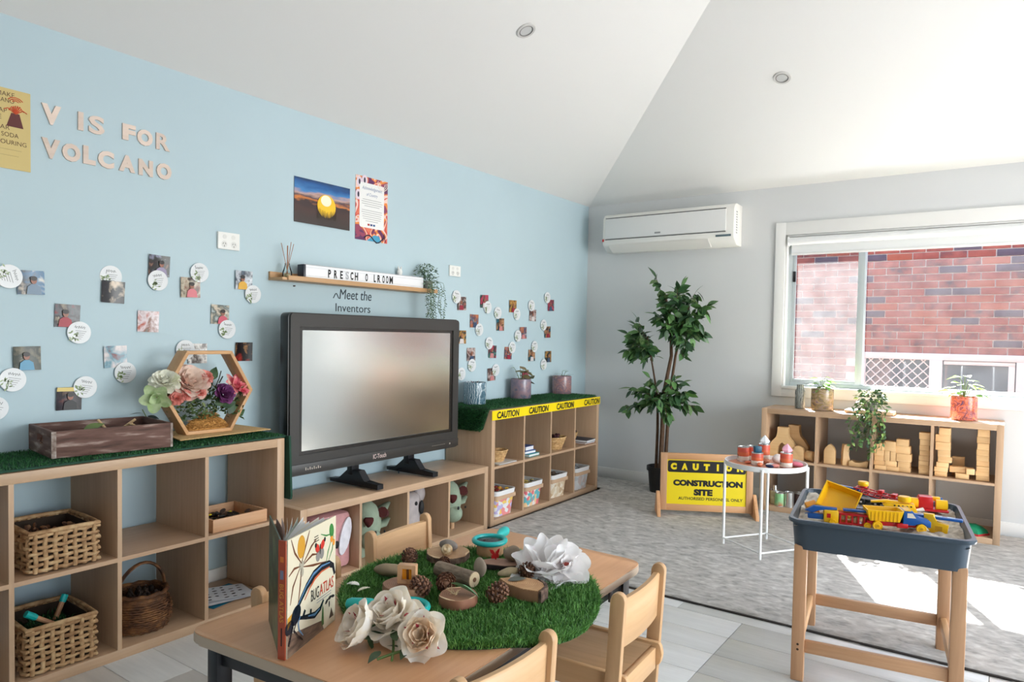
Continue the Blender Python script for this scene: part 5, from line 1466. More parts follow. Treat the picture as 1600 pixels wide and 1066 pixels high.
# log
A, B = Vector((1.788, -4.045, Z0+.0225)), Vector((1.926, -4.055, Z0+.0225))
t = thing('log', 'short grey-barked log lying on the turf, cut end showing', 'log', (0, 0, 0))
d = (B-A).normalized()
m = MB(); m.tube([A-d*.002, A, A+(B-A)*.3, A+(B-A)*.6, B, B+d*.001], [.016, .0215, .0225, .0215, .022, .021], 22)
m.done('bark_skin', ramp_mat('grey_bark', [(98, 82, 68), (132, 114, 96), (156, 138, 118)], 14, .85, rnd=False, bump=.5, stretch=(2, 2, 6)), t)
MB().cyl(B+d*.0008, B+d*.003, .0212, 22).done('cut_end', rings_mat('end_grain_pale', (176, 148, 112), (206, 182, 146), (222, 202, 170)), t)
MB().cyl(B+d*.002, B+d*.0042, .0065, 12).done('pith_hole', pm('pith', (112, 78, 54), .9), t)
# window block
t = thing('window_block', 'small square wooden block with an amber window, standing on a wood slice', 'toy block', (1.816, -4.203, Z0+.0315), R(28))
MB().ring(rrect(.05, .05, .002, 2, 0, .025), rrect(.028, .03, .001, 2, 0, .025), -.011, .011).done('frame', PINEZ, t)
MB().bx(-.0145, .0145, -.002, .002, .0095, .0405).done('amber_pane', pm('amber_plastic', (236, 150, 30), .15), t)
MB().bx(-.002, .004, -.004, .003, .0098, .040).done('mullion', pm('amber_dark', (120, 66, 20), .4), t)
# skeleton leaf
tag(link('skeleton_leaf', leaf_mesh('skeleton_leaf', pm('sage_leaf', (122, 172, 128), .5), .085, .42, .5, .15), None, (1.945, -4.175, Z0+.05), (R(-25), R(8), R(15))), 'pale green curled leaf on the reddish wood slice', 'leaf')
m = MB()
for k in range(14): m.tube([(1.96+U(-.01, .012), -4.18+U(-.008, .008), Z0+.027), (1.96+U(-.02, .02), -4.18+U(-.015, .015), Z0+.031+U(0, .012))], .0007, 3)
tag(tag(m.done('dry_seed_fluff', pm('dry_fluff', (216, 190, 150), .8)), 'wisps of dry seed fluff on the reddish wood slice', 'seed fluff'), kind='stuff')
# magnifiers
def magnifier(label, loc, rz, rx, r=.052, hl=.085, tilt=0):
    t = thing('magnifier', label, 'magnifying glass', loc, rot=(tilt, 0, rz))
    MB().tube([(r*cos(2*PI*k/36), r*sin(2*PI*k/36), 0) for k in range(36)], .008, 10, True).done('rim', TEAL, t)
    MB().lathe([(.001, .0025), (r*.9, .0008), (r*.9, -.0008), (.001, -.0025)], 30).done('lens', GLASS, t)
    MB().tube([(r, 0, 0), (r+.012, 0, .001), (r+.025, 0, .002), (r+.045, 0, .002), (r+hl-.012, 0, .002), (r+hl, 0, .002), (r+hl+.004, 0, .002)], [.006, .007, .012, .0165, .0165, .012, .003], 14).done('handle', TEAL, t)
    return t
magnifier('turquoise magnifying glass resting on the far wood slice', (1.775, -3.782, Z0+.042), R(100), 0, .05, .075)
magnifier('turquoise magnifying glass in the turf behind the cream roses', (1.900, -4.29, Z0+.012), R(212), 0, .05, .105)

# ---- big artificial flowers
CRP = petal_mat('cream_rose_petal', [(250, 236, 216), (253, 246, 236), (250, 240, 222), (254, 250, 244)], 14, .3)
CRI = petal_mat('peach_rose_heart', [(248, 216, 182), (250, 230, 204), (246, 222, 190)], 14, .3)
CRT = pm('crimson_streak', (176, 50, 66), .6)
GRN = leaf_mesh('leaf', ramp_mat('rose_leaf', [(38, 60, 34), (62, 84, 46)], 20, .5), .045, .5, .15, .2)
def big_rose(label, loc, d, r, rings, W, mat, seed, streak=True, point=0, ruf=.015):
    random.seed(seed)
    t = thing('artificial_rose' if not point else 'artificial_magnolia', label, 'artificial flower', loc)
    t.rotation_euler = Vector(d).to_track_quat('Z', 'Y').to_euler()
    for q, (n, tilt, hf) in enumerate(rings):
        for k in range(n):
            a = 2*PI*(k+.37*q)/n+U(-.12, .12)
            T = Matrix.Rotation(a, 4, 'Z') @ Matrix.Translation((0, r*.05*(q+.4), 0)) @ Matrix.Rotation(-R(tilt+U(-5, 5)), 4, 'X')
            m = MB(); petal_sheet(m.b, T, r*hf, r*W*(.5+.5*min(1, q/2)), .42 if not point else .3, .22, .3, ruf, 6, 6, point)
            pt = m.done('petal', CRI if mat is CRP and q < 3 and streak == 2 else mat, t, smooth=80, recalc=False)
            if streak and q >= 2 and k % 2 == 0:
                m = MB(); petal_sheet(m.b, T @ Matrix.Translation((r*W*.15, -.0045, r*hf*.6)), r*hf*.3, r*W*.12, .1, .05, .1, 0, 2, 3, 1)
                m.done('streak', CRT, pt, smooth=80, recalc=False)
    for k in range(4): link('leaf', GRN, t, (0, 0, -.004), (R(60), R(35), k*PI/2+.4))
    return t
RB = [(3, 3, .72), (4, 10, .8), (5, 22, .9), (5, 40, 1.0), (5, 62, 1.0)]
big_rose('cream rose head with crimson streaks, rear one of the three in front', (1.957, -4.395, TT+.05), (-.0, -.55, .8), .064, [(3, 3, .85), (4, 10, .92), (5, 24, 1.0), (4, 52, 1.05), (4, 96, .95)], .62, CRP, 5)
big_rose('cream rose bud lying on its side, leftmost of the three in front', (1.930, -4.452, TT+.034), (-.35, -.62, .5), .066, [(3, 2, .75), (4, 8, .85), (5, 18, .95), (5, 30, 1.0)], .56, CRP, 8)
big_rose('open cream rose facing the camera, nearest of the three in front', (2.066, -4.415, TT+.046), (.3, -.72, .5), .050, [(4, 2, .7), (5, 12, .78), (6, 28, .88), (5, 50, .98), (5, 78, 1.0)], .6, CRP, 12, 2)
WHP = petal_mat('white_petal', [(252, 248, 247), (254, 252, 251), (250, 240, 240)], 12, .35)
big_rose('large white artificial flower with pointed petals on the far right of the turf', (2.035, -3.845, Z0+.022), (.12, -.3, .95), .1, [(3, 8, .8), (5, 22, .95), (6, 42, 1.0), (6, 70, 1.0)], .56, WHP, 21, False, .45)
t = thing('artificial_magnolia', 'smaller white artificial flower tucked beside the large one', 'artificial flower', (2.085, -3.83, Z0+.03))
m = MB(); bloom(m, Vector((.5, -.45, .6)).to_track_quat('Z', 'Y').to_matrix().to_4x4(), .068, [(4, 10, .8), (5, 35, .95), (6, 66, 1.0)], .5)
m.done('petals', WHP, t, smooth=80, recalc=False)
MB().lathe([(.001, 0), (.012, .004), (.014, .016), (.001, .022)], 10).done('flower_base', pm('coral_base', (206, 96, 84), .6), t)
random.seed(31)
t = thing('rose_stems', 'dark green rose leaves and stems lying under the cream roses', 'leaf', (2.01, -4.45, TT+.004))
for k, (x, y, a, e) in enumerate(((-.02, .0, 20, -10), (.03, .01, -60, -5), (.0, -.04, -80, 0), (-.05, -.02, 200, -12), (.04, .04, 80, -15), (.01, .0, 150, -20))):
    link('leaf', GRN, t, (x, y, .012+.004*k), (U(-.3, .3), R(e), R(a)))
MB().tube([(-.04, .04, .02), (0, 0, .012), (.03, -.035, .006)], .003, 6).tube([(.05, .02, .02), (.02, -.01, .012), (.0, -.05, .006)], .003, 6).done('stem', STEM, t)

# ---- bug book
bk = thing('picture_book', 'large bug atlas picture book standing open on the near corner of the table', 'book', (0, 0, TT+.0008))
BH = .264; CWD = .222
M1 = Matrix.Translation((1.839, -4.607, 0)) @ rotm(0, 0, math.atan2(.927, -.376))
M2 = Matrix.Translation((1.822, -4.612, 0)) @ rotm(0, 0, math.atan2(.50, -.866))
CREAMC = pm('cover_cream', (224, 214, 188), .35)
def bookbox(name, mat, M, *b, par=bk, bev=0):
    m = MB(); m.bx(*b, bev)
    for v in m.b.verts: v.co = M @ v.co
    return m.done(name, mat, par)
fc = bookbox('front_cover', CREAMC, M1, 0, CWD, -.0015, .0015, 0, BH)
bc = bookbox('back_cover', ramp_mat('dark_leafy_cover', [(34, 48, 36), (58, 78, 56), (112, 132, 96)], 20, .35, rnd=False), M2, 0, CWD, -.0015, .0015, 0, BH)
sx = Vector((1.839-1.822, -4.607+4.612, 0))
M3 = Matrix.Translation((1.822, -4.614, 0)) @ rotm(0, 0, math.atan2(sx.y-.001, sx.x))
SPW = sx.length
SPINE = pm('spine_red', (170, 74, 46), .35)
sp_ = bookbox('spine', SPINE, M3, -.001, SPW+.001, -.003, .0, 0, BH)
me_ = letters('spine_lettering', 'BUG ATLAS', pm('spine_gold', (214, 150, 60), .4), sp_, 0, 0, .085, .011, 0)
me_.data.transform(M3 @ Matrix.Translation((SPW/2, -.0034, .125)) @ rotm(0, R(90)))
for z, h_, c in ((.222, .012, (214, 120, 50)), (.188, .02, (120, 120, 140))): bookbox('spine_emblem', pm('emblem_%d' % c[0], c, .4), M3, SPW*.25, SPW*.75, -.0034, -.003, z-h_/2, z+h_/2, par=sp_)
bookbox('spine_mark', INK, M3, SPW*.42, SPW*.58, -.0034, -.003, .03, .07, par=sp_)
# pages fan between the covers
for k in range(11):
    f_ = (k+.7)/11.6
    a = math.atan2(.50, -.866)*(1-f_)+math.atan2(.927, -.376)*f_
    bx_ = Vector((1.8245+.0125*f_, -4.6085+.004*f_, 0))
    m = MB(); bend = (f_-.5)*.05
    pw = CWD-.012 if k not in (6, 7) else CWD-.05
    g = lambda u, v: Matrix.Translation(bx_) @ rotm(0, 0, a) @ Vector((pw*u, bend*sin(PI*u)*.3, .004+(BH-.008)*v))
    m.sheet(lambda u, v: g(u, v), 6, 1)
    m.done('page', PAPER if k % 4 else pm('page_tint_%d' % k, [(222, 176, 164), (206, 214, 200), (232, 226, 210)][k // 4], .6), bk, smooth=60, recalc=False)
def art(name, mat, fn, par=fc, y=-.002):
    m = MB(); fn(m)
    for v in m.b.verts: v.co = M1 @ Vector((v.co.x*CWD, y+v.co.y, v.co.z*BH))
    return m.done(name, mat, par)
def poly(*p): return lambda m: m.prism(list(p), 0, .0003)
def blob(*e): return lambda m: [m.prism([(x+rx*cos(q)*cos(a)-ry*sin(q)*sin(a), z+rx*cos(q)*sin(a)+ry*sin(q)*cos(a)) for q in [2*PI*k/18 for k in range(18)]], 0, .0003) for x, z, rx, ry, a in e]
def strip(w_, *lines):
    def f(m):
        for ln in lines:
            P = [Vector(q) for q in ln]; n = len(P); L_, R_ = [], []
            for i, q in enumerate(P):
                d = (P[min(i+1, n-1)]-P[max(i-1, 0)]).normalized(); nn = Vector((-d.y, d.x))
                ww = w_*(1-.6*abs(2*i/(n-1)-1)) if n > 2 else w_
                L_.append(tuple(q+nn*ww)); R_.append(tuple(q-nn*ww))
            m.prism(L_+R_[::-1], 0, .0003)
    return f
art('printed_log', ramp_mat('print_log', [(70, 54, 46), (112, 90, 76), (140, 116, 96)], 20, .4, rnd=False, stretch=(1, 1, 5)), poly((0.003, .003), (.74, .003), (.68, .1), (.4, .14), (.003, .2)))
art('printed_plant', pm('print_plant_green', (70, 112, 60), .4), poly((.68, .04), (.74, .05), (.73, .2), (.71, .24)))
art('printed_abdomen', pm('print_gold', (206, 150, 46), .4), blob((.255, .885, .075, .1, 0)))
art('printed_spider_legs', pm('print_leg_brown', (110, 62, 36), .4), strip(.011, ((.26, .74), (.13, .86), (.06, .99)), ((.26, .74), (.36, .9), (.42, .99)), ((.24, .72), (.12, .73), (.02, .69)), ((.22, .7), (.1, .58), (.05, .44)), ((.26, .7), (.24, .56), (.2, .4)), ((.3, .72), (.48, .76), (.58, .74)), ((.3, .73), (.46, .84), (.56, .88)), ((.3, .7), (.5, .66), (.78, .62))))
art('printed_thorax', pm('print_grey', (176, 168, 150), .4), blob((.26, .725, .05, .04, 0), (.27, .66, .035, .04, 0)))
art('printed_butterfly_wing', pm('print_wing_red', (206, 52, 40), .4), blob((.585, .79, .05, .036, -.7), (.7, .8, .05, .036, .7)))
art('printed_butterfly_wing', pm('print_wing_grey', (140, 136, 132), .4), blob((.6, .715, .045, .05, .3), (.685, .72, .045, .05, -.3)))
art('printed_wing_tip', INK, blob((.55, .825, .02, .022, 0), (.745, .835, .02, .022, 0), (.643, .77, .01, .05, 0)), y=-.0023)
art('printed_cricket', pm('print_cricket_green', (60, 132, 62), .4), lambda m: (blob((.9, .88, .05, .07, .3))(m), strip(.008, ((.9, .85), (.78, .86), (.66, .9)), ((.9, .8), (.82, .7), (.78, .6)), ((.95, .82), (.92, .7), (.84, .62)))(m)))
art('printed_cricket_spots', pm('print_orange', (230, 148, 46), .4), blob((.9, .8, .03, .03, 0), (.95, .76, .025, .03, 0)), y=-.0023)
art('printed_small_print', pm('print_dark', (60, 56, 52), .5), lambda m: [m.prism([(.52-.01*k, .9-.022*k), (.6+.01*k, .9-.022*k), (.6+.01*k, .908-.022*k), (.52-.01*k, .908-.022*k)], 0, .0003) for k in range(3)])
BTL = pm('print_beetle', (26, 34, 46), .25); BTB = pm('print_beetle_blue', (88, 130, 166), .3); BTO = pm('print_beetle_orange', (196, 92, 48), .4)
art('printed_beetle_horn', BTL, strip(.045, ((.98, .45), (.94, .54), (.85, .58), (.68, .59), (.52, .57), (.38, .51), (.26, .43), (.14, .34))))
art('printed_horn_edge', BTO, strip(.012, ((.86, .55), (.68, .555), (.54, .53), (.42, .47), (.33, .4))), y=-.0023)
art('printed_beetle_body', BTL, blob((.16, .32, .1, .075, .5), (.04, .25, .08, .06, .2)))
art('printed_beetle_horn', BTL, strip(.03, ((.2, .28), (.36, .24), (.54, .2), (.66, .22), (.73, .28))))
art('printed_beetle_legs', BTL, strip(.018, ((.18, .27), (.12, .2), (.2, .12), (.3, .06)), ((.3, .26), (.34, .31)), ((.45, .22), (.46, .28)), ((.1, .24), (.02, .1))))
art('printed_beetle_shine', BTB, strip(.012, ((.86, .59), (.68, .605), (.5, .58), (.35, .51), (.2, .4)), ((.24, .29), (.2, .24), (.22, .17), (.3, .1)), ((.4, .235), (.54, .205), (.64, .225))), y=-.0026)
art('printed_yellow_corner', pm('print_gold', (206, 150, 46)), poly((.003, .34), (.1, .36), (.06, .28), (.003, .24)))
art('printed_fly', INK, blob((.8, .24, .035, .016, .4), (.87, .255, .04, .016, .1), (.94, .25, .04, .014, -.2), (.86, .2, .012, .03, 0)))
art('printed_moth', pm('print_moth', (90, 74, 62), .4), poly((.86, .06), (.96, .06), (.91, .15)))
for s, u, w_, mt in (('BUG', .54, .165, INK), ('ATLAS', .795, .31, pm('print_title_red', (200, 64, 44), .4))):
    letters('title_lettering', s, mt, fc, u*CWD, .392*BH, w_*CWD, .104*BH, -.0026, M=M1)
art('printed_subtitle', GREYTXT, lambda m: [m.prism([(.58, .315-.025*k), (.9, .315-.025*k), (.9, .322-.025*k), (.58, .322-.025*k)], 0, .0003) for k in range(2)])
RZ = .016
# ------------------------------------------------------------------ artificial ficus
random.seed(5)
t = thing('ficus_tree', 'tall artificial ficus tree in a black pot in the corner behind the sign', 'plant', (.868, -.27, RZ))
MB().lathe([(.001, 0), (.088, 0), (.105, .17), (.116, .172), (.116, .205), (.108, .205), (.1, .172), (.001, .165)], 32).done('pot', pm('black_pot', (18, 18, 20), .45), t)
MB().lathe([(.001, .182), (.1, .178)], 20, cap0=False, cap1=False).done('soil', SOIL, t, smooth=0)
FL = [leaf_mesh('leaf', ramp_mat('ficus_leaf_%d' % k, c, 12, .38), 1, w_+.06, .1, .25) for k, (c, w_) in enumerate((([(36, 70, 42), (56, 94, 54)], .46), ([(50, 88, 50), (92, 128, 72)], .5), ([(38, 70, 42), (128, 156, 96)], .44), ([(96, 140, 64), (70, 110, 54)], .5)))]
trunks = [[(-.045, .0, .17), (-.04, .0, .5), (-.045, .0, .75), (-.09, -.01, 1.0), (-.14, -.02, 1.25)],
          [(.0, -.015, .17), (.01, -.02, .5), (.015, -.02, .8), (.075, -.03, 1.1), (.06, -.03, 1.4), (.0, -.02, 1.6)],
          [(.025, .02, .17), (.035, .02, .5), (.05, .02, .8), (.09, .02, 1.1), (.15, .01, 1.35), (.2, .0, 1.5)]]
for k, p in enumerate(trunks):
    MB().tube(p, [(.013, .021, .016)[k]*(1-.62*i/(len(p)-1)) for i in range(len(p))], 9).done('trunk', BROWNSTEM, t, smooth=60)
# sprays: start, end, number of leaves
SPR = []
def spray(s, e, n): SPR.append((Vector(s), Vector(e), n))
T1, T2, T3 = [[Vector(q) for q in p] for p in trunks]
spray((.0, -.02, 1.5), (-.075, -.04, 1.735), 13)
# lower crown
for e, n in (((-.30, -.05, .66), 13), ((-.22, -.14, .83), 12), ((-.17, .08, .8), 9), ((.02, -.22, .74), 12), ((.1, -.15, .62), 11), ((.23, -.05, .82), 12), ((.26, .02, .7), 10), ((.12, .1, .88), 8), ((-.05, -.16, .93), 10), ((.17, -.14, .93), 9)):
    spray((.01, -.02, .72), e, n)
# left crown
for e, n in (((-.32, -.03, 1.13), 12), ((-.27, -.12, 1.27), 12), ((-.26, .04, 1.33), 9), ((-.16, -.17, 1.3), 11), ((-.08, -.13, 1.18), 11), ((-.2, .08, 1.15), 8), ((-.22, -.06, 1.4), 9)):
    spray((-.1, -.015, 1.08), e, n)
# upper right crown
for e, n in (((.37, -.05, 1.5), 14), ((.31, -.14, 1.4), 13), ((.30, .05, 1.28), 12), ((.24, -.13, 1.2), 12), ((.17, -.17, 1.62), 12), ((.05, -.15, 1.56), 12), ((.1, .08, 1.66), 10), ((.24, .02, 1.6), 12), ((-.02, -.12, 1.42), 12), ((.1, -.2, 1.35), 12), ((.2, -.1, 1.1), 11)):
    spray((.09, -.01, 1.28), e, n)
nl = 0
tw = MB(); xl = MB()
for s, e, n in SPR:
    mid = (s+e)/2+Vector((0, 0, .04))
    P = lambda f: s*(1-f)**2+mid*2*f*(1-f)+e*f*f
    tw.tube([P(i/5) for i in range(6)], [.004-.0005*i for i in range(6)], 5)
    for i in range(n):
        f = .2+.8*(i+.5)/n if e.z < 1.7 else .1+.9*i/n
        p = P(f); d = (P(min(1, f+.05))-P(f-.05)).normalized()
        side = d.cross(Vector((0, 0, 1))).normalized()*(1 if i % 2 else -1)
        dr = d*.55+side*U(.3, .8)+Vector((0, 0, U(-.9, .1)))
        if i == n-1: dr = d
        p = Vector((p.x, min(p.y, .2), p.z))
        if nl < 300:
            o = link('leaf', random.choices(FL, [.36, .28, .2, .16])[0], t)
            L_ = U(.082, .115)
            o.matrix_local = aim(p, dr, U(-1.3, 1.3)) @ Matrix.Scale(L_, 4)
            nl += 1
        for _ in range((2 if s.z > 1.2 else 1) if e.z < 1.7 else 0):
            q = P(U(.15, .95))+Vector((U(-.035, .035), U(-.03, .03), U(-.05, .03))); q.y = min(q.y, .19)
            dq = d*.3+Vector((U(-1, 1), U(-1, .6), U(-1, .3)))
            add_leaf(xl.b, aim(q, dq, U(-1.3, 1.3)), U(.075, .105), U(.036, .05), .15, .25, 4)
tw.done('twigs', BROWNSTEM, t)
tag(xl.done('inner_leaves', ramp_mat('ficus_inner', [(36, 68, 40), (60, 100, 54), (96, 138, 76)], island=True, rough=.4), t, smooth=0, recalc=False), kind='stuff')

# ------------------------------------------------------------------ construction sign
sg = thing('caution_sign', 'wooden framed yellow and black construction site sign standing on the rug', 'sign', (1.149, -.945, RZ), math.atan2(.292, .538))
SW, SH = .632, .405
FW = .045
ZB = .028
SGW = wood('sign_pine', (222, 170, 124), (200, 146, 100), 'X', 10, .45)
MB().bx(0, FW, -.012, .012, ZB, ZB+SH, .002).done('frame_board', PINEZ, sg)
MB().bx(SW-FW, SW, -.012, .012, ZB, ZB+SH, .002).done('frame_board', PINEZ, sg)
MB().bx(FW, SW-FW, -.011, .011, ZB, ZB+FW, .002).done('frame_board', SGW, sg)
MB().bx(FW, SW-FW, -.011, .011, ZB+SH-FW, ZB+SH, .002).done('frame_board', SGW, sg)
MB().bx(FW, SW-FW, -.003, .003, ZB+FW, ZB+SH-FW).done('yellow_sheet', pm('sign_yellow', (240, 214, 10), .45), sg)
iw = SW-2*FW; ic = SW/2
MB().prism(rrect(iw*.985, .082, .014, 4, ic, ZB+SH-FW-.049), -.0036, -.0031).done('black_band', INK, sg)
for k, ch in enumerate('CAUTION'):
    letters('lettering', ch, pm('sign_yellow', (240, 214, 10)), sg, FW+.045+k*.0755, ZB+SH-FW-.049, .042 if ch != 'I' else .014, .048, -.0042, bold=.09)
letters('lettering', 'CONSTRUCTION', INK, sg, ic+.01, ZB+.196, .475, .044, -.0036, bold=.07)
letters('lettering', 'SITE', INK, sg, ic-.02, ZB+.132, .13, .046, -.0036, bold=.07)
letters('lettering', 'AUTHORISED PERSONNEL ONLY', INK, sg, ic+.03, ZB+.087, .44, .021, -.0036, bold=.018)
for x in (-.014, SW+.014):
    MB().prism([(-.11, 0), (.1, 0), (.1, .022), (.03, .155), (-.005, .16), (-.11, .022)], x-.012, x+.012, 'yz', .003).done('foot', SGW, sg)

# ------------------------------------------------------------------ round tray table
rt = thing('tray_table', 'white round metal tray table of cans in front of the window shelf', 'table', (1.975, -1.346, RZ))
RTH = .518
TR = .226
MB().lathe([(.001, RTH-.026), (TR, RTH-.026), (TR+.004, RTH-.022), (TR+.004, RTH+.004), (TR-.002, RTH+.004), (TR-.004, RTH-.02), (.001, RTH-.021)], 56).done('tray', WHITEM, rt)
MB().lathe([(.001, RTH-.0205), (TR-.006, RTH-.0205), (TR-.006, RTH-.0185), (.001, RTH-.0185)], 48).done('tray_lining', pm('terracotta_lining', (204, 136, 102), .5, var=.1), rt)
ft_ = [(.043, -.22), (-.22, -.042), (-.042, .22), (.221, .043)]
lgm = MB().tube([(0, 0, 0), (0, 0, RTH-.01)], .0085, 12).mesh('leg', WHITEM)
for x, y in ft_: link('leg', lgm, rt, (x*1.02, y*1.02, 0))
for i in range(4):
    a, b_ = ft_[i], ft_[(i+1) % 4]
    MB().cyl((a[0]*1.02, a[1]*1.02, .036), (b_[0]*1.02, b_[1]*1.02, .036), .005, 8).done('stretcher', WHITEM, rt)
ZT = RZ+RTH-.018
CANT = pm('can_tin', (206, 206, 204), .25, .8)
def can_lab(n): return ramp_mat('can_label_orange', [(196, 78, 58), (222, 104, 70), (236, 150, 90), (232, 224, 214)], 3, .4, rnd=False, stretch=(.01, .01, 4))
def can(label, x, y, h=.09, r=.034, top=None, ele=True, z=ZT):
    t = thing('tin_can', label, 'can', (x, y, z), R(-55), 'orange labelled cans on the tray table')
    MB().lathe([(.001, 0), (r, 0), (r, .004), (r*.99, .006), (r*.99, h-.005), (r, h-.003), (r, h), (r-.002, h), (r-.003, h-.005), (.001, h-.005)], 28).done('tin', CANT, t)
    MB().lathe([(r*1.0, .006), (r*1.004, .0065), (r*1.004, h-.0065), (r*1.0, h-.006)], 28, cap0=False, cap1=False).done('label', pm('can_coral', (214, 92, 70), .4, var=.15, vscale=40), t)
    MB().lathe([(r*1.005, .0075), (r*1.009, .008), (r*1.009, h*.36), (r*1.005, h*.365)], 28, cap0=False, cap1=False).done('label_band', pm('can_cream', (232, 222, 208), .4), t)
    MB().lathe([(r*1.005, h*.4), (r*1.009, h*.41), (r*1.009, h*.62), (r*1.005, h*.63)], 28, cap0=False, cap1=False).done('label_band', pm('can_amber', (222, 112, 70), .4), t)
    if ele:
        m = MB()
        def cy(u, v): a = -PI/2+u/r; return ((r*1.014)*cos(a), (r*1.014)*sin(a), v)
        for blob_ in (((0, .4*h), .010, .008), ((-.009, .48*h), .006, .007), ((-.006, .3*h), .0025, .009), ((.007, .3*h), .0025, .009)):
            (cu, cv), ru, rv = blob_
            V = [m.b.verts.new(cy(cu+ru*cos(2*PI*k/12), cv+rv*sin(2*PI*k/12))) for k in range(12)]
            m.b.faces.new(V)
        m.done('printed_animal', INK, t, smooth=0)
    return t
can('front left orange can with a black animal print, left of the tray', 1.83, -1.30)
can('orange can half hidden behind the front left can', 1.868, -1.242)
can('small orange can carrying a dark blue cube', 1.935, -1.375, .075, ele=False)
can('tall orange can carrying a white crystal at the back of the tray', 1.925, -1.2, .105)
can('orange can carrying a pink crystal at the right of the tray', 2.095, -1.36)
tag(MB().box(1.935, -1.375, ZT+.075+.018, .04, .04, .036, .003, rotm(0, 0, .6)).done('coloured_block', pm('block_navy', (24, 84, 110), .4)), 'dark blue cube on top of the small orange can', 'block')
def crystal(label, x, y, z, c, s):
    m = MB()
    m.lathe([(.001, 0), (.026*s, .004), (.032*s, .02*s), (.022*s, .034*s), (.001, .055*s)], 6, rotm(.1, .1, 0), lambda a, zz: 1+.12*sin(3*a+zz*90))
    tag(m.done('crystal', pm('crystal_%d_%d' % (c[0], c[1]), c, .35), None, (x, y, z), None, 0), label, 'crystal')
crystal('white pointed crystal on the tall orange can', 1.925, -1.2, ZT+.1055, (226, 230, 232), .95)
crystal('pink pointed crystal on the right orange can', 2.095, -1.36, ZT+.0905, (236, 168, 186), .95)
for i, (x, y, r_, c, nm, ct, lab) in enumerate(((2.01, -1.36, (.03, .022, .008), (240, 240, 242), 'paper_scrap', 'paper', 'white crumpled scrap lying in the middle of the tray'), (2.02, -1.25, (.034, .028, .028), (226, 216, 210), 'crystal', 'crystal', 'pale crystal lump behind the white scrap on the tray'), (1.965, -1.30, (.032, .022, .015), (196, 130, 96), 'stone', 'stone', 'tan stone lying beside the tall can on the tray'), (2.02, -1.425, (.024, .014, .009), (38, 52, 92), 'stone', 'stone', 'dark blue stone at the front of the tray'), (2.045, -1.40, (.026, .018, .011), (226, 150, 140), 'stone', 'stone', 'pink stone beside the dark blue one on the tray'), (1.965, -1.425, (.022, .016, .012), (226, 128, 90), 'stone', 'stone', 'orange stone at the front edge of the tray'), (2.14, -1.30, (.036, .026, .016), (216, 120, 140), 'stone', 'stone', 'rosy stone at the right end of the tray'), (1.88, -1.37, (.022, .016, .008), (226, 120, 84), 'stone', 'stone', 'flat orange stone in front of the left cans'))):
    stone(nm, lab, (x, y, ZT+r_[2]*1.05), r_, (0, 0, i), c, .1, None, i+20, ct)

# ------------------------------------------------------------------ window shelf: top
BZ = .016+.765*.975
def zpot(name, lab, x, y, r, h, m): return pot(name, lab, (x, y, BZ), r, h, m)
t = thing('vase', 'tall slim grey marbled bottle vase at the left end of the window shelf', 'vase', (1.898, -.20, BZ))
MB().lathe([(.001, 0), (.033, 0), (.035, .004), (.035, .12), (.033, .132), (.025, .142), (.024, .165), (.026, .172), (.022, .172), (.02, .16), (.001, .16)], 28).done('body', ramp_mat('marble_grey', [(70, 76, 74), (120, 126, 122), (196, 200, 194), (90, 92, 88)], 6, .3, 'wave', 4, 8, rnd=False, stretch=(4, 4, 2)), t)
MB4 = ramp_mat('marble_bronze', [(86, 76, 84), (124, 108, 92), (150, 130, 84), (176, 150, 130), (110, 96, 110)], 15, .18, rnd=False, detail=6, dist=1.5, stretch=(1, 1, 2))
MB5 = ramp_mat('marble_orange', [(56, 66, 110), (200, 100, 60), (226, 130, 110), (120, 70, 90), (214, 112, 52)], 26, .18, rnd=False, detail=5, dist=1.5)
p4 = zpot('potted_plant', 'bronze glazed pot with a small leafy plant beside the slim vase', 2.052, -.215, .075, .15, MB4)
p5 = zpot('potted_plant', 'orange and blue marbled pot with sunlit plant on the window shelf', 2.902, -.2, .075, .15, MB5)
SUNL = leaf_mesh('leaf', ramp_mat('fresh_leaf', [(96, 150, 60), (140, 186, 84), (72, 120, 52)], 14, .45), .06, .72, .15, .25)
VARL = leaf_mesh('leaf', ramp_mat('pale_leaf', [(206, 220, 150), (170, 200, 110), (226, 232, 190)], 14, .45), .07, .75, .15, .25)
for i in range(20):
    a = i*2.4; r_ = .02+.045*(i/20); z = .22-.07*(i/20)+U(-.02, .02)
    p = (r_*cos(a), r_*sin(a), z)
    if i % 2 == 0: MB().tube([(0, 0, .12), (p[0]*.5, p[1]*.5, z-.02), p], .0017, 5).done('stem', STEM, p4)
    link('leaf', SUNL if i % 4 else VARL, p4, p, (U(-.3, .3), U(-.2, .4), a+U(-.4, .4))).scale = (.85,)*3
for i in range(22):
    a = i*2.4; r_ = .02+.08*(i/22); z = .27-.12*(i/22)+U(-.025, .025)
    p = (r_*cos(a), r_*sin(a)*.7, z)
    if i % 2 == 0: MB().tube([(0, 0, .12), (p[0]*.5, p[1]*.5, z-.02), p], .002, 5).done('stem', STEM, p5)
    link('leaf', VARL if i % 3 else SUNL, p5, p, (U(-.3, .3), U(-.3, .3), a+U(-.4, .4)))
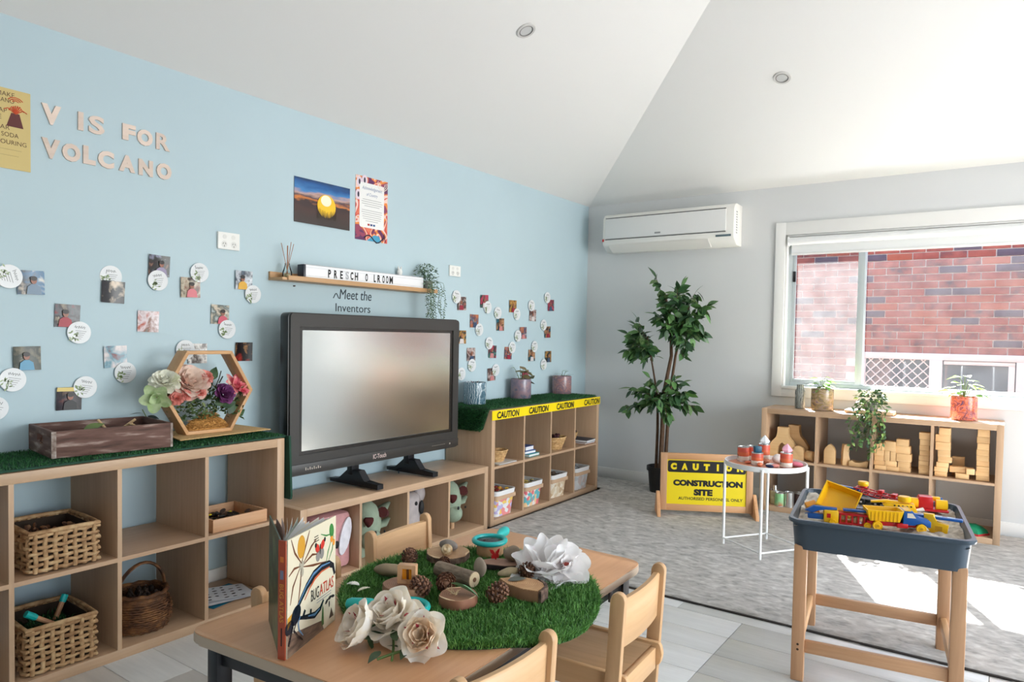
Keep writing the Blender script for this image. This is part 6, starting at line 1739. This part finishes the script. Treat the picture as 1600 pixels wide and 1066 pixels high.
# board and ivy
tag(MB().bx(2.215, 2.515, -.31, -.17, BZ, BZ+.022, .005).done('serving_board', wood('pale_board', (232, 200, 166), (212, 176, 140), 'X', 10, .5)), 'pale wooden board lying on the window shelf under the ivy', 'board')
iv = thing('ivy_plant', 'trailing green ivy hanging over the front of the window shelf', 'plant', (2.37, -.24, BZ+.0225))
MB().lathe([(.001, 0), (.04, 0), (.05, .055), (.046, .055), (.04, .045), (.001, .045)], 18).done('pot', pm('grey_pot', (128, 130, 126)), iv)
lm = MB(); sm = MB()
for _ in range(170):
    a = U(0, 6.28); h = U(.03, .135); rr = U(.02, .1)*(1-max(0, h-.08)*5)
    add_leaf(lm.b, aim((rr*cos(a), rr*.7*sin(a), h), (cos(a), sin(a), U(-.5, .5)), U(-1, 1)), U(.028, .042), .026, .12, .3, 2)
for s in range(13):
    x0 = U(-.1, .1); ln = U(.12, .36)*(1-.3*abs(x0)/.1)
    if s == 0: x0, ln = -.1, .3
    if s == 1: x0, ln = .1, .27
    P = [(x0*.3, -.03, .07), (x0*.7, -.11, .055)]+[(x0+.012*sin(q*1.3+s), -.15-.01*cos(q+s), .02-ln*q/8) for q in range(9)]
    sm.tube(P, .0016, 4)
    nL = int(ln*52)
    for q in range(nL):
        f = q/nL
        add_leaf(lm.b, aim((x0+.012*sin(f*10.4+s), -.152, .03-ln*f), (U(-1, 1), U(-.9, .1), U(-.8, .1)), U(-1, 1)), U(.026, .04), .024, .12, .3, 2)
tag(lm.done('foliage', ramp_mat('ivy_leaf', [(40, 66, 46), (62, 94, 56), (96, 130, 70), (150, 180, 100)], island=True, rough=.45), iv, smooth=0, recalc=False), kind='stuff')
tag(sm.done('trailing_stems', STEM, iv), kind='stuff')
for a, b_, z, e in ((.02, .02, .15, (.06, .02, .2)), (-.05, .0, .11, (-.13, -.02, .13))):
    pass
# ---- wooden blocks
BY = -.31
BS = .016+.391*.975
def blockset(lst, prefix, col_names):
    for (x, z, w_, h), lab in zip(lst, col_names):
        o = MB().box(0, 0, 0, w_*1.02, .07, h-.0012, .0025).done('toy_block', BLOCK, None, (x, BY+.03+U(-.006, .006), z), (0, 0, U(-.06, .06)))
        tag(o, lab, 'block', prefix)
C2 = [[(2.45, .402, .07), (2.444, .438, .07), (2.44, .474, .06), (2.44, .509, .058), (2.442, .549, .058)], [(2.523, .402, .07), (2.51, .438, .07)], [(2.592, .404, .07), (2.588, .440, .07), (2.586, .492, .088), (2.58, .544, .082), (2.575, .592, .072)],
      [(2.703, .402, .062), (2.702, .436, .062), (2.701, .47, .06), (2.702, .503, .06), (2.702, .537, .058), (2.703, .57, .058), (2.703, .604, .058), (2.702, .646, .064)]]
C3 = [[(2.796, .402, .068), (2.796, .437, .074), (2.803, .471, .068), (2.815, .505, .076), (2.809, .54, .07), (2.803, .592, .08), (2.801, .644, .08), (2.81, .687, .064)], [(3.02, .402, .07), (3.018, .436, .07), (3.018, .47, .067), (3.018, .504, .067), (3.018, .538, .066), (3.017, .572, .066), (3.018, .612, .062), (3.016, .652, .068), (3.018, .692, .064)]]
base = .016+.391*.975
ORD = ['lowest']+[q+' from the bottom' for q in ('second', 'third', 'fourth', 'fifth', 'sixth', 'seventh', 'eighth', 'ninth')]
def column(col, where, grp):
    z = base
    n = len(col)
    for i, (x, zc_, w_) in enumerate(col):
        nxt = col[i+1][1] if i+1 < n else None
        h = .034
        if i+1 < n: h = max(.03, 2*(zc_+(nxt-zc_)/2-z) if False else (nxt+zc_)/2-z)
        else: h = .045 if n > 2 else .034
        h = min(h, .066)
        o = MB().box(0, 0, 0, w_, .068, h-.0004, .002).done('toy_block', BLOCK, None, (x, BY+.02+U(-.005, .005), z+h/2), (0, 0, U(-.05, .05)))
        tag(o, 'wooden block %s in %s' % (ORD[i], where), 'block', grp)
        z += h
    return z
column(C2[0], 'the left stack of the third cube', 'wooden blocks in the third cube')
z = column(C2[1], 'the bridged pile of the third cube', 'wooden blocks in the third cube')
for i, (x, lab) in enumerate(((2.487, 'upright wooden block, left of the pair in the third upper cube'), (2.524, 'upright wooden block, right of the pair in the third upper cube'))):
    tag(MB().box(0, 0, 0, .033, .066, .066, .002).done('toy_block', BLOCK, None, (x, BY+.02, z+.033)), lab, 'block', 'wooden blocks in the third cube')
tag(MB().box(0, 0, 0, .068, .066, .064, .002).done('toy_block', BLOCK, None, (2.503, BY+.02, z+.066+.032)), 'big square wooden block bridging the upright pair in the third upper cube', 'block', 'wooden blocks in the third cube')
column(C2[2], 'the middle stack of the third cube', 'wooden blocks in the third cube')
column(C2[3], 'the tall right stack of the third cube', 'wooden blocks in the third cube')
column(C3[0], 'the crooked stack of the fourth cube', 'wooden blocks in the fourth cube')
column(C3[1], 'the tall neat stack of the fourth cube', 'wooden blocks in the fourth cube')
for (x, y, z, sx, sy, sz, rz, lab) in ((2.912, BY+.015, base+.0165, .072, .066, .033, 0, 'low wooden block under the lying pair in the fourth upper cube'), (2.885, BY+.03, base+.033+.0185, .085, .064, .036, .0, 'long wooden block lying left on the low one in the fourth upper cube'), (2.951, BY+.005, base+.033+.0185, .045, .075, .036, .15, 'end-on wooden block lying right on the low one in the fourth upper cube'), (2.885, BY+.115, base+.0605, .068, .034, .121, 0, 'upright square wooden block behind the lying pair in the fourth upper cube')):
    tag(MB().box(0, 0, 0, sx, sy, sz, .002).done('toy_block', BLOCK, None, (x, y, z), (0, 0, rz)), lab, 'block', 'wooden blocks in the fourth cube')
# shaped blocks
def arch_block(lab, x, y, s, rz=0):
    t = thing('arch_block', lab, 'block', (x, y, base), rz, 'bottle-shaped arch blocks')
    out = [(-.1, 0), (-.1, .085), (-.075, .125), (-.045, .16), (-.038, .19), (-.036, .235), (.036, .235), (.038, .19), (.045, .16), (.075, .125), (.1, .085), (.1, 0)]
    hole = [(-.036, 0), (-.036, .06), (-.028, .09), (-.012, .112), (0, .12), (0, .12), (.012, .112), (.028, .09), (.036, .06), (.036, 0)]
    poly_ = [(u*s, v*s) for u, v in out]+[(u*s, v*s) for u, v in hole[::-1]]
    MB().prism(poly_, -.03, .03, 'xz').done('block', BLOCK, t)
arch_block('large bottle-shaped arch block at the front of the first upper cube', 1.812, BY+.02, .97)
arch_block('second bottle-shaped arch block standing behind the first one', 1.868, BY+.11, 1.02)
def shaped(lab, x, y, poly_, d=.05, rz=0, grp='shaped wooden blocks'):
    tag(MB().prism(poly_, -d/2, d/2, 'xz', .002).done('shaped_block', BLOCK, None, (x, y, base), (0, 0, rz)), lab, 'block', grp)
ar = lambda w_, h: [(-w_/2, 0)]+[(-w_/2*cos(R(q)), h-w_/2*.9+w_/2*.9*sin(R(q))) for q in range(0, 181, 18)]+[(w_/2, 0)]
shaped('round-topped wooden block leaning at the right of the arch blocks', 1.926, BY+.0, ar(.072, .105), .04)
shaped('short wooden cylinder on its side at the right end of the first upper cube', 2.0, BY+.02, [(.032*cos(R(q)), .036+.036*sin(R(q))) for q in range(0, 360, 20)], .06, R(55))
shaped('pointed arch-shaped wooden block in the second upper cube', 2.131, BY+.01, [(-.036, 0), (-.036, .09), (-.028, .112), (-.012, .13), (0, .138), (.012, .13), (.028, .112), (.036, .09), (.036, 0)], .045)
shaped('wavy-edged upright wooden block in the second upper cube', 2.225, BY+.02, [(-.02, 0), (.03, 0), (.032, .03), (.02, .06), (.016, .08), (.022, .11), (.026, .145), (-.014, .145), (-.014, .11), (-.02, .08), (-.016, .05), (-.022, .03)], .05, R(25))
shaped('low curved wooden block beside the wavy one in the second upper cube', 2.315, BY+.02, [(-.06, .0), (-.06, .034), (-.04, .04), (-.02, .026), (.02, .03), (.045, .044), (.062, .04), (.055, .0)], .06)
# ---- lower cubes of the window shelf
base2 = .016+.038*.975
def tin(lab, x, y, r, h, c, cap=None):
    t = thing('tin_can', lab, 'can', (x, y, base2), 0, 'cans in the lower left cube of the window shelf')
    MB().lathe([(.001, 0), (r, 0), (r, h), (r*.95, h), (r*.93, h-.004), (.001, h-.004)], 24).done('tin', CANT, t)
    if c: MB().lathe([(r, .006), (r*1.006, .0065), (r*1.006, h-.007), (r, h-.0065)], 24, cap0=False, cap1=False).done('label', c, t)
    if cap: MB().lathe([(.001, h-.003), (r*.5, h-.002), (r*.42, h+.02), (r*.36, h+.032), (.001, h+.034)], 18).done('cap', cap, t)
tin('dark bottle-like can with a cream label in the lower left cube', 1.762, -.28, .034, .105, pm('label_cream', (190, 186, 150), .5, var=.3, vscale=40), CANT)
tin('green and red labelled can in the lower left cube', 1.808, -.325, .034, .1, ramp_mat('label_green', [(120, 180, 120), (150, 206, 150), (210, 70, 60)], 12, .4, rnd=False))
tin('plain silver can in the lower left cube', 1.872, -.315, .033, .108, None)
tin('dark silver can behind the plain one in the lower left cube', 1.925, -.25, .033, .1, pm('label_dark', (84, 60, 54), .4, var=.3, vscale=30))
t = thing('stepping_stone', 'green dome-topped stepping stone with a red base in the lower right cube', 'toy', (2.982, -.28, base2), 0)
MB().lathe([(.001, 0), (.085, 0), (.085, .012), (.001, .012)], 5).done('base', pm('red_rubber', (196, 50, 56), .5), t)
MB().lathe([(.001, .0122), (.08, .0122), (.072, .03), (.045, .05), (.025, .058), (.001, .06)], 5).done('dome', pm('green_rubber', (26, 150, 104), .45), t)
t = thing('cloth_bundle', 'dim grey bundle at the back of the third lower cube', 'cloth', (2.56, -.22, base2))
MB().ell((0, 0, .065), (.12, .07, .065)).ell((.05, .0, .11), (.06, .05, .04)).done('folds', pm('grey_cloth', (146, 142, 140), .9, bump=.5, bscale=30), t, smooth=80)
# ------------------------------------------------------------------ sand table
random.seed(77)
A7 = R(7.6)
st = thing('sand_table', 'grey plastic sand tray on a pine stand in the right foreground', 'table', (2.728, -2.562, 0), A7)
SWd, SDp = .585, .62
GT = pm('slate_plastic', (58, 72, 84), .32)
RT = .602
m = MB()
rr3 = lambda w_, d_, z, r_=.05: [(u, v, z) for u, v in rrect(w_, d_, r_, 5)]
m.loft([rr3(SWd-.06, SDp-.06, RT-.115), rr3(SWd-.04, SDp-.04, RT-.112), rr3(SWd-.022, SDp-.022, RT-.014), rr3(SWd, SDp, RT-.014), rr3(SWd+.004, SDp+.004, RT-.006), rr3(SWd-.002, SDp-.002, RT), rr3(SWd-.026, SDp-.026, RT), rr3(SWd-.034, SDp-.034, RT-.012), rr3(SWd-.05, SDp-.05, RT-.1), rr3(.05, .05, RT-.104, .02)], True, True, True)
m.done('tray', GT, st)
m = MB()
SDM = ramp_mat('pale_sand', [(176, 164, 150), (206, 196, 182), (226, 218, 206)], 40, .95, detail=6, rnd=False, bump=.6)
def sandf(u, v):
    x, y = (u-.5)*(SWd-.04), (v-.5)*(SDp-.04)
    e = min(1, 8*min(u, 1-u, v, 1-v))
    z = RT-.03+.008*sin(x*23+1)*cos(y*19)+.005*sin(x*61+y*40)+.003*sin(x*140)*sin(y*128)+U(-.0022, .0022)
    z += .012*max(0, (-x)-.1)*5*max(0, y+.1)*3
    return (x, y, min(z, RT-.012))
m.sheet(sandf, 90, 90)
tag(tag(m.done('play_sand', SDM, None, (2.728, -2.562, 0), (0, 0, A7), 80), 'pale lumpy play sand filling the grey tray', 'sand'), kind='stuff')
lgs = MB().box(0, 0, (RT-.10)/2, .044, .044, RT-.10, .004).mesh('leg', PINEZ)
hx_, hy_ = SWd/2-.045, SDp/2-.045
for sx_ in (-1, 1):
    for sy_ in (-1, 1): link('leg', lgs, st, (sx_*hx_, sy_*hy_, 0))
for s in (-1, 1):
    MB().bx(-hx_+.022, hx_-.022, s*hy_-.011, s*hy_+.011, .105, .15, .003).done('stretcher', PINE, st)
    MB().bx(s*hx_-.011, s*hx_+.011, -hy_+.022, hy_-.022, .105, .15, .003).done('stretcher', wood('pine_cross', (226, 180, 132), (202, 150, 100), 'Y', 12, .45), st)
m = MB()
for z in (.118, .137): m.lathe([(.004, 0), (.0045, .001), (.001, .001)], 10, Matrix.Translation((-hx_, -hy_-.022, z)) @ rotm(PI/2))
m.done('screw', pm('screw_dark', (70, 50, 36), .4, .5), st)

# ------------------------------------------------------------------ toy vehicles in the sand
ZS = RT-.028
def wheel(parent, x, y, z, r, wd, mat, hub=None):
    M = Matrix.Translation((x, y, z)) @ rotm(PI/2)
    w_ = MB().lathe([(.001, -wd/2), (r*.55, -wd/2), (r*.6, -wd/2+.002), (r*.9, -wd/2), (r, -wd/2+.003), (r, wd/2-.003), (r*.9, wd/2), (r*.6, wd/2-.002), (r*.55, wd/2), (.001, wd/2)], 22, M).done('wheel', mat, parent)
    if hub:
        for s in (-1, 1): MB().lathe([(r*.28, s*(wd/2)), (r*.26, s*(wd/2+.002)), (.001, s*(wd/2+.002))], 12, M, None, False, False).done('hub', hub, w_)
def open_bin(L_, W_, H_, th=.004, fl=.012):
    """open hopper with flared walls"""
    m = MB()
    r4 = lambda l, w_, z: [(l/2, w_/2, z), (-l/2, w_/2, z), (-l/2, -w_/2, z), (l/2, -w_/2, z)]
    m.loft([r4(L_-fl*2, W_-fl, 0), r4(L_, W_, H_), r4(L_-th*2, W_-th*2, H_), r4(L_-fl*2-th*2, W_-fl-th*2, th)])
    return m
# blue-cab dump truck
dt = thing('toy_dump_truck', 'toy dump truck with blue cab and yellow tipper in the sand', 'toy truck', (2.797, -2.705, ZS+.001), R(21))
dt.scale = (.8,)*3
MB().bx(-.115, .125, -.03, .03, .018, .036, .003).done('chassis', RED, dt)
MB().bx(.005, .05, -.044, .044, .016, .036, .003).done('side_tank', RED, dt)
cabp = [(.03, .034), (.03, .088), (.034, .094), (.068, .094), (.092, .066), (.132, .06), (.142, .05), (.142, .026), (.128, .026), (.122, .038), (.104, .046), (.084, .04), (.078, .03), (.03, .03)]
cab = MB().prism(cabp, -.042, .042, 'xz', .003).done('cab', BLU, dt)
for s in (-1, 1): MB().prism([(.045, .064), (.045, .085), (.066, .085), (.081, .064)], s*.0425-.0006, s*.0425+.0006, 'xz').done('side_window', pm('cab_window', (226, 212, 190), .3), cab)
bm_ = open_bin(.15, .096, .05, .004, .014)
ob = bm_.done('tipper_bin', YEL, dt, (-.045, 0, .04), smooth=20)
MB().prism([(.028, .086), (.06, .094), (.062, .1), (.026, .0915)], -.04, .04, 'xz', .001).done('canopy', YEL, dt)
m = MB()
for k in range(8):
    for s in (-1, 1):
        m.box(-.1+.0155*k, s*.0445, .063, .003, .004, .042, rot=rotm(R(-7)*s))
tag(m.done('bin_ribs', YEL, dt), kind='stuff')
for x in (-.075, .102):
    for s in (-1, 1): wheel(dt, x, s*.044, .020, .0205, .016, YEL, pm('hub_ochre', (206, 150, 20), .4))
# front-left red and yellow truck with blue ladder
fe = thing('toy_fire_engine', 'red and yellow toy vehicle with blue ladder bars in the sand', 'toy truck', (2.655, -2.742, ZS), R(14))
MB().bx(-.085, -.035, -.026, .026, .006, .05, .004).done('cab', YEL, fe)
for s in (-1, 1): MB().bx(-.075, -.062, s*.0265-.0006, s*.0265+.0006, .024, .04).done('side_panel', RED, fe); 
MB().bx(-.034, .075, -.024, .024, .004, .012, .002).bx(-.034, .075, -.024, .024, .038, .046, .002).done('body', RED, fe)
for k in range(6): MB().bx(-.032+.02*k, -.026+.02*k, -.024, .024, .012, .038).done('railing_post', RED, fe)
MB().bx(-.02, .085, -.013, .013, .051, .059, .003).done('ladder_bar', BLU, fe)
MB().prism([(-.15, .04), (-.12, .06), (-.04, .058), (-.04, .052), (-.1, .048), (-.13, .03), (-.15, .026), (-.118, .038)], -.012, .012, 'xz', .002).done('fork', BLU, fe)
MB().bx(-.14, -.085, -.015, .015, .012, .032, .004).done('tow_block', BLU, fe)
for x in (-.055, .06):
    for s in (-1, 1): wheel(fe, x, s*.03, .010, .012, .012, YEL)
# tipped yellow hopper truck
tt_ = thing('toy_tipper', 'toy tipper with its big yellow hopper tilted up, left in the tray', 'toy truck', (2.615, -2.585, ZS), R(10))
MB().bx(-.02, .09, -.03, .03, .02, .036, .003).done('chassis', BLACK, tt_)
hb = open_bin(.135, .11, .038, .004, .01).done('hopper', YEL, tt_, (-.02, -.035, .052), (R(52), R(14), R(-14)), smooth=20)

for x in (.02, .075):
    for s in (-1, 1): wheel(tt_, x, s*.036, .018, .019, .016, BLACK, pm('hub_grey', (120, 120, 124), .4))
# red lattice crane
cr_ = thing('toy_crane', 'toy crane with red lattice boom at the back of the sand tray', 'toy truck', (2.672, -2.33, ZS), R(-8))
cr_.scale = (.92, .92, .74)
MB().bx(-.06, .11, -.03, .03, .02, .032, .003).done('chassis', BLACK, cr_)
bo = MB()
for s in (-1, 1):
    bo.cyl((-.07, s*.022, .088), (.12, s*.022, .058), .004, 6).cyl((-.07, s*.022, .066), (.12, s*.022, .036), .004, 6)
for k in range(8):
    x = -.065+.026*k; z = .086-.0041*k
    bo.cyl((x, -.022, z), (x, .022, z), .0035, 6).cyl((x, -.022, z-.02), (x, .022, z-.02), .0035, 6).cyl((x, -.022, z-.022), (x+.013, -.022, z), .003, 6)
bo.done('lattice_boom', RED, cr_)
MB().bx(-.045, -.02, -.018, .018, .09, .1, .002).bx(.03, .05, -.018, .018, .074, .09, .002).bx(.085, .105, -.02, .02, .064, .08, .002).done('boom_bracket', RED, cr_)
MB().lathe([(.001, .1), (.02, .1), (.022, .103), (.022, .122), (.02, .125), (.001, .125)], 22, Matrix.Translation((-.035, 0, 0))).done('drum', YEL, cr_)
MB().prism([(-.14, .085), (-.05, .08), (-.05, .062), (-.13, .07)], -.012, .012, 'xz', .003).done('arm', BLU, cr_)
for x in (-.03, .03, .08):
    for s in (-1, 1): wheel(cr_, x, s*.037, .018, .018, .014, BLACK, pm('hub_white', (226, 226, 228), .4))
# yellow digger
dg = thing('toy_digger', 'yellow toy digger with a round yellow drum on top behind the dump truck', 'toy truck', (2.792, -2.425, ZS), R(15))
dg.scale = (.9, .9, .78)
MB().prism([(-.055, .012), (-.075, .045), (-.06, .055), (.03, .055), (.045, .062), (.06, .02), (.06, .012)], -.03, .03, 'xz', .004).done('body', YEL, dg)
MB().prism([(-.12, .055), (-.06, .066), (.03, .062), (.03, .054), (-.06, .056), (-.12, .046)], -.012, .012, 'xz', .002).done('arm', YEL, dg)
MB().lathe([(.001, .064), (.024, .064), (.026, .067), (.026, .086), (.023, .09), (.001, .09)], 22, Matrix.Translation((.012, 0, 0))).done('drum', YEL, dg)
m = MB()
for k in range(5): m.lathe([(.004, 0), (.0042, .0008), (.001, .0008)], 8, Matrix.Translation((-.03+.016*k, -.0305, .046)) @ rotm(PI/2))
m.done('rivets', BLACK, dg)
# red loader with yellow rollers
rl = thing('toy_loader', 'red toy loader with yellow rollers on a red plate in the sand', 'toy truck', (2.872, -2.355, ZS), R(12))
MB().bx(-.085, .075, -.03, .03, .014, .024, .004).done('plate', RED, rl)
MB().prism([(-.03, .024), (-.032, .058), (-.026, .07), (.018, .07), (.022, .05), (.022, .024)], -.026, .026, 'xz', .004).done('seat_block', RED, rl)
for x in (-.05, .05): MB().cyl((x-.02, -.012, .042), (x+.02, -.012, .042), .02, 20).done('roller', YEL, rl)
MB().bx(.02, .05, .012, .03, .05, .066, .003).done('rear_block', YEL, rl)
MB().bx(.045, .058, .014, .028, .052, .064, .002).done('rear_light', BLU, rl)
# blue plank on yellow bracket
bp_ = thing('toy_bulldozer', 'blue bladed toy piece on a yellow bracket at the front right of the tray', 'toy truck', (2.932, -2.645, ZS+.003), R(2))
MB().bx(-.075, .075, -.014, .014, .044, .053, .003).done('blade', BLU, bp_)
m = MB()
for x in (-.04, .0, .04): m.bx(x-.012, x+.012, -.009, .009, .0531, .0542)
m.done('blade_slots', pm('pale_blue_slot', (150, 186, 216), .3), bp_)
MB().prism([(-.045, .062), (-.04, .02), (-.02, -.004), (.03, -.004), (.034, .03), (-.005, .034), (-.012, .062)], -.02, .0, 'xz', .003).done('bracket', YEL, bp_)
MB().bx(-.008, .014, -.0212, -.0198, .006, .022).done('bracket_opening', pm('hub_ochre', (206, 150, 20)), bp_)
# loose pieces
tag(MB().box(2.507, -2.64, ZS+.018, .042, .036, .05, .004, rotm(.25, -.35, .5)).done('toy_block', pm('orange_plastic', (242, 158, 22), .3)), 'orange-yellow plastic block half buried at the left end of the sand', 'block')
tag(MB().prism([(0, 0), (.06, .015), (.055, .03)], -.002, .002, 'xz').done('plastic_piece', pm('white_plastic', (236, 234, 230), .3), None, (2.815, -2.43, ZS+.014), (R(-60), 0, R(10))), 'white triangular plastic piece beside the red loader', 'toy')
